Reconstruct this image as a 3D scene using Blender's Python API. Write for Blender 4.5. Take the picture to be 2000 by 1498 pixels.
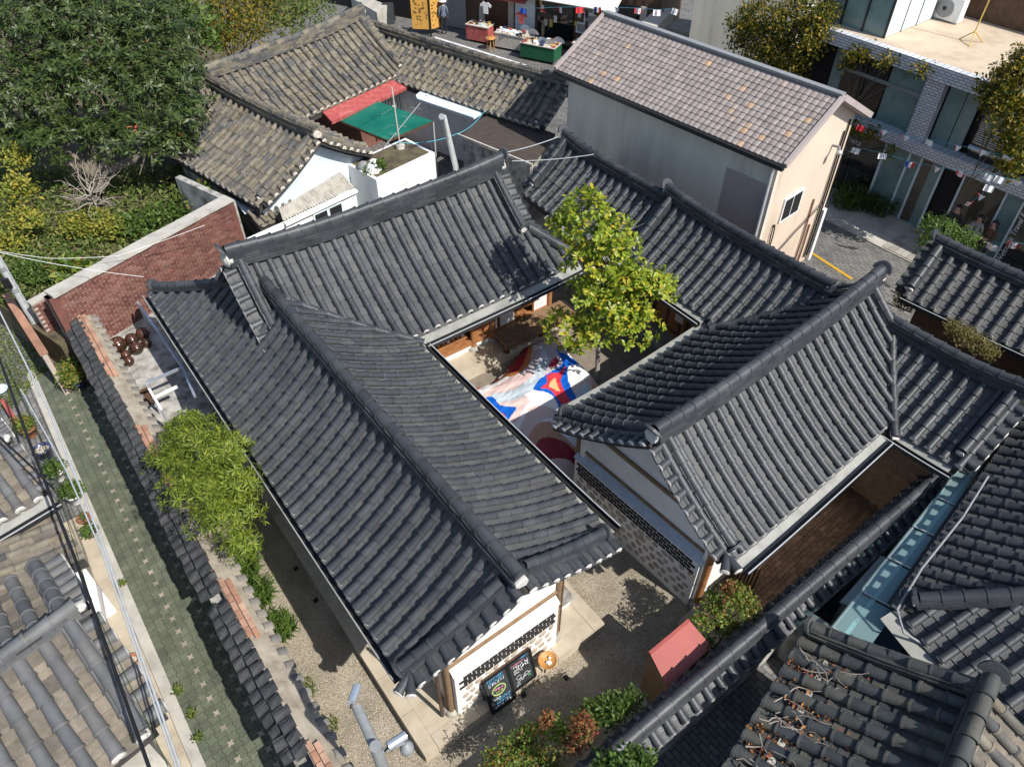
import bpy, bmesh, math, random
from mathutils import Vector, Matrix
random.seed(7)
R = math.radians
S = bpy.context.scene
COL = S.collection
for o in list(bpy.data.objects): bpy.data.objects.remove(o)

# ------------------------------------------------------------------ camera
F_PX, PITCH, CAM_H = 1470.0, R(44.5), 14.7
cam_d = bpy.data.cameras.new('camera')
cam_d.sensor_width = 36.0; cam_d.lens = 36.0 * F_PX / 2000.0
cam_d.clip_start = 0.1; cam_d.clip_end = 2000
cam = bpy.data.objects.new('camera', cam_d); COL.objects.link(cam)
cam.location = (0, 0, CAM_H); cam.rotation_euler = (R(90) - PITCH, 0, 0)
S.camera = cam
# ------------------------------------------------------------------ sky, sun
SUN_EL = R(46.5); SUN_H = Vector((0.766, -0.643))          # horizontal direction towards the sun
wd = bpy.data.worlds.new('World'); S.world = wd; wd.use_nodes = True
nt = wd.node_tree
bg = nt.nodes['Background']; sky = nt.nodes.new('ShaderNodeTexSky')
sky.sky_type = 'NISHITA'; sky.sun_disc = False
sky.sun_elevation = SUN_EL; sky.sun_rotation = math.atan2(SUN_H.x, SUN_H.y)
sky.air_density = 1.0; sky.dust_density = 1.0; sky.ozone_density = 1.0
nt.links.new(sky.outputs[0], bg.inputs[0]); bg.inputs[1].default_value = 0.12
sd = bpy.data.lights.new('sun', 'SUN'); sd.energy = 4.9; sd.angle = R(0.53); sd.color = (1.0, 0.955, 0.88)
sun = bpy.data.objects.new('sun', sd); COL.objects.link(sun); sun.location = (20, -18, 30)
ld = Vector((-SUN_H.x * math.cos(SUN_EL), -SUN_H.y * math.cos(SUN_EL), -math.sin(SUN_EL)))
sun.rotation_euler = ld.to_track_quat('-Z', 'Y').to_euler()
S.view_settings.view_transform = 'Standard'; S.view_settings.look = 'None'
S.view_settings.exposure = 0.34; S.view_settings.gamma = 1.0
try: S.view_settings.use_curve_mapping = False
except Exception: pass
S.render.engine = 'CYCLES'

# ------------------------------------------------------------------ geometry helpers
CT, ST = math.cos(PITCH), math.sin(PITCH)
def P(px, py, z=0.0):
    """photo pixel + height above ground -> point in the place"""
    u = (px - 1000) / F_PX; v = (749 - py) / F_PX
    dy = CT + v * ST; dz = -ST + v * CT
    t = (z - CAM_H) / dz
    return Vector((u * t, dy * t, z))
def Q(p):
    d = p[1] * CT - (p[2] - CAM_H) * ST
    return (1000 + F_PX * p[0] / d, 749 - F_PX * (p[1] * ST + (p[2] - CAM_H) * CT) / d)
def V2(p): return Vector((p[0], p[1]))
def V3(p, z): return Vector((p[0], p[1], z))
def lerp(a, b, t): return a + (b - a) * t

class MB:
    """collects faces; build() links them as one mesh object"""
    def __init__(s): s.v = []; s.f = []; s.m = []; s.s = []
    def face(s, pts, mi=0, sm=False):
        n = len(s.v); s.v += [tuple(p) for p in pts]; s.f.append(tuple(range(n, n + len(pts)))); s.m.append(mi); s.s.append(sm)
    def raw(s, vs, fs, mi=0, sm=False):
        n = len(s.v); s.v += [tuple(p) for p in vs]
        for f in fs: s.f.append(tuple(n + i for i in f)); s.m.append(mi); s.s.append(sm)
    def box(s, c, sz, M=None, mi=0):
        x, y, z = sz[0] / 2, sz[1] / 2, sz[2] / 2
        vs = [Vector((a, b, d)) for d in (-z, z) for b in (-y, y) for a in (-x, x)]
        if M is not None: vs = [M @ q for q in vs]
        c = Vector(c); vs = [q + c for q in vs]
        s.raw(vs, [(0, 2, 3, 1), (4, 5, 7, 6), (0, 1, 5, 4), (2, 6, 7, 3), (1, 3, 7, 5), (0, 4, 6, 2)], mi)
    def bar(s, a, b, w, h, mi=0, up=(0, 0, 1)):
        """box from a to b, section w (sideways) x h (along up)"""
        a = Vector(a); b = Vector(b); d = b - a; L = d.length
        if L < 1e-6: return
        d /= L; u = Vector(up); x = d.cross(u)
        if x.length < 1e-4: x = d.cross(Vector((0, 1, 0)))
        x.normalize(); u = x.cross(d)
        M = Matrix((x, d, u)).transposed()
        s.box((a + b) / 2, (w, L, h), M, mi)
    def prism(s, poly, z0, z1, mi=0):
        n = len(poly)
        ar = sum(poly[i][0] * poly[(i + 1) % n][1] - poly[(i + 1) % n][0] * poly[i][1] for i in range(n))
        if ar < 0: poly = poly[::-1]
        vs = [(p[0], p[1], z0) for p in poly] + [(p[0], p[1], z1) for p in poly]
        s.raw(vs, [tuple(range(n - 1, -1, -1)), tuple(range(n, 2 * n))] + [(i, (i + 1) % n, n + (i + 1) % n, n + i) for i in range(n)], mi)
    def slab(s, pts, th, mi=0, up=None):
        """flat polygon in space with thickness th below it"""
        pts = [Vector(p) for p in pts]; n = len(pts)
        nr = (pts[1] - pts[0]).cross(pts[2] - pts[0]).normalized()
        if up is not None and nr.dot(Vector(up)) < 0: pts = pts[::-1]; nr = -nr
        lo = [p - nr * th for p in pts]
        s.raw(pts + lo, [tuple(range(n)), tuple(range(2 * n - 1, n - 1, -1))] + [(i, n + i, n + (i + 1) % n, (i + 1) % n) for i in range(n)], mi)
    def tube(s, pts, r, n=8, mi=0, cap=True):
        pts = [Vector(p) for p in pts]; rs = r if isinstance(r, (list, tuple)) else [r] * len(pts)
        vs = []; N = len(pts)
        for i, p in enumerate(pts):
            d = (pts[min(i + 1, N - 1)] - pts[max(i - 1, 0)])
            d = d.normalized() if d.length > 1e-7 else Vector((0, 0, 1))
            x = d.cross(Vector((0, 0, 1)))
            if x.length < 0.05: x = d.cross(Vector((0, 1, 0)))
            x.normalize(); y = d.cross(x)
            vs += [p + (x * math.cos(2 * math.pi * k / n) + y * math.sin(2 * math.pi * k / n)) * rs[i] for k in range(n)]
        fs = [(i * n + k, i * n + (k + 1) % n, (i + 1) * n + (k + 1) % n, (i + 1) * n + k) for i in range(N - 1) for k in range(n)]
        s.raw(vs, fs, mi, True)
        if cap:
            s.face(vs[:n], mi); s.face(vs[-n:][::-1], mi)
    def lathe(s, prof, n=16, c=(0, 0, 0), mi=0):
        c = Vector(c); vs = [c + Vector((r * math.cos(2 * math.pi * k / n), r * math.sin(2 * math.pi * k / n), z)) for r, z in prof for k in range(n)]
        fs = [(i * n + k, i * n + (k + 1) % n, (i + 1) * n + (k + 1) % n, (i + 1) * n + k) for i in range(len(prof) - 1) for k in range(n)]
        s.raw(vs, fs, mi, True)
    def inst(s, tpl, M, mi=None):
        vs, fs, ms, ss = tpl; n = len(s.v)
        s.v += [tuple(M @ Vector(p)) for p in vs]
        for f, m_, q in zip(fs, ms, ss): s.f.append(tuple(n + i for i in f)); s.m.append(m_ if mi is None else mi); s.s.append(q)
    def tpl(s): return (s.v, s.f, s.m, s.s)
    def mesh(s, name, mats):
        me = bpy.data.meshes.new(name); me.from_pydata(s.v, [], s.f)
        for m_ in (mats if isinstance(mats, (list, tuple)) else [mats]): me.materials.append(m_)
        me.polygons.foreach_set('material_index', s.m); me.polygons.foreach_set('use_smooth', s.s)
        me.update(); return me
    def build(s, name, mats, parent=None, **kw):
        return link(name, s.mesh(name, mats), parent, **kw)

def link(name, me, parent=None, M=None, **kw):
    o = bpy.data.objects.new(name, me); COL.objects.link(o)
    if M is not None: o.matrix_world = M
    if parent is not None:
        o.parent = parent
        if parent.type == 'EMPTY': o.matrix_parent_inverse = Matrix.Translation(-parent.location)
    for k, v in kw.items():
        if v is not None: o['category' if k == 'cat' else k] = v
    return o
def thing(name, loc, label, cat, group=None):
    o = bpy.data.objects.new(name, None); COL.objects.link(o); o.location = loc; o.empty_display_size = 0.2
    o['label'] = label; o['category'] = cat
    if group: o['group'] = group
    return o
def tag(o, label, cat, group=None):
    o['label'] = label; o['category'] = cat
    if group: o['group'] = group
    return o
def struct(o): o['kind'] = 'structure'; return o
def stuff(o): o['kind'] = 'stuff'; return o

# ------------------------------------------------------------------ materials
def newmat(name):
    m = bpy.data.materials.new(name); m.use_nodes = True
    return m, m.node_tree, m.node_tree.nodes['Principled BSDF']
def ramp(nt, fac, cols, interp='LINEAR'):
    r = nt.nodes.new('ShaderNodeValToRGB'); e = r.color_ramp; e.interpolation = interp
    while len(e.elements) < len(cols): e.elements.new(0.5)
    for el, (p, c) in zip(e.elements, cols): el.position = p; el.color = (c[0], c[1], c[2], 1)
    nt.links.new(fac, r.inputs[0]); return r.outputs[0]
def math_(nt, op, a, b=None):
    n = nt.nodes.new('ShaderNodeMath'); n.operation = op
    for i, q in enumerate((a, b)):
        if q is None: continue
        if isinstance(q, (int, float)): n.inputs[i].default_value = q
        else: nt.links.new(q, n.inputs[i])
    return n.outputs[0]
def noise(nt, scale, detail=5, rough=0.55, stretch=None):
    g = nt.nodes.new('ShaderNodeNewGeometry'); n = nt.nodes.new('ShaderNodeTexNoise')
    n.inputs['Scale'].default_value = scale; n.inputs['Detail'].default_value = detail; n.inputs['Roughness'].default_value = rough
    if stretch:
        mp = nt.nodes.new('ShaderNodeMapping'); mp.inputs['Scale'].default_value = stretch
        nt.links.new(g.outputs['Position'], mp.inputs['Vector']); nt.links.new(mp.outputs[0], n.inputs['Vector'])
    else: nt.links.new(g.outputs['Position'], n.inputs['Vector'])
    return n.outputs['Fac']
def mixc(nt, fac, a, b, mode='MIX'):
    n = nt.nodes.new('ShaderNodeMix'); n.data_type = 'RGBA'; n.blend_type = mode
    for s_, q in ((n.inputs[0], fac), (n.inputs[6], a), (n.inputs[7], b)):
        if isinstance(q, (int, float)): s_.default_value = q
        elif isinstance(q, tuple): s_.default_value = (*q, 1)
        else: nt.links.new(q, s_)
    return n.outputs[2]
def rnd(nt):
    g = nt.nodes.new('ShaderNodeNewGeometry'); o = nt.nodes.new('ShaderNodeObjectInfo')
    return math_(nt, 'FRACT', math_(nt, 'ADD', g.outputs['Random Per Island'], o.outputs['Random']))
def bump(nt, b, h, st, dist=0.02):
    n = nt.nodes.new('ShaderNodeBump'); n.inputs['Strength'].default_value = st; n.inputs['Distance'].default_value = dist
    nt.links.new(h, n.inputs['Height']); nt.links.new(n.outputs[0], b.inputs['Normal'])
def mat(name, cols, scale=3.0, rough=0.8, bmp=0.2, bscale=40, spread=(0.3, 0.7), metal=0.0, spec=0.4, stretch=None):
    """surface with two or three tones mixed by noise"""
    m, nt, b = newmat(name)
    n = noise(nt, scale, 6, 0.62, stretch)
    if len(cols) == 1: cols = [tuple(c * 0.88 for c in cols[0]), cols[0], tuple(min(1, c * 1.1) for c in cols[0])]
    k = len(cols)
    c = ramp(nt, n, [(lerp(spread[0], spread[1], i / (k - 1)), q) for i, q in enumerate(cols)])
    nt.links.new(c, b.inputs['Base Color']); b.inputs['Roughness'].default_value = rough; b.inputs['Metallic'].default_value = metal
    b.inputs['Specular IOR Level'].default_value = spec
    if bmp: bump(nt, b, noise(nt, bscale, 4), bmp)
    return m
def rmat(name, cols, rough=0.7, nz=0.25, scale=6, bmp=0.3, bscale=50, dirt=None, spec=0.4):
    """pieces: one tone per piece from a ramp of pieces, plus noise"""
    m, nt, b = newmat(name)
    k = len(cols)
    fac = rnd(nt); n = noise(nt, scale, 6, 0.65)
    fac2 = math_(nt, 'ADD', math_(nt, 'MULTIPLY', fac, 1 - nz), math_(nt, 'MULTIPLY', n, nz))
    if len(cols[0]) == 3: cols = [(i / (k - 1), c) for i, c in enumerate(cols)]
    c = ramp(nt, fac2, cols)
    n2 = noise(nt, scale * 0.35, 5, 0.6)
    c = mixc(nt, 1.0, c, ramp(nt, n2, [(0.3, (0.72, 0.72, 0.72)), (0.7, (1.2, 1.2, 1.2))]), 'MULTIPLY')
    if dirt:
        d = ramp(nt, noise(nt, dirt[1], 7, 0.7), [(dirt[2], (0, 0, 0)), (dirt[2] + 0.12, (1, 1, 1))])
        c = mixc(nt, d, c, dirt[0])
    nt.links.new(c, b.inputs['Base Color']); b.inputs['Roughness'].default_value = rough; b.inputs['Specular IOR Level'].default_value = spec
    bump(nt, b, noise(nt, bscale, 4), bmp)
    return m
def leafmat(name, cols, rough=0.45, trans=0.35):
    m, nt, b = newmat(name)
    k = len(cols); c = ramp(nt, rnd(nt), [(i / (k - 1), q) for i, q in enumerate(cols)])
    nt.links.new(c, b.inputs['Base Color']); b.inputs['Roughness'].default_value = rough; b.inputs['Specular IOR Level'].default_value = 0.35
    t = nt.nodes.new('ShaderNodeBsdfTranslucent'); nt.links.new(mixc(nt, 1.0, c, (1.1, 1.3, 0.5), 'MULTIPLY'), t.inputs[0])
    mx = nt.nodes.new('ShaderNodeMixShader'); mx.inputs[0].default_value = trans
    nt.links.new(b.outputs[0], mx.inputs[1]); nt.links.new(t.outputs[0], mx.inputs[2])
    nt.links.new(mx.outputs[0], nt.nodes['Material Output'].inputs[0])
    return m
def flat(name, c, rough=0.6, metal=0.0, spec=0.4):
    m, nt, b = newmat(name)
    v = ramp(nt, noise(nt, 9, 5), [(0.3, tuple(q * 0.85 for q in c)), (0.7, tuple(min(1, q * 1.08) for q in c))])
    nt.links.new(v, b.inputs['Base Color']); b.inputs['Roughness'].default_value = rough; b.inputs['Metallic'].default_value = metal
    b.inputs['Specular IOR Level'].default_value = spec
    return m
def glassmat(name, tint, opac=0.5, rough=0.06):
    m, nt, b = newmat(name)
    b.inputs['Base Color'].default_value = (*tint, 1); b.inputs['Roughness'].default_value = rough; b.inputs['Specular IOR Level'].default_value = 0.8
    t = nt.nodes.new('ShaderNodeBsdfTransparent'); t.inputs[0].default_value = (0.75, 0.88, 0.86, 1)
    mx = nt.nodes.new('ShaderNodeMixShader'); mx.inputs[0].default_value = opac
    nt.links.new(t.outputs[0], mx.inputs[1]); nt.links.new(b.outputs[0], mx.inputs[2])
    nt.links.new(mx.outputs[0], nt.nodes['Material Output'].inputs[0])
    return m

M = {}
M['tile'] = rmat('slate_tile', [(0.03, 0.034, 0.04), (0.041, 0.045, 0.052), (0.048, 0.052, 0.059), (0.064, 0.068, 0.073), (0.055, 0.057, 0.06)], rough=0.42, nz=0.45, scale=5, bmp=0.3, dirt=((0.1, 0.096, 0.086), 7.0, 0.68))
M['pan'] = rmat('slate_pan_tile', [(0.05, 0.054, 0.06), (0.068, 0.072, 0.077), (0.08, 0.083, 0.085), (0.1, 0.1, 0.096)], rough=0.6, nz=0.4, scale=6, bmp=0.35, dirt=((0.12, 0.112, 0.095), 5, 0.68))
M['tile_ne'] = rmat('slate_tile_dusty', [(0.05, 0.053, 0.057), (0.064, 0.066, 0.068), (0.075, 0.075, 0.075), (0.085, 0.083, 0.078)], rough=0.6, nz=0.3, dirt=((0.13, 0.12, 0.1), 5, 0.66))
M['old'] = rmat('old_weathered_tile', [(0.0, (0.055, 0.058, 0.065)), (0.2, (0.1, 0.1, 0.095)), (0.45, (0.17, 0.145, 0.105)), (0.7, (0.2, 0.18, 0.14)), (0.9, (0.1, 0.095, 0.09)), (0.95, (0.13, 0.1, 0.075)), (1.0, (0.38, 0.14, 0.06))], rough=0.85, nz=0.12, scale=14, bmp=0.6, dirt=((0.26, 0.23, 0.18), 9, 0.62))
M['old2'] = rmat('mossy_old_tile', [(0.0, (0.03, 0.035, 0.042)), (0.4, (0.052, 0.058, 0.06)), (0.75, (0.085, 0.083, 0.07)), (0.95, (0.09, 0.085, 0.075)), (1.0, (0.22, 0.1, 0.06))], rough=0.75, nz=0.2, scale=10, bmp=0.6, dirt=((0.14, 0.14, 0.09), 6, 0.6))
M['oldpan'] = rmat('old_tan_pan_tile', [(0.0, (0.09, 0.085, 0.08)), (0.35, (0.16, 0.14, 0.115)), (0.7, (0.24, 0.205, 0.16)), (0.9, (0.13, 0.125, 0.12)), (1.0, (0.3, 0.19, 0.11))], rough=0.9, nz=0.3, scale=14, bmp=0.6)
M['black'] = rmat('black_wall_tile', [(0.022, 0.024, 0.028), (0.042, 0.044, 0.048), (0.075, 0.075, 0.076)], rough=0.8, nz=0.4, scale=16, bmp=1.0, bscale=30, dirt=((0.3, 0.29, 0.26), 16, 0.66))
M['deck'] = mat('dark_roof_bed', [(0.03, 0.03, 0.03), (0.05, 0.048, 0.045)], rough=0.9)
M['mortar'] = mat('white_mortar', [(0.36, 0.34, 0.31), (0.5, 0.48, 0.45), (0.62, 0.6, 0.57)], scale=9, rough=0.85, bmp=0.5)
M['oldmortar'] = mat('grey_mortar', [(0.4, 0.36, 0.3), (0.6, 0.56, 0.5)], scale=9, rough=0.9, bmp=0.6)
M['plaster'] = mat('white_plaster', [(0.68, 0.66, 0.62), (0.78, 0.77, 0.74), (0.82, 0.81, 0.79)], scale=1.6, rough=0.85, bmp=0.1)
M['bluewhite'] = mat('pale_blue_painted_wall', [(0.5, 0.6, 0.66), (0.62, 0.72, 0.76), (0.68, 0.76, 0.79)], scale=1.5, rough=0.7, bmp=0.15)
M['whitewall'] = mat('weathered_white_wall', [(0.45, 0.43, 0.4), (0.76, 0.75, 0.73), (0.82, 0.81, 0.8)], scale=2.2, rough=0.85, bmp=0.25, spread=(0.25, 0.5))
M['wood'] = mat('orange_brown_timber', [(0.2, 0.08, 0.03), (0.32, 0.14, 0.055), (0.42, 0.2, 0.085)], scale=5, rough=0.55, bmp=0.2, stretch=(1, 1, 6))
M['darkwood'] = mat('dark_timber', [(0.06, 0.033, 0.02), (0.12, 0.068, 0.04)], scale=6, rough=0.6, bmp=0.2)
M['benchwood'] = mat('weathered_bench_boards', [(0.16, 0.1, 0.055), (0.26, 0.165, 0.095)], scale=7, rough=0.6, bmp=0.2)
M['flash'] = mat('pale_metal_flashing', [(0.2, 0.2, 0.18), (0.29, 0.29, 0.265), (0.34, 0.34, 0.31)], scale=2.5, rough=0.5, bmp=0.1, spec=0.5)
M['gutter'] = flat('dark_gutter_metal', (0.035, 0.037, 0.04), 0.4, 0.3)
M['gravel'] = None
M['concrete'] = mat('concrete', [(0.3, 0.285, 0.25), (0.42, 0.4, 0.36), (0.5, 0.48, 0.43)], scale=1.8, rough=0.9, bmp=0.3)
M['warmconcrete'] = mat('warm_podium_concrete', [(0.34, 0.285, 0.21), (0.44, 0.38, 0.29), (0.5, 0.44, 0.34)], scale=2.0, rough=0.9, bmp=0.3)
M['dirtyconcrete'] = mat('stained_concrete', [(0.1, 0.095, 0.085), (0.3, 0.29, 0.265), (0.46, 0.45, 0.42)], scale=2.6, rough=0.9, bmp=0.4, spread=(0.32, 0.62))
M['dirtytan'] = mat('tan_mortar', [(.2, .17, .13), (.32, .28, .22), (.4, .36, .29)], scale=3.5, rough=.95, bmp=.6)
M['stone'] = rmat('granite_block', [(0.24, 0.22, 0.19), (0.36, 0.34, 0.3), (0.42, 0.4, 0.36)], rough=0.85, nz=0.4, scale=10)
M['rubble'] = rmat('round_wall_stone', [(0.3, 0.24, 0.18), (0.4, 0.34, 0.27), (0.48, 0.42, 0.34)], rough=0.85, nz=0.4, scale=10)
M['darkbrick'] = rmat('black_brick', [(0.018, 0.016, 0.015), (0.034, 0.03, 0.028)], rough=0.8)
M['brick'] = rmat('red_brick', [(0.085, 0.035, 0.028), (0.145, 0.058, 0.046), (0.195, 0.086, 0.066), (0.25, 0.14, 0.11)], rough=0.85, nz=0.3, scale=3, dirt=((0.1, 0.075, 0.065), 1.2, 0.6))
M['orangebrick'] = rmat('orange_brick', [(0.3, 0.15, 0.095), (0.4, 0.22, 0.145), (0.44, 0.29, 0.21)], rough=0.85, nz=0.3, scale=8)
M['brickmortar'] = mat('brick_mortar', [(0.36, 0.3, 0.26), (0.48, 0.42, 0.36)], scale=4, rough=0.95, bmp=0.4)
M['tile_k'] = rmat('grey_broad_tile', [(.07, .074, .082), (.105, .108, .114), (.135, .135, .134), (.1, .096, .09)], rough=.6, nz=.35, scale=7, dirt=((.26, .22, .16), 5, .66))  # grey tile tones of the bottom left houses, same on every slope
M['coping_end'] = rmat('dusty_coping_tile', [(.12, .115, .11), (.2, .185, .165), (.27, .24, .2)], rough=.85, nz=.4, scale=8)
M['paverbrick'] = rmat('brown_paving_brick', [(0.1, 0.06, 0.04), (0.17, 0.1, 0.065), (0.23, 0.15, 0.1)], rough=0.85, nz=0.35, scale=8, dirt=((0.07, 0.065, 0.03), 2.0, 0.58))
M['lane'] = rmat('green_lane_paver', [(0.075, 0.086, 0.06), (0.108, 0.12, 0.084), (0.14, 0.15, 0.105)], rough=0.85, nz=0.5, scale=7, dirt=((0.2, 0.19, 0.14), 2.2, 0.6))
M['lanestar'] = rmat('pale_star_paver', [(0.24, 0.21, 0.165), (0.36, 0.31, 0.25)], rough=0.85, nz=0.5, scale=9, dirt=((0.14, 0.14, 0.1), 3.0, 0.55))
M['joint'] = mat('dark_joint_sand', [(0.05, 0.052, 0.035), (0.085, 0.08, 0.055)], scale=8, rough=1.0)
M['soil'] = mat('brown_soil', [(0.05, 0.04, 0.025), (0.1, 0.08, 0.05), (0.13, 0.12, 0.06)], scale=2.5, rough=1.0, bmp=0.8, bscale=20)
M['court'] = mat('sandy_court_ground', [(0.17, 0.14, 0.11), (0.25, 0.215, 0.17)], scale=4, rough=0.95, bmp=0.5)
M['jar'] = rmat('glazed_brown_jar', [(0.035, 0.016, 0.01), (0.06, 0.028, 0.018)], rough=0.18, nz=0.3, bmp=0.05, spec=0.6)
M['jarlid'] = rmat('reddish_jar_lid', [(0.05, 0.022, 0.015), (0.11, 0.045, 0.03)], rough=0.25, nz=0.3, bmp=0.05, spec=0.6)
M['steel'] = flat('grey_painted_steel', (0.24, 0.25, 0.255), 0.5, 0.0)
M['palesteel'] = flat('pale_grey_steel', (0.5, 0.52, 0.53), 0.35, 0.2)
M['alu'] = flat('aluminium', (0.62, 0.66, 0.72), 0.28, 0.7)
M['blackmetal'] = flat('black_metal', (0.02, 0.02, 0.022), 0.4, 0.3)
M['white'] = flat('white_paint', (0.78, 0.78, 0.77), 0.5)
M['blackcable'] = flat('black_cable', (0.012, 0.012, 0.013), 0.5)
M['redsheet'] = mat('red_painted_roof_sheet', [(0.3, 0.075, 0.065), (0.36, 0.095, 0.08)], scale=2, rough=0.55, bmp=0.08)
M['redpaint'] = mat('faded_red_roof_paint', [(0.34, 0.06, 0.06), (0.42, 0.1, 0.09), (0.5, 0.2, 0.17)], scale=5, rough=0.7, bmp=0.2, spread=(0.35, 0.75))
M['bark'] = mat('bark', [(0.1, 0.085, 0.065), (0.2, 0.175, 0.14)], scale=10, rough=0.95, bmp=0.8, bscale=25)
M['greybark'] = mat('grey_bark', [(0.2, 0.185, 0.16), (0.34, 0.32, 0.28)], scale=10, rough=0.95, bmp=0.6)
M['twig'] = flat('dry_pale_twig', (0.3, 0.26, 0.22), 0.9)
M['terracotta'] = flat('terracotta', (0.3, 0.13, 0.075), 0.7)
M['bluepot'] = flat('dark_blue_glaze', (0.05, 0.06, 0.13), 0.25)
M['rubber'] = flat('dark_rubber', (0.02, 0.02, 0.02), 0.8)
M['paper'] = flat('paper_white', (0.72, 0.7, 0.7), 0.85)
M['dark'] = flat('dark_interior', (0.012, 0.012, 0.013), 0.8)
M['skin'] = flat('skin', (0.42, 0.26, 0.19), 0.55)
M['hair'] = flat('black_hair', (0.012, 0.01, 0.01), 0.45)
# ------------------------------------------------------------------ tiled roofs
def cover_tpl(n=8):
    m = MB(); rs = (0.80, 1.0); 
    ring = lambda r, y, dz: [(r * math.cos(math.pi * k / n), y, r * 0.95 * math.sin(math.pi * k / n) + dz) for k in range(n + 1)]
    A = ring(rs[0], 0, 0.0); B = ring(0.90, 0.90, 0.10); B2 = ring(1.0, 0.905, 0.11); C = ring(1.0, 1.0, 0.12)
    w = n + 1
    for X_, Y_ in ((A, B), (B, B2), (B2, C)): m.raw(X_ + Y_, [(k, w + k, w + k + 1, k + 1) for k in range(n)], 0, True)
    m.raw(C + [(0.8 * x, y - 0.03, z * 0.8) for x, y, z in C], [(k, k + w, k + w + 1, k + 1) for k in range(n)], 0)
    m.face([(0.8 * x, y - 0.03, z * 0.8) for x, y, z in C][::-1], 0)
    return m.tpl()
def pan_tpl(n=4):
    m = MB(); xs = [-0.5 + k / n for k in range(n + 1)]
    z = lambda x: 0.30 * (2 * x) ** 2 - 0.10
    A = [(x, -0.1, z(x)) for x in xs]; B = [(x, 1.0, z(x) + 0.21) for x in xs]; C = [(x, 1.0, z(x) - 0.06) for x in xs]
    w = n + 1
    m.raw(A + B, [(k, w + k, w + k + 1, k + 1) for k in range(n)], 0, True)
    m.raw(B + C, [(k, w + k, w + k + 1, k + 1) for k in range(n)], 0)
    return m.tpl()
def cap_tpl(n=8):
    m = MB(); rings = []
    for r, y in ((0.95, -0.1), (0.95, 0.06), (0.8, 0.16), (0.45, 0.22)):
        rings.append([(r * math.cos(math.pi * k / n), y, r * 0.95 * math.sin(math.pi * k / n) + 0.06 - (0.25 if k in (0, n) else 0)) for k in range(n + 1)])
    w = n + 1; vs = sum(rings, []) + [(0, 0.24, 0.1)]
    m.raw(vs, [(i * w + k, (i + 1) * w + k, (i + 1) * w + k + 1, i * w + k + 1) for i in range(3) for k in range(n)], 0, True)
    m.raw(rings[3] + [(0, 0.24, 0.1)], [(k, w, k + 1) for k in range(n)], 0, True)
    return m.tpl()
COVER, PAN, CAP = cover_tpl(), pan_tpl(), cap_tpl()
_shared = {}
def shared(kind, tpl, mt):
    key = (kind, mt.name)
    if key not in _shared:
        m = MB(); m.inst(tpl, Matrix.Identity(4)); _shared[key] = m.mesh(kind, mt)
    return _shared[key]

class Slope:
    def __init__(s, off, a, d, s0, s1, W, zr, ze, c=0.28, lift=0.14, rlift=0.16, ends=(1, 1), vis=True):
        s.a = Vector(a).normalized(); s.d = Vector(d).normalized(); s.O = off; s.s0, s.s1, s.W, s.zr, s.ze, s.c = s0, s1, W, zr, ze, c
        s.lift, s.rlift, s.ends, s.vis = lift, rlift, ends, vis
    def zf(s, q, w):
        t = w / s.W; e = 2 * (q - s.s0) / (s.s1 - s.s0) - 1
        e = abs(max(-1, min(1, e))) ** 3 * (s.ends[0] if e < 0 else s.ends[1])
        return s.zr - (s.zr - s.ze) * (t * (1 + s.c) - s.c * t * t) + e * (s.lift * max(0, t) + s.rlift * max(0, 1 - t))
    def pt(s, q, w, dz=0.0):
        p = s.O + s.a * q + s.d * w
        return Vector((p.x, p.y, s.zf(q, w) + dz))
    def sw(s, p):
        r = Vector((p[0], p[1])) - s.O
        return r.dot(s.a), r.dot(s.d)
    def z(s, p, pad=0.0):
        q, w = s.sw(p)
        if s.s0 - pad <= q <= s.s1 + pad and -pad <= w <= s.W + pad: return s.zf(q, w)
        return None

def frame(p0, p1, side, n_up=None):
    """matrix columns: x across, y from p0 to p1, z out of the surface"""
    y = (p1 - p0); x = Vector(side).normalized(); y_ = y.normalized(); z = x.cross(y_)
    if z.z < 0: x = -x; z = -z
    z.normalize(); x = y_.cross(z).normalized()
    return x, y, z

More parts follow.
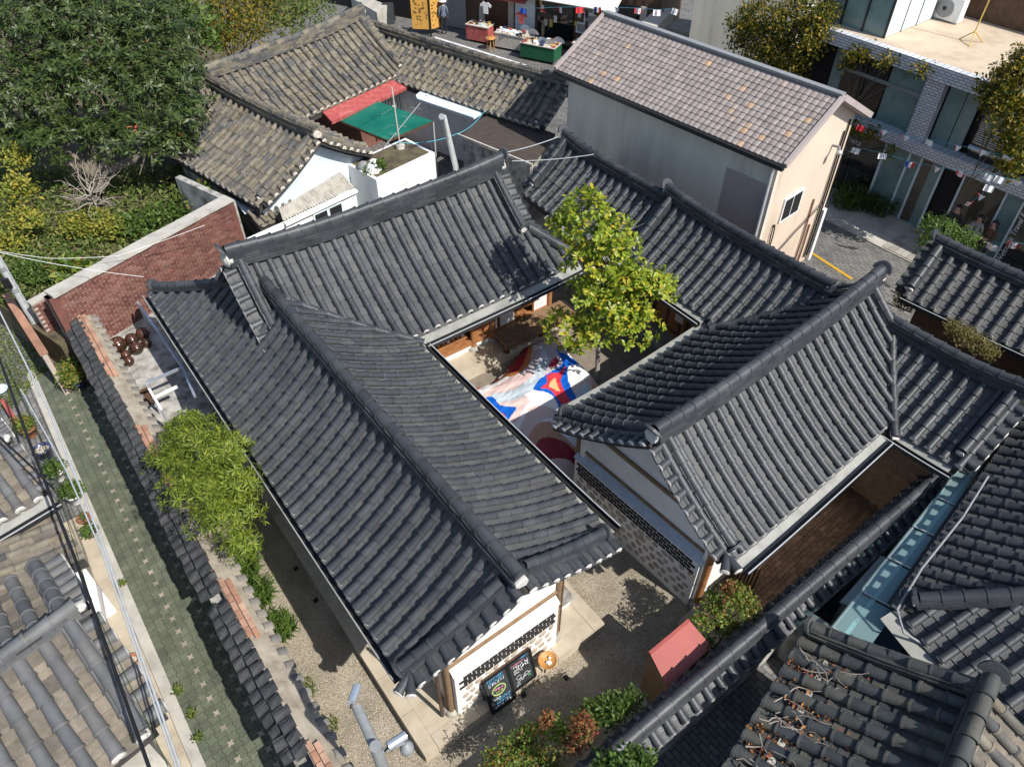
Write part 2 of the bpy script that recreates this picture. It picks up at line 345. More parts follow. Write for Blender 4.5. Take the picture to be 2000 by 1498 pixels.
class Roof:
    def __init__(s, thing_, mats=('tile', 'pan', 'mortar'), name='roof', pitch=0.32, r=0.091, ex=0.30, pex=0.19, jit=0.0, n_obj=300, flash=None):
        s.t = thing_; s.mats = mats; s.pitch, s.r, s.ex, s.pex, s.jit, s.n = pitch, r, ex, pex, jit, n_obj
        s.items = {'cover_tile': [], 'pan_tile': [], 'mortar_cap': []}; s.deck = MB(); s.name = name; s.rng = random.Random(hash(name) % 1000 + len(bpy.data.objects))
    def add(s, kind, p0, p1, side, sx, sz, vis):
        x, y, z = frame(p0, p1, side)
        if s.jit:
            j = s.jit; g = s.rng.gauss
            y = y + x * g(0, 0.05 * j) * y.length; p0 = p0 + z * g(0, 0.008 * j) + x * g(0, 0.010 * j)
        Mx = Matrix(((x.x * sx, y.x, z.x * sz, p0.x), (x.y * sx, y.y, z.y * sz, p0.y), (x.z * sx, y.z, z.z * sz, p0.z), (0, 0, 0, 1)))
        s.items[kind].append((Mx, vis))
    def slope(s, sl, mask=None, phase=0.0, caps=True, deck=0.2, capmask=None, rowskip=None):
        a3 = Vector((sl.a.x, sl.a.y, 0)); n = int((sl.s1 - sl.s0) / s.pitch)
        ph = (sl.s1 - sl.s0 - n * s.pitch) / 2 + phase
        step = 0.03
        def ivals(q):
            out = []; cur = None; k = int(sl.W / step)
            for i in range(k + 1):
                w = sl.W * i / k; p = sl.pt(q, w)
                ok = mask is None or mask(p)
                if ok and cur is None: cur = w
                if not ok and cur is not None: out.append((cur, sl.W * (i - 1) / k)); cur = None
            if cur is not None: out.append((cur, sl.W))
            return [o for o in out if o[1] - o[0] > 0.1]
        for i in range(n + 1):
            q = sl.s0 + ph + i * s.pitch
            for (w0, w1) in ivals(q):                              # cover row
                if rowskip and rowskip(i): continue
                k = max(1, round((w1 - w0) / s.ex)); e = (w1 - w0) / k
                for j in range(k):
                    b = w1 - j * e; t_ = max(w0 - 0.02, b - e * 1.04)
                    s.add('cover_tile', sl.pt(q, t_, 0.015), sl.pt(q, b, 0.015), a3, s.r, s.r, sl.vis)
                if caps and (capmask is None or capmask(q, w1)):
                    p1 = sl.pt(q, w1, 0.0); s.add('mortar_cap', p1, p1 + (p1 - sl.pt(q, w1 - 0.1, 0)).normalized() * s.r, a3, s.r * 0.98, s.r * 0.98, sl.vis)
            if i == n: break
            qc = q + s.pitch / 2
            for (w0, w1) in ivals(qc):                             # trough row
                k = max(1, round((w1 - w0) / s.pex)); e = (w1 - w0) / k
                for j in range(k):
                    b = w1 + 0.03 - j * e
                    s.add('pan_tile', sl.pt(qc, b - e, -0.045), sl.pt(qc, b, -0.045), a3, s.pitch * 0.86, 0.12, sl.vis)
        for i in range(-1, n + 1):                                 # bed under the tiles
            qa = max(sl.s0, sl.s0 + ph + i * s.pitch); qb = min(sl.s1, sl.s0 + ph + (i + 1) * s.pitch)
            if qb - qa < 0.02: continue
            for (w0, w1) in ivals((qa + qb) / 2):
                w1 -= 0.02; k = 6
                vs = []
                for j in range(k + 1):
                    w = lerp(w0, w1, j / k)
                    for q in (qa, qb):
                        vs.append(sl.pt(q, w, -0.075)); vs.append(sl.pt(q, w, -0.075 - deck))
                fs = []
                for j in range(k):
                    o_ = j * 4; fs += [(o_, o_ + 2, o_ + 6, o_ + 4), (o_ + 1, o_ + 5, o_ + 7, o_ + 3)]
                    fs += [(o_, o_ + 4, o_ + 5, o_ + 1), (o_ + 2, o_ + 3, o_ + 7, o_ + 6)]
                fs += [(0, 1, 3, 2), (k * 4, k * 4 + 2, k * 4 + 3, k * 4 + 1)]
                s.deck.raw(vs, fs, 0)
    def verge(s, pts, out, length=0.27, drop=0.10, vis=True, pans=True, r=None, phase=0.5):
        """short rows that point out of a gable edge; pts run from the ridge to the eave"""
        out = Vector((out[0], out[1], -drop)); r = r or s.r
        L = [0]
        for a, b in zip(pts, pts[1:]): L.append(L[-1] + (b - a).length)
        def at(d):
            for i in range(len(pts) - 1):
                if d <= L[i + 1] or i == len(pts) - 2:
                    return pts[i].lerp(pts[i + 1], (d - L[i]) / (L[i + 1] - L[i])), (pts[i + 1] - pts[i]).normalized()
        n = int(L[-1] / s.pitch)
        for i in range(n + 1):
            d = (i + phase) * L[-1] / (n + 1); p, tg = at(d)
            s.add('cover_tile', p, p + out * length, tg, r, r, vis)
            e = p + out * length
            s.add('mortar_cap', e, e + out.normalized() * r, tg, r * 0.98, r * 0.98, vis)
            if pans and i < n:
                p2, tg2 = at(d + 0.5 * L[-1] / (n + 1))
                for u in (0, 0.5):
                    s.add('pan_tile', p2 + out * length * u, p2 + out * length * (u + 0.56), tg2, s.pitch * 0.86, 0.12, vis)
        for i in range(12):                                         # bed
            a_, _ = at(L[-1] * i / 12); b_, _ = at(L[-1] * (i + 1) / 12)
            s.deck.slab([a_ + Vector((0, 0, -0.03)), b_ + Vector((0, 0, -0.03)), b_ + out * length * 0.85 + Vector((0, 0, -0.03)), a_ + out * length * 0.85 + Vector((0, 0, -0.03))], 0.1, 0, up=(0, 0, 1))
    def finish(s, deckmat='deck'):
        ro = s.deck.build(s.name, M[deckmat], s.t)
        for kind, its in s.items.items():
            if not its: continue
            tpl = {'cover_tile': COVER, 'pan_tile': PAN, 'mortar_cap': CAP}[kind]
            mt = M[s.mats[{'cover_tile': 0, 'pan_tile': 1, 'mortar_cap': 2}[kind]]]
            def score(it):
                m_, vis = it; p = m_.translation
                if not vis: return 1e6
                x, y = Q(p)
                if not (-10 < x < 2010 and -10 < y < 1508): return 1e5
                return (p - cam.location).length
            sc = sorted(((score(it), i) for i, it in enumerate(its)))
            me = shared(kind, tpl, mt); keep = [i for d, i in sc[:s.n] if d < 9e4]
            for i in keep: link(kind, me, ro, M=its[i][0])
            ks = set(keep); rest = MB()
            for i, it in enumerate(its):
                if i not in ks: rest.inst(tpl, it[0])
            if rest.f: stuff(rest.build({'cover_tile': 'cover_tiles', 'pan_tile': 'pan_tiles', 'mortar_cap': 'mortar_caps'}[kind], mt, ro))
        s.o = ro; return ro

def resample(pts, seg):
    L = [0]
    for a, b in zip(pts, pts[1:]): L.append(L[-1] + (b - a).length)
    n = max(1, round(L[-1] / seg)); out = []
    for k in range(n + 1):
        d = L[-1] * k / n; i = 0
        while i < len(pts) - 2 and d > L[i + 1]: i += 1
        out.append(pts[i].lerp(pts[i + 1], (d - L[i]) / max(1e-6, L[i + 1] - L[i])))
    return out
def ridge(parent, pts, h=0.2, w=0.26, r=0.105, layers=3, seg=0.3, mt='tile', ends=(1, 1), name='roof_ridge', mortar='mortar', jit=0.0, plate=(1, 1), blob=1.0):
    """stacked courses of flat tiles under a row of cover tiles; pts on the roof surface"""
    pts = [Vector(p) for p in pts]; b = MB(); q = resample(pts, seg); up = Vector((0, 0, 1)); rng = random.Random(len(pts) * 7 + int(pts[0].x * 100))
    lh = h / layers
    for k in range(layers):
        ww = w - 0.05 * k / max(1, layers - 1) + (0.03 if k % 2 else 0.0)
        qq = resample(pts, seg) if k % 2 else [pts[0]] + [(q[i] + q[i + 1]) / 2 for i in range(len(q) - 1)] + [pts[-1]]
        for a, c in zip(qq, qq[1:]):
            g = (c - a) * 0.008
            b.bar(a + g + up * (lh * (k + 0.5)), c - g + up * (lh * (k + 0.5)), ww + rng.uniform(-.012, .012), lh * 0.86, 0)
    b.bar(pts[0], pts[0].lerp(pts[-1], 0.001), 0.01, 0.01)
    core = [p + up * (h * 0.45) for p in resample(pts, seg)]
    for a, c in zip(core, core[1:]): b.bar(a, c, w * 0.8, h * 0.9, 1)
    ro = b.build(name, [M[mt], M['deck']], parent)
    me = shared('ridge_tile', COVER, M[mt])
    for i, (a, c) in enumerate(zip(q, q[1:])):
        a = a + up * (h - 0.01); c = c + up * (h - 0.01)
        y = (c - a) * 1.05; x = y.cross(up).normalized(); z = x.cross(y).normalized(); rr = r * (1 + (rng.uniform(-.05, .05) if jit else 0))
        a = a + z * (rng.gauss(0, .012) * jit) + x * (rng.gauss(0, .015) * jit)
        link('ridge_tile', me, ro, M=Matrix(((x.x * rr, y.x, z.x * rr, a.x), (x.y * rr, y.y, z.y * rr, a.y), (x.z * rr, y.z, z.z * rr, a.z), (0, 0, 0, 1))))
    for e, (p, nb) in enumerate(((pts[0], pts[1]), (pts[-1], pts[-2]))):
        if not ends[e]: continue
        o = (p - nb); o.z = 0; o.normalize(); x = o.cross(up)
        if plate[e]:
            m = MB(); R_ = r * 1.75; k = 10; poly = [(R_ * math.cos(math.pi * i / k), R_ * 1.15 * math.sin(math.pi * i / k)) for i in range(k + 1)]
            c0 = p + up * (h - 0.07); t = o * 0.5 + up * 0.87
            F_ = [c0 + x * u + t * (v * 0.9 + 0.02) + o * 0.05 for u, v in poly]; B_ = [f - o * 0.05 + up * 0.02 for f in F_]
            n = len(F_)
            m.raw(F_ + B_, [tuple(range(n)), tuple(range(2 * n - 1, n - 1, -1))] + [(i, n + i, n + (i + 1) % n, (i + 1) % n) for i in range(n)], 0)
            m.build('ridge_end_tile', M[mt], ro)
        m = MB(); rr = random.Random(e + len(q))
        pr = [p + o * 0.04 + x * (w * 0.5 * math.cos(2 * math.pi * i / 9) * rr.uniform(.6, 1.15)) + up * (h * (0.42 + 0.5 * math.sin(2 * math.pi * i / 9) * rr.uniform(.6, 1.2))) for i in range(9)]
        fr = [p + o * (0.04 + 0.035 * blob * rr.uniform(0.3, 1.3)) + x * (w * 0.36 * math.cos(2 * math.pi * i / 9)) + up * (h * (0.42 + 0.33 * math.sin(2 * math.pi * i / 9))) for i in range(9)]
        bk = [v - o * 0.12 for v in pr]
        m.raw(pr + fr, [(i, (i + 1) % 9, 9 + (i + 1) % 9, 9 + i) for i in range(9)], 0, True); m.face(fr, 0, True)
        m.raw(bk + pr, [(i, (i + 1) % 9, 9 + (i + 1) % 9, 9 + i) for i in range(9)], 0, True)
        m.build('mortar_end', M[mortar], ro)
    return ro
def edge(sl, q, w0, w1, n=10, dz=0.0): return [sl.pt(q, lerp(w0, w1, i / n), dz) for i in range(n + 1)]
def rline(sl, s0, s1, n=16, w=0.0, dz=0.0): return [sl.pt(lerp(s0, s1, i / n), w, dz) for i in range(n + 1)]
def strip(name, sl, s0, s1, mat_, parent, w0, w1, z0=-0.06, z1=-0.1, n=14, th=0.02):
    """metal flashing that follows an eave"""
    m = MB()
    for i in range(n):
        a, b = lerp(s0, s1, i / n), lerp(s0, s1, (i + 1) / n)
        A, B = sl.pt(a, sl.W, z0), sl.pt(b, sl.W, z0); d3 = Vector((sl.d.x, sl.d.y, 0))
        m.slab([A + d3 * w0, B + d3 * w0, B + d3 * w1 + Vector((0, 0, z1)), A + d3 * w1 + Vector((0, 0, z1))], th, 0, up=(0, 0, 1))
    return m.build(name, M[mat_], parent)
def gutter(sl, s0, s1, parent, off=0.3, dz=-0.2, w=0.1, mat_='gutter', n=10, lip='palesteel'):
    m = MB(); d3 = Vector((sl.d.x, sl.d.y, 0))
    for i in range(n):
        a, b = lerp(s0, s1, i / n), lerp(s0, s1, (i + 1) / n)
        A = sl.pt(a, sl.W, dz) + d3 * off; B = sl.pt(b, sl.W, dz) + d3 * off
        m.bar(A, B, w, 0.02, 0); m.bar(A - d3 * w / 2 + Vector((0, 0, .05)), B - d3 * w / 2 + Vector((0, 0, .05)), 0.015, 0.11, 0)
        m.bar(A + d3 * w / 2 + Vector((0, 0, .045)), B + d3 * w / 2 + Vector((0, 0, .045)), 0.015, 0.1, 0)
        m.bar(A + d3 * (w / 2 + .004) + Vector((0, 0, .104)), B + d3 * (w / 2 + .004) + Vector((0, 0, .104)), 0.022, 0.016, 1)
    return m.build('gutter', [M[mat_], M[lip]], parent)
NEG = -1e9
def zz(sl, p, pad=0.0):
    v = sl.z(p, pad); return NEG if v is None else v
# ------------------------------------------------------------------ the main compound
aL = Vector((0.602, -0.799)); dR = Vector((0.799, 0.602))
# left wing
LW = thing('hanok_wing', V3(aL * -11 + dR * 4, 0), 'long dark tiled hanok wing with two menu boards against its white gable', 'building')
SL0, SL1 = -18.3, -5.0
limL = lambda p: LL.sw(p)[0] <= SL1 - .36 * max(0, LL.sw(p)[1]) / 2.03
limR = lambda p: LR.sw(p)[0] <= SL1 - .25 * max(0, LR.sw(p)[1]) / 2.5
LR = Slope(dR * 3.85, aL, dR, SL0 + 2.0, SL1, 2.50, 4.08, 2.70, lift=0.16, rlift=0.1, ends=(0.3, 1))
LL = Slope(dR * 3.85, aL, -dR, SL0, SL1, 2.03, 4.08, 2.62, lift=0.10, rlift=0.1, ends=(1, 1))
# back wing
bB = Vector((0.806, 0.592)); dB = Vector((0.592, -0.806))
BW = thing('hanok_wing', V3(bB * 7 - dB * 15, 0), 'hanok hall roof in the shadow of the courtyard tree, wooden porch below', 'building')
BS = Slope(-dB * 15.0, bB, dB, 3.2, 11.6, 2.5, 4.52, 2.74, lift=0.1, rlift=0.22)
BN = Slope(-dB * 15.0, bB, -dB, 3.2, 10.55, 2.4, 4.52, 2.74, lift=0.1, rlift=0.22, vis=False)
HW = 1.35
BE = Slope(bB * 10.6, dB, bB, -17.4, -12.5, 1.0, BS.zf(10.6, HW), 2.72, c=.1, lift=.05, rlift=0)
def behip(p):
    q, w = BE.sw(p); return abs(q + 15) <= HW + w * 1.15
def bship(p):
    q, w = BS.sw(p); return q <= 10.6 + max(0, w - HW) / 1.15
# north east wing in two lengths
NW_ = thing('hanok_wing', V3(aL * -12 + dR * 14, 0), 'lower tiled roof stepping up below the grey windowless wall', 'building')
NA = Slope(dR * 14.30, aL, -dR, -16.3, -11.9, 1.62, 3.72, 2.62, lift=0.05, rlift=0.2, ends=(1, 0.2))
NB = Slope(dR * 14.30, aL, -dR, -11.9, -6.6, 1.62, 3.86, 2.68, lift=0.05, rlift=0.16, ends=(1, 0.4))
NAb = Slope(dR * 14.30, aL, dR, -16.3, -11.9, 1.5, 3.72, 2.7, lift=0.05, rlift=0.2, ends=(1, 0.2))
NBb = Slope(dR * 14.30, aL, dR, -11.9, -6.6, 1.5, 3.86, 2.7, lift=0.05, rlift=0.16, ends=(1, 0.4))
# right wing
rR = Vector((0.766, 0.643)); mR = Vector((-0.643, 0.766))
RW = thing('hanok_wing', V3(rR * 11 + mR * 5.5, 0), 'hanok wing with river stone wall and lit slope over the brick paved passage', 'building')
RC = Slope(mR * 5.24, rR, mR, 7.85, 15.0, 2.64, 4.22, 2.52, lift=0.22, rlift=0.2)
RF = Slope(mR * 5.24, rR, -mR, 7.85, 15.0, 2.07, 4.22, 2.70, lift=0.14, rlift=0.2)
# short south east wing
aE = Vector((0.62, -0.785)); nE = Vector((0.785, 0.62))
EW = thing('hanok_wing', V3(aE * -4 + nE * 14, 0), 'short tiled wing that turns off the lit slope beside the glass canopy', 'building')
ES = Slope(nE * 14.75, aE, -nE, -6.0, -2.0, 1.55, 3.66, 2.66, lift=0.06, rlift=0.2, ends=(0.5, 1))
EB = Slope(nE * 14.75, aE, nE, -6.0, -2.0, 1.4, 3.66, 2.66, lift=0.06, rlift=0.2, ends=(0.5, 1))

hipA = LL.pt(-14.95, 0.0); hipB = LL.pt(SL0 + 0.05, LL.W)
def hipmask(p):
    u = V2(hipB) - V2(hipA); v = V2(p) - V2(hipA)
    return u.x * v.y - u.y * v.x > -0.02
# --- left wing roof
r = Roof(LW, pitch=0.324, name='roof')
r.slope(LR, lambda p: limR(p) and p.z >= zz(BS, p, 0.0) - 0.01)
r.slope(LL, lambda p: hipmask(p) and limL(p))
vS = lambda sl, q, w1=None, k=0: [sl.pt(q - k * i / 10, lerp(0, (w1 or sl.W) - .05, i / 10)) for i in range(11)]
r.verge(vS(LL, SL1 + 0.02, None, .36), aL); r.verge(vS(LR, SL1 + 0.02, None, .25), aL)
for k in range(2):                                              # fan of cover tiles at the eave corner
    c = LL.pt(SL1 - .33, LL.W - .12); o = (aL * (0.85 - .45 * k) - dR * (0.5 + .35 * k)).normalized()
    r.add('cover_tile', c, c + Vector((o.x, o.y, -0.1)) * 0.36, Vector((-o.y, o.x, 0)), .095, .095, True)
    e_ = c + Vector((o.x, o.y, -0.1)) * 0.36; r.add('mortar_cap', e_, e_ + Vector((o.x, o.y, -.1)) * .09, Vector((-o.y, o.x, 0)), .093, .093, True)
RL = r.finish()
ridge(LW, rline(LL, -14.7, SL1 + 0.12), h=0.24, w=0.3, r=0.125, seg=0.36, ends=(0, 1), plate=(0, 0))
ridge(LW, [p - Vector((aL.x, aL.y, 0)) * .1 for p in vS(LL, SL1, None, .36)[1:]], h=0.16, w=0.24, r=0.1, layers=2, ends=(0, 1))
ridge(LW, [p - Vector((aL.x, aL.y, 0)) * .1 for p in vS(LR, SL1, None, .25)[1:-1]], h=0.16, w=0.24, r=0.1, layers=2, ends=(0, 1))
hp = [hipA.lerp(hipB, i / 10) for i in range(11)]
hp = [Vector((p.x, p.y, LL.z(p, 0.3) + 0.02)) for p in hp]; hp[-1].z += .06
ridge(LW, hp[:-1], h=0.15, w=0.24, r=0.1, layers=2, ends=(0, 1))
# valley row
vp = []
for i in range(60):
    p = P(540 + 285 * i / 59, 575 + 96 * i / 59, 3.3); 
    vp.append(p)
def valley(s1, s2, A, B, n=14, side=0.6):
    """follow the line where two slopes meet between two plan points"""
    out = []
    d = (V2(B) - V2(A)); nrm = Vector((-d.y, d.x)).normalized()
    for i in range(n + 1):
        c = V2(A) + d * (i / n); best = None
        for k in range(-40, 41):
            p = c + nrm * (k * side / 40); a = zz(s1, p, .3); b = zz(s2, p, .3)
            if a < -1e8 or b < -1e8: continue
            e = abs(a - b)
            if best is None or e < best[0]: best = (e, Vector((p.x, p.y, max(a, b))))
        if best and best[0] < 0.06: out.append(best[1])
    return out
vl = valley(BS, LR, (-5.3, 13.35), (-2.15, 13.72), side=1.2)
if len(vl) > 3: ridge(LW, [p + Vector((0, 0, -.02)) for p in vl], h=0.05, w=0.2, r=0.1, layers=1, ends=(0, 0), name='valley_row')
strip('eave_flashing', LR, -13.2, SL1 - 0.4, 'flash', LW, -0.05, 0.16); gutter(LR, -13.2, SL1 - 0.4, LW, off=0.24)
gutter(LL, SL0 + .1, SL1 - .45, LW, off=0.08, dz=-0.2, lip='flash')

# --- back wing roof
r = Roof(BW, pitch=0.324, name='roof')
westlim = lambda p: True
r.slope(BS, lambda p: bship(p) and p.z >= zz(LR, p) + 0.0 and not (LL.z(p) is not None and p.z < LL.z(p)))
r.slope(BN); r.slope(BE, behip, caps=False)
r.verge(edge(BS, 3.22, 0, 1.75), -bB); r.verge(edge(BN, 3.22, 0, 2.3), -bB, vis=False)
r.verge(edge(BS, 10.53, 0, 1.2), bB); r.verge(edge(BN, 10.53, 0, 2.3), bB, vis=False)
r.finish()
ridge(BW, rline(BS, 3.12, 10.65), h=0.42, w=0.34, r=0.125, layers=6, seg=0.36, blob=1.6)
b3 = Vector((bB.x, bB.y, 0))
ridge(BW, [p + b3 * .16 for p in edge(BS, 3.2, 0.1, 1.6)], h=0.2, w=0.24, r=0.1, layers=2, ends=(0, 1), plate=(0, 0))
ridge(BW, [p - b3 * .16 for p in edge(BS, 10.55, 0.1, 1.35)], h=0.2, w=0.24, r=0.1, layers=2, ends=(0, 1), plate=(0, 0))
hp2 = [BS.pt(10.6 + t_ * .1 / 1.15 * .9, HW + t_ * .1) for t_ in range(0, 11)]
ridge(BW, hp2, h=0.1, w=0.22, r=0.1, layers=1, ends=(0, 1), name='hip_ridge')
ridge(BW, [p - b3 * .16 for p in edge(BN, 10.55, 0.1, 1.6)], h=0.2, w=0.24, r=0.1, layers=2, ends=(0, 1))
strip('eave_flashing', BS, 6.35, 11.4, 'flash', BW, -0.05, 0.3, z1=-0.12); gutter(BS, 6.4, 11.4, BW, off=0.34)

# --- north east roof
r = Roof(NW_, mats=('tile', 'pan', 'mortar'), pitch=0.318, name='roof')
mN = lambda p: p.z >= zz(RC, p) and p.z >= zz(BS, p) and p.z >= (zz(BE, p) if behip(p) else NEG)
r.slope(NA, mN); r.slope(NB, mN); r.slope(NAb); r.slope(NBb)
r.verge(edge(NA, -16.28, 0, 1.5), -aL)
r.finish()
ridge(NW_, rline(NA, -16.35, -11.95), h=0.26, w=0.26, r=0.11, layers=3, ends=(1, 0))
ridge(NW_, rline(NB, -12.0, -6.7), h=0.28, w=0.26, r=0.115, layers=3, ends=(1, 1))
a3_ = Vector((aL.x, aL.y, 0))
ridge(NW_, [p + a3_ * .14 for p in edge(NA, -16.3, 0.1, 1.35)], h=0.18, w=0.24, r=0.1, layers=2, ends=(0, 1), plate=(0, 0))
ridge(NW_, [p + a3_ * .14 for p in edge(NB, -11.9, 0.1, 1.3)], h=0.16, w=0.24, r=0.1, layers=2, ends=(0, 1), plate=(0, 0))
strip('eave_flashing', NA, -15.0, -11.9, 'flash', NW_, -0.05, 0.2); strip('eave_flashing', NB, -11.9, -8.75, 'flash', NW_, -0.05, 0.2)
gutter(NB, -11.9, -8.75, NW_, off=0.25)
# --- right wing roof
r = Roof(RW, pitch=0.324, name='roof')
r.slope(RC, lambda p: p.z >= zz(NB, p) - .01); r.slope(RF, lambda p: p.z >= zz(ES, p) - .01)
r.verge(edge(RC, 7.87, 0, RC.W - .1), -rR); r.verge(edge(RF, 7.87, 0, RF.W - .1), -rR)
for k in range(2):
    c = RF.pt(7.85, RF.W - .12); o = (-rR * (0.75 - .5 * k) - mR * (0.5 + .4 * k)).normalized()
    e_ = c + Vector((o.x, o.y, -0.1)) * 0.36; sd_ = Vector((-o.y, o.x, 0))
    r.add('cover_tile', c, e_, sd_, .095, .095, True); r.add('mortar_cap', e_, e_ + Vector((o.x, o.y, -.1)) * .09, sd_, .093, .093, True)
r.finish()
r3 = Vector((rR.x, rR.y, 0))
ridge(RW, rline(RC, 7.72, 15.15), h=0.32, w=0.34, r=0.125, layers=5, seg=0.34, blob=1.6)
ridge(RW, [p + r3 * .14 for p in edge(RC, 7.87, 0.1, RC.W - .15)], h=0.18, w=0.24, r=0.1, layers=2, ends=(0, 1))
ridge(RW, [p + r3 * .14 for p in edge(RF, 7.87, 0.1, RF.W - .15)], h=0.14, w=0.22, r=0.1, layers=2, ends=(0, 1), plate=(0, 1))
ridge(RW, [p - r3 * .14 for p in edge(RF, 15.0, 0.1, 1.0)], h=0.16, w=0.22, r=0.1, layers=2, ends=(0, 1), plate=(0, 0))
vl = valley(RC, NB, (5.0, 14.55), (6.6, 13.9), side=0.8)
if len(vl) > 3: ridge(RW, vl, h=0.04, w=0.2, r=0.09, layers=1, ends=(0, 0), name='valley_row')
vl = valley(RF, ES, (8.0, 10.75), (8.9, 12.6), side=0.9)
if len(vl) > 3: ridge(RW, vl, h=0.05, w=0.2, r=0.1, layers=1, ends=(1, 1), name='valley_row', plate=(0, 0))
strip('eave_flashing', RC, 8.05, 13.2, 'flash', RW, -0.05, 0.3, z1=-0.03)
strip('eave_flashing', RF, 8.0, 12.95, 'flash', RW, -0.05, 0.22); gutter(RF, 7.95, 12.95, RW, off=0.28)
# --- short wing roof
r = Roof(EW, pitch=0.33, name='roof')
r.slope(ES, lambda p: p.z >= zz(RF, p)); r.slope(EB)
r.verge(edge(ES, -2.02, 0.1, ES.W - .05), aE); r.verge(edge(EB, -2.02, 0.1, 1.3), aE)
r.finish()
ridge(EW, rline(ES, -5.6, -1.9), h=0.28, w=0.26, r=0.11, layers=4, ends=(0, 1))
e3 = Vector((aE.x, aE.y, 0))
ridge(EW, [p - e3 * .12 for p in edge(ES, -2.02, 0.1, ES.W - .2)], h=0.16, w=0.24, r=0.1, layers=2, ends=(0, 1), plate=(0, 0))
strip('eave_flashing', ES, -3.45, -2.1, 'flash', EW, -0.05, 0.2); gutter(ES, -3.5, -2.0, EW, off=0.25)
# ------------------------------------------------------------------ ground
def W(s, q, z=0.0):
    p = aL * s + dR * q; return Vector((p.x, p.y, z))
def rect(s0, s1, q0, q1): return [W(s0, q0), W(s1, q0), W(s1, q1), W(s0, q1)]
def sheet(name, poly, z1, mt, z0=None, parent=None):
    m = MB(); m.prism(poly, (z1 - 0.05) if z0 is None else z0, z1); return struct(m.build(name, mt, parent))
def streetmat():
    m, nt, b = newmat('street_paving'); g = nt.nodes.new('ShaderNodeNewGeometry'); mp = nt.nodes.new('ShaderNodeMapping')
    mp.inputs['Rotation'].default_value = (0, 0, R(52)); nt.links.new(g.outputs['Position'], mp.inputs[0])
    br = nt.nodes.new('ShaderNodeTexBrick'); nt.links.new(mp.outputs[0], br.inputs[0]); br.inputs['Scale'].default_value = 1.0
    br.inputs['Color1'].default_value = (0.13, 0.128, 0.124, 1); br.inputs['Color2'].default_value = (0.2, 0.195, 0.185, 1); br.inputs['Mortar'].default_value = (0.065, 0.062, 0.06, 1)
    br.inputs['Brick Width'].default_value = 0.24; br.inputs['Row Height'].default_value = 0.12; br.inputs['Mortar Size'].default_value = 0.012
    c = mixc(nt, 1.0, br.outputs[0], ramp(nt, noise(nt, 0.8, 6), [(0.3, (0.75, 0.75, 0.75)), (0.7, (1.15, 1.15, 1.15))]), 'MULTIPLY')
    nt.links.new(c, b.inputs['Base Color']); b.inputs['Roughness'].default_value = 0.85
    bump(nt, b, br.outputs[1], -0.4, 0.01); return m
M['street'] = streetmat()
def gravelmat():
    m, nt, b = newmat('tan_gravel'); g = nt.nodes.new('ShaderNodeNewGeometry'); v = nt.nodes.new('ShaderNodeTexVoronoi'); v.inputs['Scale'].default_value = 70
    nt.links.new(g.outputs['Position'], v.inputs['Vector'])
    sp = nt.nodes.new('ShaderNodeSeparateColor'); nt.links.new(v.outputs['Color'], sp.inputs[0])
    c = ramp(nt, sp.outputs[0], [(0, (0.27, 0.225, 0.165)), (0.5, (0.47, 0.405, 0.31)), (1, (0.64, 0.57, 0.46))])
    c = mixc(nt, 1.0, c, ramp(nt, noise(nt, 1.3, 6), [(0.3, (0.68, 0.68, 0.64)), (0.65, (1.05, 1.05, 1.05))]), 'MULTIPLY')
    c = mixc(nt, ramp(nt, noise(nt, .9, 7, .7), [(0.58, (0, 0, 0)), (0.72, (.55, .55, .55))]), c, (0.16, 0.145, 0.08))
    nt.links.new(c, b.inputs['Base Color']); b.inputs['Roughness'].default_value = 0.95
    bump(nt, b, math_(nt, 'SUBTRACT', 1.0, v.outputs['Distance']), 0.9, 0.03); return m
M['gravel'] = gravelmat()
m = MB(); m.prism([(-300, -300), (300, -300), (300, 300), (-300, 300)], -0.5, 0.0); struct(m.build('ground', M['street']))
gy = sheet('gravel_yard', rect(-19.4, -2.7, 0.1, 16.5), 0.012, M['gravel'], 0.004)
rng = random.Random(3)
# loose stones on the gravel that are large enough to tell apart
m = MB()
for i in range(5200):
    s_ = rng.uniform(-12, -2.9); q_ = rng.choice((rng.uniform(.5, 1.7), rng.uniform(.5, 1.7), rng.uniform(1.8, 9.5)))
    if q_ > 1.7: s_ = rng.uniform(-4.9, -2.9) if q_ < 6 else rng.uniform(-8.5, -2.9)
    r_ = rng.uniform(.007, .015); c = W(s_, q_, 0.012 + r_ * .3); ph = rng.uniform(0, 3)
    pts = [c + Vector((r_ * rng.uniform(.7, 1.2) * math.cos(ph + k * 1.257), r_ * rng.uniform(.7, 1.2) * math.sin(ph + k * 1.257), 0)) for k in range(5)]
    t_ = c + Vector((0, 0, r_ * .8))
    for k in range(5): m.face([pts[k], pts[(k + 1) % 5], t_])
M['pebble'] = rmat('gravel_pebble', [(0.28, 0.24, 0.18), (0.46, 0.4, 0.31), (0.62, 0.56, 0.46)], rough=0.95)
stuff(m.build('gravel_pebbles', M['pebble'], gy))
sheet('courtyard_ground', rect(-14.6, -7.6, 6.3, 13.6), 0.02, M['court'], 0.014)
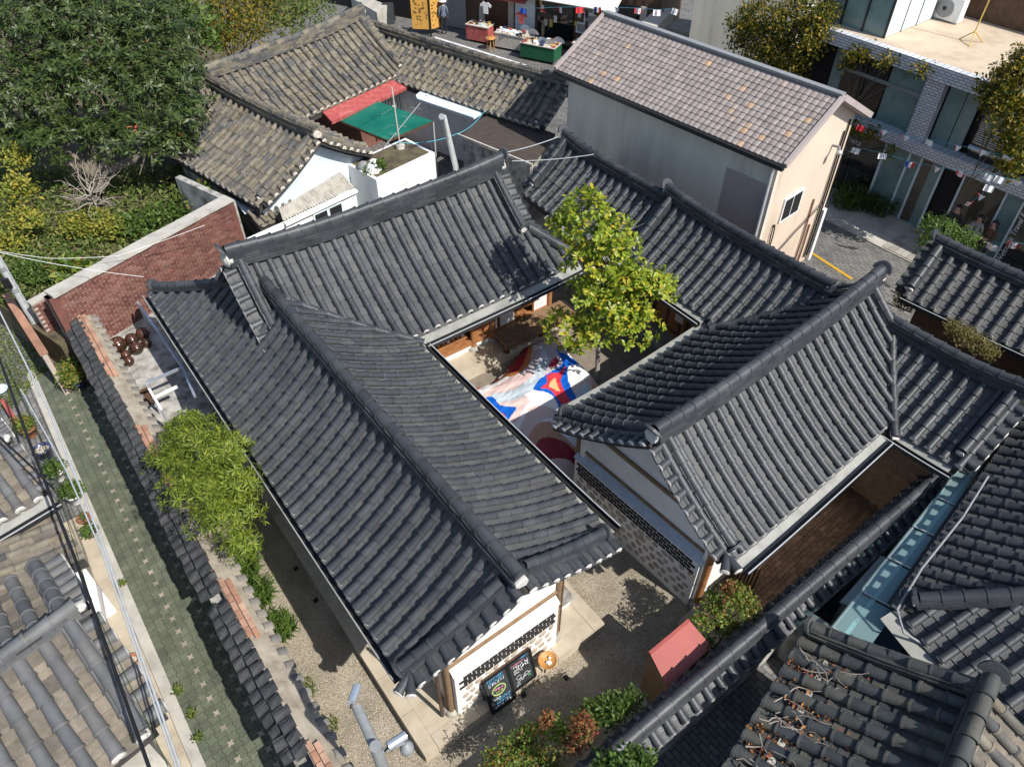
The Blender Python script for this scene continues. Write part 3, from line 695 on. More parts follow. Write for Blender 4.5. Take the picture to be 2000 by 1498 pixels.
# drain covers and the thin joint lines in the yard
for i, (px, py) in enumerate([(1023, 1357), (1106, 1323), (578, 1110), (617, 1172)]):
    c = P(px, py, 0.016); m = MB(); m.box(c, (.1, .1, .012), Matrix.Rotation(R(37), 3, 'Z'))
    for k in range(4): m.box(c + Vector((0, 0, .008)) + V3(aL * (k - 1.5) * .022, 0), (.012, .08, .006), Matrix.Rotation(R(37), 3, 'Z'), 1)
    tag(m.build('drain_cover', [M['blackmetal'], M['steel']]), ['small square drain cover in gravel below the menu boards', 'small square drain cover in gravel below the wooden tray', 'small square drain cover in shaded gravel beside the bamboo', 'small square drain cover in shaded gravel along the long podium'][i], 'drain cover')
# ------------------------------------------------------------------ podiums (granite and concrete platforms)
def podium(name, s0, s1, q0, q1, h, mt, label, slabs=0.9, lip=0.28):
    t = thing(name, W((s0 + s1) / 2, (q0 + q1) / 2, 0), label, 'podium')
    m = MB(); m.prism([W(s0 + lip, q0 + lip), W(s1 - lip, q0 + lip), W(s1 - lip, q1 - lip), W(s0 + lip, q1 - lip)], 0.015, h - 0.006); m.build('podium_fill', M[mt], t)
    rr = random.Random(5); me = []
    def run(a, b, horiz):
        L = (b - a).length; n = max(1, round(L / slabs)); d = (b - a) / n; nn = Vector((-d.y, d.x, 0)).normalized()
        for k in range(n):
            p = a + d * k; x = MB(); g = d.normalized() * .004
            x.prism([p + g, p + d - g, p + d - g + nn * (lip - .004), p + g + nn * (lip - .004)], 0.013, h + rr.uniform(-.004, .004)); x.build('edge_stone', M[mt], t)
    A, B, C, D = W(s0, q0), W(s1, q0), W(s1, q1), W(s0, q1)
    run(D, C, 0) if False else None
    L_ = V3(dR * lip, 0)
    run(A, B, 0); run(B + V3(dR * lip, 0), C - V3(dR * lip, 0), 0); run(C, D, 0)
    return t
podium('podium', -18.2, -4.92, 1.75, 6.1, 0.30, 'warmconcrete', 'long pale stone podium the two board gable wing stands on')
# ------------------------------------------------------------------ lane with interlocking pavers
sheet('lane', rect(-20.5, -1.0, -1.5, 0.1), 0.010, M['joint'], 0.004)
lane_o = bpy.data.objects['lane']
cell = 0.175
def paver(amp, g=0.006, h=0.03):
    pts = []; n = 6
    for e in range(4):
        for k in range(n):
            t = k / n; u = -cell / 2 + cell * t; wv = amp * math.sin(2 * math.pi * t) * (1 if e % 2 else -1)
            x, y = (u, -cell / 2 + wv) if e == 0 else (cell / 2 + wv, u) if e == 1 else (-u, cell / 2 - wv) if e == 2 else (-cell / 2 - wv, -u)
            r_ = math.hypot(x, y); pts.append((x * (r_ - g) / r_, y * (r_ - g) / r_))
    m = MB(); m.prism(pts, -h, 0); return m
pv = paver(0.016)
pv_me = pv.mesh('paver', M['lane'])
st = MB(); k_ = 12; sp_ = []
for i in range(16):
    a_ = 2 * math.pi * i / 16 + math.pi / 4; rr_ = (0.078 if i % 4 == 0 else 0.05 if i % 2 else 0.036); sp_.append((rr_ * math.cos(a_), rr_ * math.sin(a_)))
st.prism(sp_, -0.03, 0); st_me = st.mesh('star_paver', M['lanestar'])
rot = Matrix.Rotation(math.atan2(aL.y, aL.x), 4, 'Z'); cells = []; stars = []
ns = int(19 / cell)
for i in range(ns):
    for j in range(8):
        s_ = -20.2 + (i + .5) * cell; q_ = -1.52 + (j + .5) * cell
        cells.append(W(s_, q_, 0.034 + rng.uniform(-.002, .002)))
        if (j == 2 and i % 2 == 0) or (j == 5 and i % 2): stars.append(W(s_ + cell / 2, q_ + cell / 2, 0.0385))
def split(name, pts, me, mb, mt, parent, n=300, plural='lane_pavers', yaw=rot):
    key = lambda p: (p - cam.location).length + (0 if (lambda a: -5 < a[0] < 2005 and -5 < a[1] < 1500)(Q(p)) else 1000)
    o_ = sorted(pts, key=key); r_ = MB(); tp = mb.tpl()
    for i, p in enumerate(o_):
        X = Matrix.Translation(p) @ yaw
        if i < n and key(p) < 900: link(name, me, parent, M=X)
        else: r_.inst(tp, X)
    if r_.f: stuff(r_.build(plural, mt, parent))
split('paver', cells, pv_me, pv, M['lane'], lane_o, plural='pavers'); split('star_paver', stars, st_me, st, M['lanestar'], lane_o, plural='star_pavers')
sheet('lane_kerb', rect(-20.5, -1.0, -1.72, -1.51), 0.06, M['concrete'], 0.0)
sheet('house_apron', rect(-14.5, -1.0, -2.7, -1.73), 0.045, M['warmconcrete'], 0.0)
# ------------------------------------------------------------------ wall along the lane
LWL = thing('lane_wall', W(-11, 0.05, 0), 'long wall beside the green lane with black tile coping and brick top', 'wall')
m = MB(); m.prism(rect(-19.6, -2.6, -0.18, 0.28), 0.0, 1.62); m.build('wall_body', M['dirtyconcrete'], LWL)
m = MB(); m.prism(rect(-19.6, -2.6, 0.07, 0.24), 1.62, 1.915); cop = m.build('coping_bed', M['dirtytan'], LWL)
# black tile blocks on the lane side: two stepped rows
def blk(seed):
    q = random.Random(seed); m = MB(); n = 5
    xs = [-0.115 + 0.23 * k / n for k in range(n + 1)]
    zt = lambda x, y: 0.075 + 0.02 * math.cos(x * 22) - y * 0.28 + q.uniform(-.008, .008)
    T = [[Vector((x + q.uniform(-.006, .006), y, zt(x, y))) for x in xs] for y in (-.13, 0, .13)]
    for a, b in ((0, 1), (1, 2)):
        m.raw(T[a] + T[b], [(k, k + 1, n + 2 + k, n + 1 + k) for k in range(n)], 0)
    for row, sgn in ((T[0], 1), (T[2], -1)):
        lo = [Vector((v.x, v.y, -.05)) for v in row]; f = [(k, n + 1 + k, n + 2 + k, k + 1) for k in range(n)]
        m.raw(row + lo, f if sgn > 0 else [t[::-1] for t in f], 0)
    for k in (0, n):
        m.face([T[0][k], T[1][k], T[2][k], Vector((T[2][k].x, T[2][k].y, -.05)), Vector((T[0][k].x, T[0][k].y, -.05))], 0)
    return m
bme = [blk(i).mesh('coping_tile', M['black']) for i in range(6)]
ya = math.atan2(aL.y, aL.x)
cp = MB()
cop_l = cp  # coping rows
i = 0; s_ = -19.55
while s_ < -2.7:
    gap = (abs(s_ + 9.35) < .1) or (abs(s_ + 5.6) < .1)
    for row, (q_, z_) in enumerate(((-0.2, 1.68), (0.0, 1.85))):
        X = Matrix.Translation(W(s_ + (.12 if row else 0), q_, z_ + rng.uniform(-.01, .012))) @ Matrix.Rotation(ya + math.pi + rng.gauss(0, .05), 4, 'Z') @ Matrix.Rotation(rng.gauss(0, .05), 4, 'Y')
        if not gap: link('coping_tile', bme[rng.randrange(6)], cop, M=Matrix.Translation(X.translation) @ Matrix.Rotation(ya, 4, 'Z') @ Matrix.Rotation(rng.gauss(0, .09), 4, 'X') @ Matrix.Rotation(rng.gauss(0, .09), 4, 'Y') @ Matrix.Rotation(math.pi + rng.gauss(0, .09), 4, 'Z') @ Matrix.Diagonal((-rng.uniform(.8, 1.04), rng.uniform(.85, 1.12), rng.uniform(.8, 1.3), 1)))
    s_ += 0.245; i += 1
# brick strip on top and mortar slope with tile ends on the yard side
bk = MB(); bk.box((0, 0, 0), (0.19, 0.095, 0.06)); bkm = bk.mesh('brick', M['orangebrick'])
s_ = -19.5; i = 0; br_pts = []
while s_ < -2.7:
    if (-19.4 < s_ < -16.6) or (-14.4 < s_ < -11.9) or (-9.4 < s_ < -8.0) or (-5.75 < s_ < -4.9):
        for j in range(2): br_pts.append(W(s_ + (0.1 if j else 0), 0.14 + j * 0.112, 1.945 + rng.uniform(-.004, .004)))
    s_ += 0.207
for p in br_pts: link('brick', bkm, cop, M=Matrix.Translation(p) @ rot)
m = MB(); n = 120
for i in range(n):
    a, b = lerp(-19.5, -2.65, i / n), lerp(-19.5, -2.65, (i + 1) / n)
    m.slab([W(a, .24, 1.9), W(b, .24, 1.9), W(b, .52, 1.72), W(a, .52, 1.72)], .1, 0, up=(0, 0, 1))
m.build('mortar_slope', M['dirtytan'], LWL)
cr = Roof(LWL, mats=('coping_end', 'coping_end', 'mortar'), name='tile_ends', pitch=0.3, r=0.085)
s_ = -19.3
while s_ < -2.8:
    a = W(s_, .40, 1.80); b = W(s_, .55, 1.69); cr.add('cover_tile', a, b, W(1, 0), .1, .045, True); s_ += .31
cr.finish('dirtyconcrete')
# ------------------------------------------------------------------ tiled garden wall on the south side
BRW = thing('garden_wall', W(-2.72, 9, 0), 'long garden wall with dark two sided tile coping beside the red shed', 'wall')
m = MB(); m.prism(rect(-2.74, -2.44, 1.5, 13.3), 0.0, 1.6); m.build('wall_body', M['dirtyconcrete'], BRW)
g1 = Slope(aL * -2.6, dR, -aL, 1.2, 13.4, 0.24, 1.83, 1.66, c=.1, lift=0, rlift=0)
g2 = Slope(aL * -2.6, dR, aL, 1.2, 13.4, 0.32, 1.83, 1.66, c=.1, lift=0, rlift=0)
r = Roof(BRW, mats=('tile', 'tile', 'mortar'), name='coping', pitch=0.315, r=0.085, ex=.3, pex=.16)
r.slope(g1, deck=.08); r.slope(g2, deck=.08); r.finish()
ridge(BRW, rline(g1, 1.3, 13.35, 40), h=0.15, w=0.28, r=0.12, layers=3, seg=.36, name='coping_ridge')
# ------------------------------------------------------------------ facades of the compound
class Fr:
    """local frame on a wall: u along, v out of the wall, z up"""
    def __init__(s, p, u, v): s.p = Vector((p[0], p[1], 0)); s.u = Vector((u[0], u[1], 0)).normalized(); s.v = Vector((v[0], v[1], 0)).normalized()
    def at(s, u, v, z): return s.p + s.u * u + s.v * v + Vector((0, 0, z))
    def box(s, m, u0, u1, v0, v1, z0, z1, mi=0):
        m.prism([s.at(u0, v0, 0), s.at(u1, v0, 0), s.at(u1, v1, 0), s.at(u0, v1, 0)], z0, z1, mi)
    def part(s, name, mt, parent, *b, **kw):
        m = MB(); s.box(m, *b); return m.build(name, M[mt], parent, **kw)
    def mat4(s, u, v, z): return Matrix(((s.u.x, s.v.x, 0, 0), (s.u.y, s.v.y, 0, 0), (0, 0, 1, 0), (0, 0, 0, 1))) if False else Matrix.Translation(s.at(u, v, z)) @ Matrix(((s.u.x, s.v.x, 0, 0), (s.u.y, s.v.y, 0, 0), (0, 0, 1, 0), (0, 0, 0, 1)))
def dome(n=9):
    m = MB(); prof = [(1.0, 0.0), (0.92, 0.35), (0.7, 0.65), (0.38, 0.9)]
    vs = [(r_ * math.cos(2 * math.pi * k / n), r_ * math.sin(2 * math.pi * k / n), z) for r_, z in prof for k in range(n)] + [(0, 0, 1)]
    m.raw(vs, [(i * n + k, i * n + (k + 1) % n, (i + 1) * n + (k + 1) % n, (i + 1) * n + k) for i in range(3) for k in range(n)] + [(3 * n + k, 3 * n + (k + 1) % n, 4 * n) for k in range(n)], 0, True)
    return m
DOME = dome(); stone_me = DOME.mesh('stone', M['rubble']); cube = MB(); cube.box((0, 0, 0), (1, 1, 1)); dbrick_me = cube.mesh('brick', M['darkbrick'])
def stonewall(fr, u0, u1, z0, zs, zb, parent, v, rows, rngseed=1, dx=0.21, brows=4):
    """river stones set in white mortar, with a band of dark bricks above"""
    q = random.Random(rngseed); n = max(2, int((u1 - u0) / dx))
    for r_ in range(rows):
        z = lerp(z0, zs, (r_ + .5) / rows)
        for k in range(n):
            u = u0 + (k + .5 + (.5 if r_ % 2 else 0)) * (u1 - u0) / (n + .5)
            a, b = dx * .47 * q.uniform(.65, 1.1), (zs - z0) / rows * .46 * q.uniform(.7, 1.08)
            X = fr.mat4(u + q.uniform(-.035, .035), v - 0.006, z + q.uniform(-.03, .03)) @ Matrix.Rotation(-math.pi / 2, 4, 'X') @ Matrix.Rotation(q.uniform(-.6, .6), 4, 'Z') @ Matrix.Diagonal((a, b, .035, 1))
            link('stone', stone_me, parent, M=X)
    bl = 0.19; hb = (zb - zs) / brows
    for r_ in range(brows):
        u = u0 + .03 + (bl / 2 if r_ % 2 else 0)
        while u < u1 - .06:
            e = min(u + bl * .88, u1 - .02)
            link('brick', dbrick_me, parent, M=fr.mat4((u + e) / 2, v - .008, zs + (r_ + .5) * hb) @ Matrix.Diagonal((e - u, .05, hb * .6, 1)))
            u += bl
def gablefill(name, fr, u0, u1, zfun, z0, v0, v1, mt, parent, n=16):
    m = MB()
    for i in range(n):
        a, b = lerp(u0, u1, i / n), lerp(u0, u1, (i + 1) / n); za, zb = zfun(a), zfun(b)
        vs = [fr.at(a, v0, z0), fr.at(b, v0, z0), fr.at(b, v0, zb), fr.at(a, v0, za), fr.at(a, v1, z0), fr.at(b, v1, z0), fr.at(b, v1, zb), fr.at(a, v1, za)]
        m.raw(vs, [(4, 5, 6, 7), (1, 0, 3, 2), (3, 7, 6, 2), (0, 1, 5, 4), (0, 4, 7, 3), (1, 2, 6, 5)])
    return m.build(name, M[mt], parent)
def post(name, p, h, parent, r=0.085, z0=0.3, mt='wood', stone=True):
    m = MB(); m.tube([Vector((p.x, p.y, z0)), Vector((p.x, p.y, z0 + h))], r, 10); o = m.build(name, M[mt], parent)
    if stone:
        m = MB(); m.lathe([(r * 2.1, 0), (r * 2.0, .08), (r * 1.4, .14), (0, .14)], 8, (p.x, p.y, z0 - .02)); m.build('post_stone', M['stone'], o)
# south gable of the left wing
fr = Fr(aL * -5.34 + dR * 2.6, dR, aL)
def zg(u):
    q = 2.6 + u; w = q - 3.85
    return (LR.zf(SL1, w) if w > 0 else LL.zf(SL1, -w)) - 0.2
gablefill('gable_wall', fr, 0.0, 2.45, zg, 0.3, -.12, 0.0, 'plaster', LW)
lo = fr.part('lower_wall', 'plaster', LW, 0.05, 2.4, 0.0, 0.16, 0.3, 1.92)
m = MB(); m.slab([fr.at(.03, .18, 1.925), fr.at(2.42, .18, 1.925), fr.at(2.42, .02, 2.03), fr.at(.03, .02, 2.03)], .03, 0, up=(0, 0, 1)); m.build('wall_ledge', M['plaster'], lo)
stonewall(fr, 0.1, 2.35, 0.38, 1.30, 1.72, lo, 0.16, 4, 4)
fr.part('tie_beam', 'benchwood', LW, -0.05, 2.5, -0.02, 0.05, 2.06, 2.13)
for u, v in ((-0.02, .02), (2.5, .02)): post('post', fr.at(u, v, 0), zg(max(0.05, min(2.4, u))) - .35, LW, .06, mt='benchwood')
for u in (-0.2, 2.62):                                           # downpipes at the corners
    m = MB(); m.tube([fr.at(u, -.02, .32), fr.at(u, -.02, 2.5)], .035, 8); m.build('downpipe', M['darkwood'], LW)
# long side walls of the left wing (under the eaves)
fw = Fr(aL * SL0 + dR * 2.62, aL, -dR); fw.part('side_wall', 'plaster', LW, 0.9, 12.9, -.12, 0, 0.3, 2.75)
for k in range(6): post('post', fw.at(1.0 + k * 2.38, .02, 0), 2.3, LW, .08)
fe = Fr(aL * SL0 + dR * 5.05, aL, dR); fe.part('court_wall', 'plaster', LW, 4.0, 12.9, -.12, 0, 0.3, 2.75)
for k in range(5): post('post', fe.at(4.6 + k * 2.05, .03, 0), 2.3, LW, .08)
for k in range(4):
    d_ = fe.part('lattice_door', 'darkwood', LW, 4.8 + k * 2.05, 6.4 + k * 2.05, .0, .03, .45, 2.2)
    fe.part('door_paper', 'paper', d_, 4.95 + k * 2.05, 6.25 + k * 2.05, .03, .04, .7, 2.1)
# west gable of back wing over the left wing
fb = Fr(-dB * 15.0 + bB * 3.3, -dB, -bB)
gablefill('gable_wall', fb, -1.7, 2.2, lambda u: (BS.zf(3.3, -u) if u < 0 else BN.zf(3.3, u)) - .2, 2.4, -.1, 0.0, 'darkwood', BW)
fbe = Fr(-dB * 15.0 + bB * 10.5, -dB, bB)
gablefill('gable_wall', fbe, -1.25, 1.25, lambda u: (BS.zf(10.4, -u) if u < 0 else BN.zf(10.4, u)) - .2, 3.1, -.1, 0.0, 'plaster', BW)
Fr(-dB * 15.0 + bB * 11.35, -dB, bB).part('end_wall', 'plaster', BW, -1.2, 1.8, -.1, 0, .2, 2.6)
fnw = Fr(-dB * 16.9 + bB * 3.4, bB, -dB); fnw.part('back_wall', 'plaster', BW, 0, 7.0, -.12, 0, 0.0, 2.8)
# courtyard front of the back wing
fc = Fr(-dB * 13.7 + bB * 7.3, bB, dB)
m = MB(); m.prism([fc.at(-1.0, .85, 0), fc.at(4.9, .85, 0), fc.at(4.9, -.2, 0), fc.at(-1.0, -.2, 0)], 0.024, .22); tag(m.build('porch_step', M['warmconcrete']), 'shaded concrete step in front of the hall doors', 'step')
fc.part('sill_beam', 'wood', BW, 0, 4.15, -.08, .06, .42, .56); fc.part('lintel_beam', 'wood', BW, 0, 4.15, -.08, .06, 2.2, 2.4)
fc.part('room_back', 'darkwood', BW, 0, 4.15, -1.3, -1.2, .3, 2.5); fc.part('room_floor', 'wood', BW, 0, 4.15, -1.2, -.08, .42, .5)
fc.part('footing', 'plaster', BW, 0, 4.15, -.06, .02, .22, .42)
fc.part('infill', 'plaster', BW, -1.2, 0, -.1, 0, .22, 2.5)
for u in (0.0, 1.38, 2.03, 4.12): post('post', fc.at(u, .02, 0), 2.3, BW, .085, .22)
sh = fc.part('shelf_case', 'wood', BW, .1, 1.3, -.5, -.46, .5, 1.9)
for k in range(6): fc.part('shelf', 'wood', sh, .1, 1.3, -.46, -.1, .6 + k * .25, .625 + k * .25)
for k in range(14): fc.part('folded_goods', ('paper', 'wood', 'benchwood')[k % 3], sh, .16 + (k % 7) * .16, .26 + (k % 7) * .16, -.4, -.2, .626 + (k // 7) * .5, .7 + (k // 7) * .5 + .02 * (k % 3))
ld_ = fc.part('lattice_door', 'wood', BW, 1.46, 1.96, -.02, .02, .56, 2.2)
for k in range(5): fc.part('lattice_bar', 'darkwood', ld_, 1.52 + k * .09, 1.54 + k * .09, .02, .035, 1.2, 2.1)
for k in range(5): fc.part('lattice_bar', 'darkwood', ld_, 1.5, 1.92, .037, .048, 1.25 + k * .19, 1.27 + k * .19)
for a, b in ((2.1, 2.24), (2.28, 2.85), (3.5, 4.05)):
    p_ = fc.part('paper_panel', 'wood', BW, a, b, -.03, .03, .56, 2.2); fc.part('paper', 'paper', p_, a + .04, b - .04, .03, .042, .6, 2.14)
fc.part('window_board', 'wood', BW, 2.88, 3.46, -.06, .05, .9, .98)
# wooden porch bench
pb = thing('wooden_porch', fc.at(3.2, .45, .22), 'low weathered boarded porch along the hall in the courtyard', 'porch')
for k in range(5):
    fc.part('board', 'benchwood', pb, 1.95, 4.5, .11 + k * .135, .235 + k * .135, .56, .6)
fc.part('apron_board', 'benchwood', pb, 1.93, 4.52, .79, .83, .42, .615)
for u in (2.05, 3.3, 4.4): fc.part('leg', 'darkwood', pb, u - .06, u + .06, .66, .78, .22, .56)
# north east front
fn = Fr(dR * 13.75 + aL * -15.5, aL, -dR)
fn.part('plinth', 'stone', NW_, 0, 7.2, -.1, .55, 0.015, .3); fn.part('front_wall', 'wood', NW_, 0, 7.0, -.12, 0, .3, 2.6)
for k in range(6): post('post', fn.at(.2 + k * 1.3, .03, 0), 2.25, NW_, .075)
for k in range(5):
    d_ = fn.part('panel_door', 'darkwood', NW_, .3 + k * 1.3, 1.4 + k * 1.3, 0, .03, .45, 2.3)
    fn.part('door_panel', 'wood', d_, .42 + k * 1.3, .82 + k * 1.3, .03, .05, .55, 1.3); fn.part('door_panel', 'wood', d_, .9 + k * 1.3, 1.3 + k * 1.3, .03, .05, .55, 2.2)
    fn.part('paper', 'paper', d_, .42 + k * 1.3, .82 + k * 1.3, .03, .04, 1.45, 2.15)
pst = MB(); fn.box(pst, 5.05, 5.45, .06, .07, .95, 1.75); po = pst.build('poster', M['paper']); tag(po, 'white paper notice with small dark script on the brown door', 'poster')
fn.box(pst := MB(), 4.95, 5.55, .055, .065, 1.85, 2.15); pst.build('paper_strip', M['paper'], po)
tx = MB()
for k in range(3):
    for j in range(7): 
        u = 5.1 + j * .035; fn.box(tx, u, u + rng.uniform(.012, .026), .071, .073, 1.6 - k * .06, 1.62 - k * .06 + rng.uniform(0, .018))
tx.build('script', M['blackcable'], po)
# right wing: south west gable with river stone wall
fg = Fr(rR * 8.28 + mR * 3.75, mR, -rR)
def zr_(u):
    m_ = 3.75 + u; w = m_ - 5.24
    return (RC.zf(7.9, w) if w > 0 else RF.zf(7.9, -w)) - .22
gablefill('gable_wall', fg, 0, 3.7, zr_, .1, -.12, 0, 'plaster', RW)
lo = fg.part('lower_wall', 'plaster', RW, 0.1, 3.7, 0, .16, .012, 1.62)
m = MB(); m.slab([fg.at(.06, .19, 1.63), fg.at(3.74, .19, 1.63), fg.at(3.74, .0, 1.76), fg.at(.06, .0, 1.76)], .03, 0, up=(0, 0, 1)); m.build('zinc_ledge', M['palesteel'], lo)
stonewall(fg, 0.15, 3.65, 0.14, 1.15, 1.56, lo, .16, 5, 9, dx=.22)
fg.part('tie_beam', 'benchwood', RW, 0, 3.75, -.02, .04, 1.82, 1.89); fg.part('tie_beam', 'benchwood', RW, 0.1, 3.6, -.02, .05, 2.62, 2.72)
for u in (0.0, 3.75): post('post', fg.at(u, .02, 0), 2.3, RW, .065, .1, mt='benchwood')
# right wing: front side under the lit eave
ff = Fr(rR * 8.2 + mR * 3.75, rR, -mR)
ff.part('front_wall', 'plaster', RW, 0, 5.0, -.12, 0, .1, 2.7); 
for k in range(4): post('post', ff.at(.05 + k * 1.6, .02, 0), 2.3, RW, .08, .1)
ls = ff.part('lattice_screen', 'darkwood', RW, 1.2, 1.24, -.0, .6, .1, 1.2)
for k in range(8): ff.part('slat', 'benchwood', ls, 1.16, 1.2, .02 + k * .075, .055 + k * .075, .12, 1.22)
fcw = Fr(rR * 8.2 + mR * 7.4, rR, mR); fcw.part('court_wall', 'plaster', RW, 0, 5.2, -.12, 0, 0.1, 2.75)
# bamboo screen closing the passage and brick paved passage
fs = Fr(nE * 13.5 + aE * -4.3, aE, -nE)
bs = thing('bamboo_screen', fs.at(1, 0, 0), 'brown reed screen closing the end of the brick passage', 'screen')
m = MB()
for k in range(60):
    z = .1 + k * .038; m.tube([fs.at(-.2, .04 + rng.uniform(-.004, .004), z), fs.at(2.0, .04 + rng.uniform(-.004, .004), z + rng.uniform(-.01, .01))], .019, 5)
stuff(m.build('reed', M['benchwood'], bs)); fs.part('screen_frame', 'darkwood', bs, -.22, 2.02, -.03, .018, .05, 2.45)
fs.part('wing_wall', 'plaster', EW, -.6, 2.2, -.3, -.18, 0, 2.6)
pas = sheet('brick_passage', [rR * 8.9 + mR * 3.7, rR * 13.6 + mR * 3.7, aL * -2.85 + dR * 13.3, aL * -2.85 + dR * 7.9], .02, M['joint'], .014)
pb_ = MB(); pb_.box((0, 0, 0), (.2, .098, .03)); pbm = pb_.mesh('brick', M['paverbrick']); pts = []
for i in range(22):
    for j in range(31):
        p = rR * (9.0 + (i + (.5 if j % 2 else 0)) * .208) + mR * (.45 + j * .106)
        if p.dot(aL) > -2.9: continue
        pts.append(Vector((p.x, p.y, .03 + rng.uniform(-.004, .005))))
split('brick', pts, pbm, pb_, M['paverbrick'], pas, plural='bricks', yaw=Matrix.Rotation(math.atan2(rR.y, rR.x), 4, 'Z'))
# platform at the south corner of the right wing
m = MB(); p0 = rR * 7.55 + mR * 2.3
m.prism([rR * 7.6 + mR * 2.35, rR * 8.9 + mR * 2.35, rR * 8.9 + mR * 3.7, rR * 7.6 + mR * 3.7], .015, .14)
tag(m.build('entry_slab', M['warmconcrete']), 'square concrete slab with a water pump at the right wing corner', 'slab')
pm = thing('water_pump', P(1368, 1165, .14), 'small old hand pump on the concrete slab', 'pump')
c = P(1368, 1165, .14); m = MB(); m.lathe([(.11, 0), (.11, .03), (.06, .05), (.055, .3), (.075, .32), (.075, .36), (0, .37)], 12, c); m.build('pump_body', M['palesteel'], pm)
m = MB(); m.tube([c + Vector((0, 0, .36)), c + Vector((-.05, .05, .5)), c + Vector((-.2, .1, .52)), c + Vector((-.34, .0, .42))], .018, 7); m.build('handle', M['blackmetal'], pm)
m = MB(); m.tube([c + Vector((.05, 0, .28)), c + Vector((.16, .02, .27)), c + Vector((.19, .02, .2))], .025, 7); m.build('spout', M['palesteel'], pm)
m = MB(); m.box(c + Vector((.02, -.16, .05)), (.3, .2, .1), Matrix.Rotation(R(37), 3, 'Z')); m.build('basin', M['stone'], pm)
# ------------------------------------------------------------------ items at the south gable
def lathe_obj(name, prof, c, mt, parent=None, n=18):
    m = MB(); m.lathe(prof, n, c); return m.build(name, M[mt], parent)
txt = {'white': flat('chalk_white', (.75, .75, .75), .9), 'blue': flat('chalk_blue', (.1, .42, .75), .9), 'pink': flat('chalk_pink', (.75, .25, .4), .9), 'yellow': flat('chalk_yellow', (.7, .65, .15), .9), 'green': flat('chalk_green', (.15, .55, .25), .9)}
M['board'] = mat('chalkboard', [(.02, .024, .026), (.035, .04, .042)], scale=6, rough=.7, bmp=.05)
def chalkboard(u0, u1, base, top, lean, label, seed, style):
    t = thing('menu_board', fr.at((u0 + u1) / 2, .5, .3), label, 'menu board')
    A = lambda u, h: fr.at(u, lerp(base, top, h), lerp(.31, 1.05, h)) ; nrm = (A(u1, 0) - A(u0, 0)).cross(A(u0, 1) - A(u0, 0)).normalized()
    if nrm.dot(fr.v) < 0: nrm = -nrm
    m = MB(); m.slab([A(u0, 0), A(u1, 0), A(u1, 1), A(u0, 1)], .025, 0, up=nrm); m.build('board', M['board'], t)
    for a, b in (((u0, 0), (u1, 0)), ((u0, 1), (u1, 1)), ((u0, 0), (u0, 1)), ((u1, 0), (u1, 1))):
        m = MB(); m.bar(A(*a), A(*b), .05, .045, 0, up=nrm); m.build('frame_bar', M['blackmetal'], t)
    m = MB(); m.slab([fr.at(u0, top - .03, 1.1), fr.at(u1, top - .03, 1.1), fr.at(u1, .2, .32), fr.at(u0, .2, .32)], .03, 0); m.build('back_panel', M['darkwood'], t)
    q = random.Random(seed); w = u1 - u0; L = {}
    def S_(u, h): return A(u0 + .05 + u * (w - .1), h) + nrm * .006
    def stroke(col, pts, r_=.006):
        mb = L.setdefault(col, MB())
        for a, b in zip(pts, pts[1:]): mb.bar(S_(*a), S_(*b), r_ * 1.3, .004, 0, up=nrm)
    def line(col, h, n, x0=.08, x1=.92, hh=.035, thick=.006):
        for k in range(n):
            u = lerp(x0, x1, (k + .5) / n); d = (x1 - x0) / n * .36
            for _ in range(3):
                a = (u + q.uniform(-d, d), h + q.uniform(-hh, hh)); b = (u + q.uniform(-d, d), h + q.uniform(-hh, hh)); stroke(col, [a, (b[0], a[1]), b], thick)
    if style == 0:
        line('blue', .92, 9); line('blue', .83, 10); line('white', .76, 6)
        e = [(.5 + .34 * math.cos(t_ * .314), .53 + .14 * math.sin(t_ * .314)) for t_ in range(21)]; stroke('yellow', e, .008)
        e = [(.5 + .31 * math.cos(t_ * .314), .53 + .115 * math.sin(t_ * .314)) for t_ in range(21)]; stroke('green', e, .006)
        line('pink', .56, 6, .28, .74, .04, .008); line('yellow', .48, 5, .3, .7, .02); line('white', .33, 5, .05, .5); line('blue', .26, 8, .3, .95); line('blue', .17, 8); line('white', .09, 7)
    else:
        line('blue', .93, 5, .55, .97); line('pink', .82, 9, .05, .75, .025, .008); line('white', .73, 7, .08, .95, .045, .01); line('white', .63, 7, .08, .95, .045, .01); line('white', .54, 5, .1, .6, .03)
        for k in range(4):
            cx, cy = q.uniform(.25, .75), q.uniform(.2, .42); stroke('white', [(cx + .14 * math.cos(i * .6), cy + .06 * math.sin(i * .6 + k)) for i in range(11)], .004)
        line('white', .3, 3, .78, .97, .03); line('white', .1, 3, .08, .3, .03); line('green', .2, 2, .75, .9)
    for col, mb in L.items(): mb.build('chalk_writing', txt[col], t)
chalkboard(.58, 1.12, .52, .2, .2, 'menu chalkboard with blue writing around a yellow oval', 2, 0)
chalkboard(1.15, 1.68, .42, .2, .2, 'menu chalkboard with rows of bold white writing next to the wooden tray', 5, 1)
ty = thing('wooden_tray', fr.at(1.95, .42, .3), 'round wooden tray with crumpled napkins beside the menu boards', 'tray')
c = fr.at(1.95, .45, .3); c.z = .62
M['traywood'] = mat('orange_tray_wood', [(.4, .18, .05), (.55, .28, .09)], scale=6, rough=.5, bmp=.1)
for k in range(3):
    a_ = k * 2.1; m = MB(); m.tube([c + Vector((.1 * math.cos(a_), .1 * math.sin(a_), -.3)), c + Vector((.06 * math.cos(a_), .06 * math.sin(a_), 0))], .02, 6); m.build('leg', M['darkwood'], ty)
lathe_obj('tray_dish', [(0, 0), (.17, 0), (.19, .05), (.175, .05), (.16, .015), (0, .015)], c, 'traywood', ty)
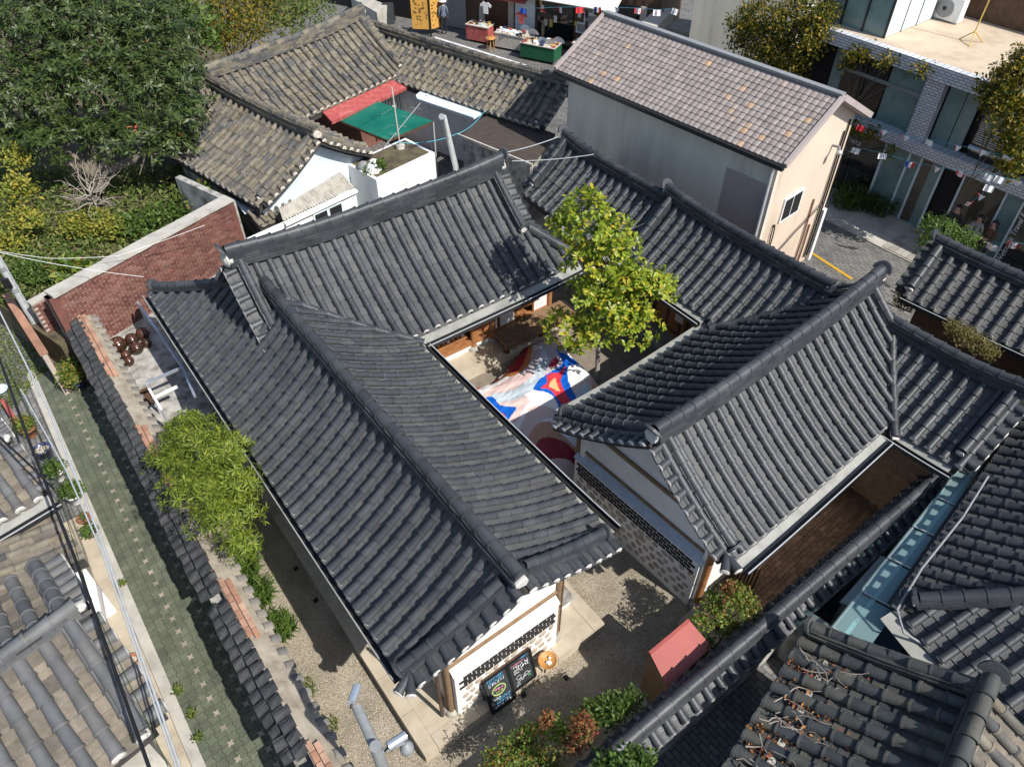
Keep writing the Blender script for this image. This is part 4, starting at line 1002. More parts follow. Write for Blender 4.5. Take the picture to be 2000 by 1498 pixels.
for k in range(6):
    m = MB(); cc = c + Vector((rng.uniform(-.07, .07), rng.uniform(-.07, .07), .03)); m.lathe([(.0, .03), (.03, .02), (.035, 0), (.02, -.015)], 5, cc); m.build('napkin', M['white'], ty)
bn = thing('stone_bench', W(-5.9, 5.65, .3), 'small grey plank bench on the podium under the eave', 'bench')
fbn = Fr(aL * -6.7 + dR * 5.5, aL, dR)
fbn.part('seat', 'dirtyconcrete', bn, 0, 1.1, 0, .34, .62, .68)
for u in (.1, .9): fbn.part('leg', 'white', bn, u, u + .12, .04, .3, .3, .62)
# ------------------------------------------------------------------ red roofed shed
shd = thing('garden_shed', W(-3.8, 5.7, 0), 'brown plank shed with bright red sheet roof against the garden wall', 'shed')
tp = [P(1262, 1278, 1.62), P(1337, 1215, 1.72), P(1387, 1250, 1.62), P(1303, 1333, 1.55)]
A, B = P(1262, 1275, 1.55), P(1337, 1213, 1.55); C, D = P(1390, 1262, 1.5), P(1305, 1345, 1.5)
r1 = A.lerp(D, .12) + Vector((0, 0, .16)); r2 = B.lerp(C, .12) + Vector((0, 0, .16))
m = MB(); m.slab([A, B, r2, r1], .02, 0, up=(0, 0, 1)); m.slab([r1, r2, C, D], .02, 0, up=(0, 0, 1)); m.build('roof', M['redsheet'], shd)
m = MB(); m.bar(r1, r2, .06, .02, 0); m.build('ridge_cap', M['redsheet'], shd)
inn = [lerp(a_, (A + B + C + D) / 4, .12) for a_ in (A, B, C, D)]
m = MB(); m.prism(inn, .012, 1.5); bdy = m.build('shed_body', M['darkwood'], shd)
e0, e1 = inn[0], inn[3]; n_ = 9
for a_, b_ in ((inn[0], inn[3]), (inn[0], inn[1])):
    dd = (b_ - a_); o_ = Vector((dd.y, -dd.x, 0)).normalized(); o_ = o_ if o_.dot((a_ + b_) / 2 - (A + C) / 2) > 0 else -o_
    for k in range(n_):
        m = MB(); p0, p1 = a_ + dd * (k / n_ + .006), a_ + dd * ((k + 1) / n_ - .006)
        m.prism([V2(p0), V2(p1), V2(p1 + o_ * .02), V2(p0 + o_ * .02)], .03, 1.46); m.build('plank', M['benchwood'], bdy)
m = MB(); m.prism([lerp(a_, (A + B + C + D) / 4, -.12) for a_ in (A, B, C, D)], .01, .09); m.build('footing', M['concrete'], shd)
# ------------------------------------------------------------------ printed cloth in the courtyard
def cloth():
    N = 190; a0, a1, q0, q1 = -14.3, -8.0, 6.15, 10.6          # in the s, q frame of the yard
    out = [(905, 752), (935, 735), (965, 722), (988, 700), (1003, 682), (1020, 662), (1042, 648), (1066, 641), (1110, 655), (1160, 690), (1176, 705), (1184, 740), (1188, 765), (1150, 880), (1140, 925), (1100, 975), (1000, 985), (880, 870), (870, 800)]
    red, dred, org, blu, wht, pnk, gry, tan, lil = (.62, .035, .055), (.30, .012, .03), (.52, .2, .06), (.0, .10, .5), (.8, .79, .78), (.68, .5, .47), (.48, .55, .6), (.56, .3, .2), (.5, .42, .44)
    shapes = [                                                  # the flat print, back to front, outlined as seen
        (pnk, [(940, 735), (990, 700), (1010, 690), (1000, 720), (960, 730)]),
        (lil, [(1040, 640), (1090, 650), (1110, 700), (1090, 735), (1010, 730), (1030, 690)]),
        (pnk, [(930, 790), (985, 740), (1040, 735), (1020, 760), (960, 775), (930, 800)]), (pnk, [(960, 770), (1000, 760), (1020, 775), (1040, 800), (1000, 830), (960, 790)]),
        (gry, [(1055, 665), (1068, 690), (1072, 715), (1055, 740), (1040, 725), (1055, 700)]),
        (gry, [(930, 800), (960, 775), (1010, 760), (1050, 735), (1060, 745), (1010, 785), (950, 790)]),
        (red, [(905, 752), (960, 722), (988, 714), (1000, 680), (1025, 655), (1037, 648), (1028, 690), (1012, 725), (985, 722), (950, 730), (900, 762)]),
        (dred, [(990, 712), (1000, 682), (1025, 655), (1034, 650), (1027, 688), (1010, 722)]),
        (org, [(905, 758), (950, 731), (990, 720), (1012, 724), (1028, 690), (1037, 655), (1040, 680), (1030, 715), (1005, 733), (965, 729), (910, 764)]),
        (pnk, [(1110, 770), (1140, 745), (1165, 715), (1172, 735), (1150, 770), (1160, 790), (1130, 800)]),
        (tan, [(1180, 745), (1185, 765), (1165, 770), (1155, 750), (1170, 748)]), (gry, [(1135, 755), (1150, 750), (1150, 770), (1130, 790), (1120, 780)]),
        (red, [(1165, 690), (1176, 705), (1177, 718), (1160, 708), (1160, 695)]),
        (blu, [(1083, 684), (1100, 692), (1125, 700), (1138, 706), (1112, 716), (1108, 735), (1115, 760), (1128, 788), (1098, 802), (1085, 785), (1070, 772), (1042, 768), (1055, 745), (1078, 728), (1098, 712), (1092, 696)]),
        (red, [(1105, 718), (1095, 745), (1104, 770), (1120, 792), (1104, 802), (1088, 780), (1072, 765), (1056, 764), (1068, 752), (1068, 736), (1088, 730)]),
        ((.75, .42, .2), [(1085, 741), (1088, 755), (1094, 767), (1080, 763), (1072, 758), (1078, 745)]),
        (dred, [(1087, 701), (1090, 712), (1080, 720), (1071, 719), (1078, 708)]),
        (blu, [(942, 790), (952, 779), (965, 781), (978, 796), (1008, 800), (995, 820), (983, 832), (960, 812)]),
        (red, [(953, 804), (965, 808), (985, 811), (985, 820), (980, 828), (965, 815)]),
        (wht, [(1030, 795), (1060, 783), (1080, 790), (1085, 800), (1040, 810), (1010, 830)]),
        (pnk, [(1040, 800), (1085, 800), (1090, 815), (1060, 825), (1030, 860), (1012, 855), (1020, 830)]),
        (tan, [(1060, 828), (1080, 830), (1100, 850), (1140, 880), (1145, 905), (1100, 865), (1060, 870), (1048, 885), (1030, 870), (1040, 845)]),
        (dred, [(1060, 860), (1090, 858), (1125, 875), (1145, 905), (1110, 895), (1080, 898), (1065, 915), (1040, 890), (1048, 872)]),
        (pnk, [(1065, 915), (1085, 896), (1120, 898), (1142, 905), (1140, 940), (1100, 970), (1070, 940)])]
    def inside(p, poly):
        c = False; j = len(poly) - 1
        for i in range(len(poly)):
            a, b = poly[i], poly[j]
            if (a[1] > p[1]) != (b[1] > p[1]) and p[0] < (b[0] - a[0]) * (p[1] - a[1]) / (b[1] - a[1]) + a[0]: c = not c
            j = i
        return c
    from mathutils import noise as nz
    def smooth(poly):
        r_ = []
        for i in range(len(poly)):
            a, b, c, d = poly[i - 1], poly[i], poly[(i + 1) % len(poly)], poly[(i + 2) % len(poly)]
            for t in (0, .25, .5, .75):
                r_.append(tuple(.5 * (2 * b[k] + (c[k] - a[k]) * t + (2 * a[k] - 5 * b[k] + 4 * c[k] - d[k]) * t * t + (3 * b[k] - a[k] - 3 * c[k] + d[k]) * t ** 3) for k in (0, 1)))
        return r_
    bb = lambda q: (min(p[0] for p in q), max(p[0] for p in q), min(p[1] for p in q), max(p[1] for p in q))
    shp = [(c, smooth(q)) for c, q in shapes]; shp = [(c, q, bb(q)) for c, q in shp]; outs = smooth(out)
    vs = []; ins = []; cols = []
    o2 = [V2(P(x, y, .6)) for x, y in outs]
    def dist(p):
        return min((p - (a + (b - a) * max(0, min(1, (p - a).dot(b - a) / max(1e-9, (b - a).length_squared))))).length for a, b in zip(o2, o2[1:] + o2[:1]))
    G = {}
    for i in range(0, N + 1, 5):
        for j in range(0, N + 1, 5): G[i, j] = dist(V2(W(lerp(a0, a1, i / N), lerp(q0, q1, j / N))))
    def dG(i, j):
        a, b = i // 5 * 5, j // 5 * 5; a = min(a, N - 5); b = min(b, N - 5); u, v = (i - a) / 5, (j - b) / 5
        return lerp(lerp(G[a, b], G[a + 5, b], u), lerp(G[a, b + 5], G[a + 5, b + 5], u), v)
    for i in range(N + 1):
        for j in range(N + 1):
            p = W(lerp(a0, a1, i / N), lerp(q0, q1, j / N)); px0 = Q((p.x, p.y, .6)); inn = inside(px0, outs)
            d = dG(i, j); h = .06 + .62 * (1 - math.exp(-d * 3.0))
            f = nz.noise(Vector((p.x * 1.1, p.y * 1.1, 1))) * .10 + abs(nz.noise(Vector((p.x * 2.6 + p.y, p.y * 2.4 - p.x, 5)))) * .05 + abs(nz.noise(Vector((p.x * 6 - p.y * 3, p.y * 5, 9)))) * .028
            p.z = h + f * min(1, d * 2.5); vs.append(p); ins.append(inn)
    fs = []
    for i in range(N):
        for j in range(N):
            k = (i * (N + 1) + j, (i + 1) * (N + 1) + j, (i + 1) * (N + 1) + j + 1, i * (N + 1) + j + 1)
            if not all(ins[x] for x in k): continue
            c = (vs[k[0]] + vs[k[2]]) / 2; px = Q((c.x, c.y, .6)); col = wht
            for sc, q, b in shp:
                if b[0] <= px[0] <= b[1] and b[2] <= px[1] <= b[3] and inside(px, q): col = sc
            fs.append(k); cols.append(col)
    me = bpy.data.meshes.new('printed_cloth'); me.from_pydata(vs, [], fs); me.polygons.foreach_set('use_smooth', [True] * len(fs))
    at = me.color_attributes.new('print', 'FLOAT_COLOR', 'CORNER'); buf = []
    for c in cols: buf += [c[0], c[1], c[2], 1] * 4
    at.data.foreach_set('color', buf)
    bm = bmesh.new(); bm.from_mesh(me); bmesh.ops.delete(bm, geom=[v for v in bm.verts if not v.link_faces], context='VERTS'); bm.to_mesh(me); bm.free()
    m, nt, b = newmat('printed_cloth'); ca = nt.nodes.new('ShaderNodeVertexColor'); ca.layer_name = 'print'
    nt.links.new(ca.outputs[0], b.inputs['Base Color']); b.inputs['Roughness'].default_value = .5
    wv = noise(nt, 14, 4, .6, (1, 2.2, 1)); bump(nt, b, wv, .35, .05); me.materials.append(m)
    o = link('printed_cloth', me)
    so = o.modifiers.new('thickness', 'SOLIDIFY'); so.thickness = .012
    tag(o, 'huge creased cloth printed with blue, red and orange waves covering the courtyard', 'cloth')
cloth()
# ------------------------------------------------------------------ plants
def leaf_tpl(L=1.0, w=0.4, fold=0.12, droop=0.15, obov=0.0):
    m = MB(); k = .5 + obov
    pts = [(0, 0, 0), (w / 2, L * k, fold * w - droop * .4 * L), (0, L, -droop * L), (-w / 2, L * k, fold * w - droop * .4 * L), (0, L * k, -droop * .3 * L)]
    m.raw(pts, [(0, 1, 4), (1, 2, 4), (2, 3, 4), (3, 0, 4)], 0, False)
    return m.tpl()
def orient(d, n):
    """y along d, z near n"""
    y = d.normalized(); x = y.cross(n)
    if x.length < 1e-3: x = y.cross(Vector((1, 0, 0.2)))
    x.normalize(); z = x.cross(y)
    return Matrix(((x.x, y.x, z.x, 0), (x.y, y.y, z.y, 0), (x.z, y.z, z.z, 0), (0, 0, 0, 1)))
def rdir(q): 
    while True:
        v = Vector((q.uniform(-1, 1), q.uniform(-1, 1), q.uniform(-1, 1)))
        if .01 < v.length < 1: return v.normalized()
def clumps(q, lobes, n, shell=.55, low=-.55):
    """points near the surface of ellipsoid lobes, with outward direction"""
    vol = [l[1][0] * l[1][1] * l[1][2] for l in lobes]; tot = sum(v ** .67 for v in vol); out = []
    for l, v in zip(lobes, vol):
        for _ in range(int(n * v ** .67 / tot) + 1):
            d = rdir(q)
            if d.z < low: d.z = -d.z
            r_ = q.uniform(shell, 1.06) if q.random() < .8 else q.uniform(.2, .8)
            c = Vector(l[0]); e = Vector(l[1]); p = Vector((c.x + d.x * e.x * r_, c.y + d.y * e.y * r_, c.z + d.z * e.z * r_))
            out.append((p, Vector((d.x / e.x, d.y / e.y, d.z / e.z)).normalized()))
    return out
def foliage(name, lobes, n, per, size, tpl, mt, parent, seed=1, up=.5, whorl=True, n_obj=0, jitter=.12, shell=.55, low=-.55, piece='leaf', spread=1.0):
    q = random.Random(seed); mats_ = []
    for p, d in clumps(q, lobes, n, shell, low):
        ax = (d * (1 - up) + Vector((0, 0, up)) + rdir(q) * .35).normalized(); k = q.randint(max(2, per - 2), per + 2); ph = q.uniform(0, 6.28)
        o_ = orient(ax, Vector((q.uniform(-1, 1), q.uniform(-1, 1), .1)))
        for i in range(k):
            if whorl:
                a_ = ph + 6.283 * i / k + q.gauss(0, .2); el = q.uniform(.05, .75) * spread
                ld_ = (o_ @ Vector((math.cos(a_) * math.cos(el), math.sin(el), math.sin(a_) * math.cos(el))))
                pos = p + rdir(q) * jitter * .3
            else:
                ld_ = (rdir(q) + ax * .7).normalized(); pos = p + rdir(q) * jitter
            s_ = size * q.uniform(.65, 1.2)
            mats_.append(Matrix.Translation(pos) @ orient(ld_, ax + rdir(q) * .35) @ Matrix.Diagonal((s_, s_, s_, 1)))
    r_ = MB(); me = None
    if n_obj:
        mats_.sort(key=lambda X: (X.translation - cam.location).length); me = shared(piece, tpl, mt)
    for i, X in enumerate(mats_):
        if i >= n_obj: r_.inst(tpl, X)
    o = r_.build(name, mt, parent)
    for X in mats_[:n_obj]: link(piece, me, o, M=X)
    return o
def branches(parent, base, tips, r0, seed=1, mt='bark', name='trunk', lean=None, fork=.45):
    q = random.Random(seed); m = MB(); base = Vector(base); top = Vector(lean) if lean is not None else base + Vector((0, 0, (sum(t[2] for t in tips) / len(tips) - base.z) * fork))
    mid = base.lerp(top, .5) + Vector((q.uniform(-.1, .1), q.uniform(-.1, .1), 0)) * r0 * 6
    m.tube([base - Vector((0, 0, .05)), base.lerp(mid, .3), mid, top], [r0 * 1.25, r0, r0 * .85, r0 * .7], 9)
    for t in tips:
        t = Vector(t); st_ = mid.lerp(top, q.uniform(.3, 1)); k1 = st_.lerp(t, .4) + rdir(q) * (t - st_).length * .1; k2 = st_.lerp(t, .75) + rdir(q) * (t - st_).length * .1
        m.tube([st_, k1, k2, t], [r0 * .55, r0 * .38, r0 * .22, r0 * .08], 6)
        for _ in range(3):
            e = k2 + rdir(q) * (t - st_).length * .35; m.tube([k1.lerp(k2, q.random()), k2.lerp(e, .5), e], [r0 * .2, r0 * .13, r0 * .05], 5)
    return m.build(name, M[mt], parent)
LEAF_OBOV = leaf_tpl(1, .46, .1, .12, .14); LEAF_LONG = leaf_tpl(1, .30, .12, .3); LEAF_SMALL = leaf_tpl(1, .5, .15, .1); LEAF_BAMBOO = leaf_tpl(1, .16, .1, .25)
M['magnolia'] = leafmat('yellow_green_leaf', [(.07, .12, .014), (.17, .24, .022), (.26, .33, .03), (.37, .4, .045), (.5, .38, .035)], rough=.35)
M['persimmon'] = leafmat('dark_glossy_leaf', [(.018, .035, .01), (.035, .06, .016), (.055, .085, .02), (.085, .12, .03)], rough=.42, trans=.2)
M['bambooleaf'] = leafmat('bamboo_leaf', [(.06, .1, .01), (.13, .18, .018), (.21, .27, .03), (.34, .36, .06)], rough=.5)
M['nandina'] = leafmat('nandina_leaf', [(.05, .1, .015), (.11, .18, .025), (.18, .26, .04), (.24, .26, .06), (.3, .08, .04)], rough=.45)
M['reddish'] = leafmat('reddish_leaf', [(.1, .12, .03), (.22, .12, .04), (.32, .06, .05), (.25, .2, .06)], rough=.5)
M['yellowleaf'] = leafmat('yellow_vine_leaf', [(.1, .15, .025), (.2, .23, .04), (.32, .31, .055), (.4, .3, .05)], rough=.55)
M['ivy'] = leafmat('autumn_ivy_leaf', [(.03, .05, .01), (.07, .09, .012), (.14, .13, .015), (.24, .18, .02), (.34, .22, .02)], rough=.45)
M['green'] = leafmat('mid_green_leaf', [(.03, .06, .012), (.06, .11, .02), (.1, .17, .03), (.15, .22, .05)], rough=.5)
M['grass'] = leafmat('grass_blade', [(.06, .1, .015), (.1, .16, .03), (.16, .2, .05), (.24, .22, .09)], rough=.6)
# courtyard tree
base = Vector((2.35, 14.75, 0))
ct = thing('courtyard_tree', base, 'single yellow green broad leaved tree growing in the courtyard', 'tree')
def LB(px, py, Y, rx, ry, rz):
    """lobe centred on a photo point at the given distance Y along the ground"""
    u = (px - 1000) / F_PX; v = (749 - py) / F_PX; t = Y / (CT + v * ST)
    return ((u * t, Y, CAM_H + t * (-ST + v * CT)), (rx, ry, rz))
lob = [LB(1150, 425, 14.9, .75, .7, .6), LB(1195, 470, 14.6, .6, .6, .55), LB(1110, 440, 15.1, .5, .5, .4), LB(1160, 500, 14.7, .8, .7, .6), LB(1240, 560, 14.5, .9, .75, .7), LB(1285, 560, 14.6, .5, .5, .5), LB(1200, 600, 14.3, .9, .75, .65), LB(1150, 570, 14.6, .6, .6, .5), LB(1240, 640, 14.2, .65, .6, .45), LB(1110, 640, 14.4, .6, .6, .45), LB(1150, 660, 14.1, .6, .55, .4)]
foliage('crown', lob, 780, 9, .168, LEAF_OBOV, M['magnolia'], ct, seed=11, n_obj=300, up=.45)
branches(ct, base, [l[0] for l in lob], .075, 3, 'greybark', lean=base + Vector((-.15, 0, 3.2)))
# bamboo clump by the lane wall
bm_ = thing('bamboo_clump', P(430, 960, 0), 'bright yellow green bamboo bush between the lane wall and the long eave', 'bush')
lob = [LB(380, 860, 10.4, .75, .6, .45), LB(430, 880, 10.0, .65, .6, .5), LB(340, 900, 10.2, .6, .5, .4), LB(400, 950, 9.2, .9, .7, .5), LB(460, 940, 9.2, .55, .5, .5), LB(440, 1010, 8.5, .75, .6, .45), LB(475, 1060, 8.1, .35, .4, .4), LB(360, 840, 10.8, .45, .5, .4)]
foliage('leaves', lob, 1150, 12, .15, LEAF_BAMBOO, M['bambooleaf'], bm_, seed=5, up=.25, whorl=True, jitter=.1, shell=.45)
m = MB()
for i in range(40):
    l = random.Random(i).choice(lob); t_ = Vector(l[0]) + rdir(rng) * .4; b_ = P(rng.uniform(400, 480), rng.uniform(930, 1040), 0); m.tube([b_, b_.lerp(t_, .5) + Vector((0, 0, .3)), t_], [.014, .011, .006], 5)
m.build('canes', M['green'], bm_)
def tuft(name, c, r_, n, h, label, mt='grass', cat='grass', seed=1, w=.02, group=None):
    q = random.Random(seed); m = MB()
    for i in range(n):
        a_ = q.uniform(0, 6.28); d = r_ * math.sqrt(q.random()); b_ = Vector(c) + Vector((d * math.cos(a_), d * math.sin(a_), 0)); l = h * q.uniform(.5, 1.1); a2 = q.uniform(0, 6.28); o_ = Vector((math.cos(a2), math.sin(a2), 0)); sd_ = Vector((-o_.y, o_.x, 0)) * w
        m.raw([b_ - sd_, b_ + sd_, b_ + o_ * l * .35 + Vector((0, 0, l * .75)) + sd_ * .8, b_ + o_ * l * .35 + Vector((0, 0, l * .75)) - sd_ * .8, b_ + o_ * l * .85 + Vector((0, 0, l * .8))], [(0, 1, 2, 3), (3, 2, 4)])
    o = m.build(name, M[mt] if isinstance(mt, str) else mt)
    return tag(o, label, cat, group)
tuft('grass_tuft', P(470, 1115, 0), .42, 420, .5, 'dark arching grass clump below the bamboo in the wall shade', 'green', seed=2)
tuft('grass_tuft', P(500, 1170, 0), .35, 260, .45, 'long drooping leaf clump beside the lane wall tile ends', 'green', seed=3)
tuft('grass_tuft', P(545, 1230, 0), .35, 220, .3, 'low shaded weeds at the wall foot past the drooping clump', 'green', seed=4)
tuft('grass_tuft', P(590, 1350, 0), .26, 220, .14, 'sunlit patch of weeds at the gravel edge by the lane wall', 'grass', seed=5, w=.012)
tuft('grass_tuft', P(640, 1420, 0), .22, 90, .10, 'sparse sunlit weeds in gravel beside the camera mast', 'grass', seed=6, w=.012)
tuft('grass_tuft', P(1022, 1338, .02), .1, 50, .07, 'tiny bright weed patch at the podium edge under the boards', 'grass', seed=7, w=.01)
def bush(name, px, lobes, n, label, mt, tpl=LEAF_SMALL, size=.075, seed=1, per=8, cat='shrub', red=None, z=0.0):
    t = thing(name, P(*px, z), label, cat)
    foliage('leaves', lobes, n, per, size, tpl, M[mt], t, seed=seed, up=.45, whorl=False, jitter=.09, shell=.35, low=-.3)
    if red: foliage('red_leaves', red, n // 5, per, size, tpl, M['reddish'], t, seed=seed + 1, up=.6, whorl=False, jitter=.07, shell=.2, low=-.2)
    m = MB(); b_ = P(*px, z)
    for l in lobes:
        for k in range(3):
            e = Vector(l[0]) + rdir(rng) * .1; m.tube([b_ + rdir(rng) * .06, b_.lerp(e, .5) + Vector((0, 0, .1)), e], [.012, .009, .005], 5)
    m.build('stems', M['bark'], t); return t
bush('nandina_bush', (1400, 1230), [LB(1440, 1170, 7.3, .32, .28, .28), LB(1400, 1180, 7.35, .3, .3, .26), LB(1370, 1215, 7.0, .22, .22, .2), LB(1455, 1190, 7.1, .22, .25, .22), LB(1410, 1215, 7.0, .25, .22, .2)], 300, 'fine leaved green bush between the pump slab and the red shed', 'nandina', seed=3, red=[LB(1425, 1150, 7.4, .12, .1, .1)])
bush('nandina_bush', (1040, 1470), [LB(1000, 1470, 4.75, .3, .25, .35), LB(1040, 1440, 4.9, .3, .28, .35), LB(1090, 1430, 5.0, .25, .28, .3), LB(970, 1490, 4.6, .25, .2, .3), LB(1060, 1490, 4.6, .35, .25, .3)], 380, 'green and red leaved bush at the foot of the menu board yard', 'nandina', seed=8, red=[LB(1068, 1405, 5.0, .1, .1, .16), LB(1030, 1440, 4.9, .15, .1, .12)])
bush('nandina_bush', (1150, 1440), [LB(1140, 1420, 4.95, .25, .24, .25), LB(1120, 1450, 4.8, .2, .2, .22)], 140, 'brownish feathery bush next to the garden wall coping', 'reddish', seed=9)
bush('low_bush', (1180, 1400), [LB(1190, 1390, 5.3, .35, .3, .2), LB(1150, 1400, 5.3, .25, .25, .18), LB(1230, 1370, 5.5, .25, .25, .15)], 190, 'low shaded green planting along the garden wall foot', 'green', seed=10, size=.09)
bush('low_bush', (1390, 1270), [LB(1380, 1262, 6.6, .3, .2, .15), LB(1430, 1235, 6.9, .3, .2, .15)], 110, 'dark low leaves between red shed and garden wall', 'green', seed=12, size=.08)
# ------------------------------------------------------------------ neighbouring tiled houses
def h3(v, z=0): return Vector((v.x, v.y, z))
# ---- old cluster beyond the back wing
aU, dU = Vector((.63, .777)), Vector((.777, -.63))
U1t = thing('old_hanok', h3(aU * 16 - dU * 24), 'old weathered brown tiled house behind a red painted ledge', 'building')
U1 = Slope(dU * -24.25, aU, dU, 12.7, 20.5, 2.3, 4.05, 2.66, lift=.05, rlift=.22, ends=(.6, 1)); U1b = Slope(dU * -24.25, aU, -dU, 12.7, 20.5, 2.0, 4.05, 2.8, lift=.05, rlift=.22, ends=(.6, 1), vis=False)
aV, dV = Vector((.744, -.668)), Vector((-.668, -.744))
U2t = thing('old_hanok', h3(aV * -21 - dV * 12), 'old tiled house with pale blue gable beside the brick wall', 'building')
U2 = Slope(dV * -12.1, aV, dV, -24.9, -18.9, 2.45, 3.85, 2.62, lift=.05, rlift=.12); U2r = Slope(dV * -12.1, aV, -dV, -24.9, -18.9, 2.0, 3.85, 2.7, lift=.05, rlift=.12)
aX, dX = Vector((.8, -.6)), Vector((-.6, -.8))
U3t = thing('old_hanok', h3(aX * -19 - dX * 22), 'old tiled house half in shadow of the grey windowless building', 'building')
U3 = Slope(dX * -22.2, aX, dX, -24.2, -14.3, 1.65, 3.45, 2.6, lift=.03, rlift=.14, ends=(.3, 1)); U3b = Slope(dX * -22.2, aX, -dX, -24.2, -14.3, 1.6, 3.45, 2.6, lift=.03, rlift=.14, vis=False)
def oldroof(t, **k): return Roof(t, mats=('old', 'old', 'oldmortar'), name='roof', pitch=k.get('pitch', .31), r=k.get('r', .092), ex=k.get('ex', .29), pex=.2, jit=1.0)
r = oldroof(U1t); r.slope(U1, lambda p: p.z >= zz(U2r, p) - .01 and p.z >= zz(U2, p)); r.slope(U1b, caps=False); r.verge(edge(U1, 20.48, 0, 1.9), aU); r.finish()
ridge(U1t, rline(U1, 12.4, 20.6), h=.36, w=.34, r=.12, layers=5, mt='old', mortar='oldmortar', jit=1, plate=(0, 0))
ridge(U1t, [p - h3(aU) * .1 for p in edge(U1, 20.45, .1, 2.1)], h=.18, w=.24, r=.1, layers=2, mt='old', mortar='oldmortar', jit=1, ends=(0, 1), plate=(0, 0))
r = oldroof(U2t); r.slope(U2, lambda p: True); r.slope(U2r, lambda p: p.z >= zz(U1, p)); r.verge(edge(U2, -18.92, 0, 2.3), aV); r.verge(edge(U2r, -18.92, 0, 1.9), aV); r.finish()
ridge(U2t, rline(U2, -25.0, -18.8), h=.3, w=.3, r=.12, layers=4, mt='old', mortar='oldmortar', jit=1, ends=(1, 1), plate=(0, 0), blob=1.6)
ridge(U2t, [p - h3(aV) * .12 for p in edge(U2, -18.92, .1, 2.25)], h=.14, w=.24, r=.1, layers=2, mt='old', mortar='oldmortar', jit=1, ends=(0, 1), plate=(0, 0))
ridge(U2t, [p - h3(aV) * .12 for p in edge(U2r, -18.92, .1, 1.85)], h=.16, w=.24, r=.1, layers=2, mt='old', mortar='oldmortar', jit=1, ends=(0, 1), plate=(0, 0))
r = oldroof(U3t, pitch=.3); r.slope(U3, lambda p: p.z >= zz(U1, p)); r.slope(U3b, caps=False); r.verge(edge(U3, -14.32, 0, 1.55), aX); r.finish()
ridge(U3t, rline(U3, -24.0, -14.2), h=.28, w=.3, r=.11, layers=4, mt='old', mortar='oldmortar', jit=1, plate=(0, 0))
ridge(U3t, [p - h3(aX) * .1 for p in edge(U3, -14.32, .1, 1.5)], h=.14, w=.22, r=.1, layers=2, mt='old', mortar='oldmortar', jit=1, ends=(0, 1), plate=(0, 0))
# their walls
f1 = Fr(dU * -22.6, aU, dU); f1.part('wall', 'brick', U1t, 14.5, 20.2, -.15, 0, 0, 2.7)
f2 = Fr(aV * -19.15, dV, aV)
gablefill('gable_wall', f2, -13.9, -9.9, lambda u: (U2.zf(-19, u + 12.1) if u > -12.1 else U2r.zf(-19, -12.1 - u)) - .16, 0, -.12, 0, 'bluewhite', U2t)
Fr(dV * -10.2, aV, dV).part('wall', 'dirtyconcrete', U2t, -24.6, -19.2, -.12, 0, 0, 2.7); Fr(dX * -20.9, aX, dX).part('wall', 'whitewall', U3t, -23, -14.6, -.15, 0, 0, 2.6)
m = MB(); m.slab([P(623, 212, 2.62), P(818, 130, 2.62), P(822, 146, 2.55), P(800, 168, 2.5), P(648, 238, 2.5)], .12, 0, up=(0, 0, 1)); m.build('red_ledge', M['redpaint'], U1t)
m = MB(); m.slab([P(822, 146, 2.53), P(804, 168, 2.48), P(700, 205, 2.48), P(716, 190, 2.53)], .1, 0, up=(0, 0, 1)); m.build('grey_ledge', M['dirtyconcrete'], U1t)
# curtain window under the ledge
m = MB(); q0, q1 = P(745, 215, 1.6), P(805, 190, 1.6); dd = (q1 - q0)
for k in range(12): m.tube([q0 + dd * (k / 11) + Vector((0, 0, -.9)), q0 + dd * (k / 11) + Vector((0, 0, .85))], .05, 6)
m.build('curtain', M['whitewall'], U1t)
# green sheet canopy
def greenmat():
    m, nt, b = newmat('green_sheet'); c = ramp(nt, noise(nt, 1.1, 4, .55), [(.3, (.0, .10, .07)), (.6, (.01, .15, .1)), (.69, (.1, .2, .13)), (.73, (.32, .3, .24)), (.8, (.2, .13, .1))])
    nt.links.new(c, b.inputs['Base Color']); b.inputs['Roughness'].default_value = .35; return m
M['greensheet'] = greenmat()
gc = thing('green_canopy', P(740, 240, 0), 'green plastic sheet canopy with peeled spots beside the red ledge', 'canopy')
c4 = [P(640, 226, 2.42), P(697, 184, 2.5), P(846, 237, 2.35), P(757, 274, 2.25)]
n = 4
for k in range(n):
    a0, a1 = c4[0].lerp(c4[3], k / n + .004), c4[0].lerp(c4[3], (k + 1) / n - .004); b0, b1 = c4[1].lerp(c4[2], k / n + .004), c4[1].lerp(c4[2], (k + 1) / n - .004)
    m = MB(); m.slab([a0, a1, b1, b0], .012, 0, up=(0, 0, 1)); m.build('sheet', M['greensheet'], gc)
for a, b in ((c4[0], c4[3]), (c4[1], c4[2]), (c4[0], c4[1]), (c4[3], c4[2]), (c4[0].lerp(c4[1], .55), c4[3].lerp(c4[2], .55))):
    m = MB(); m.bar(a - Vector((0, 0, .05)), b - Vector((0, 0, .05)), .05, .06); m.build('frame_bar', M['darkwood'], gc)
for p in (c4[2], c4[3], c4[1].lerp(c4[2], .6)):
    m = MB(); m.tube([Vector((p.x, p.y, 0)), p - Vector((0, 0, .03))], .03, 8); m.build('post', M['palesteel'], gc)
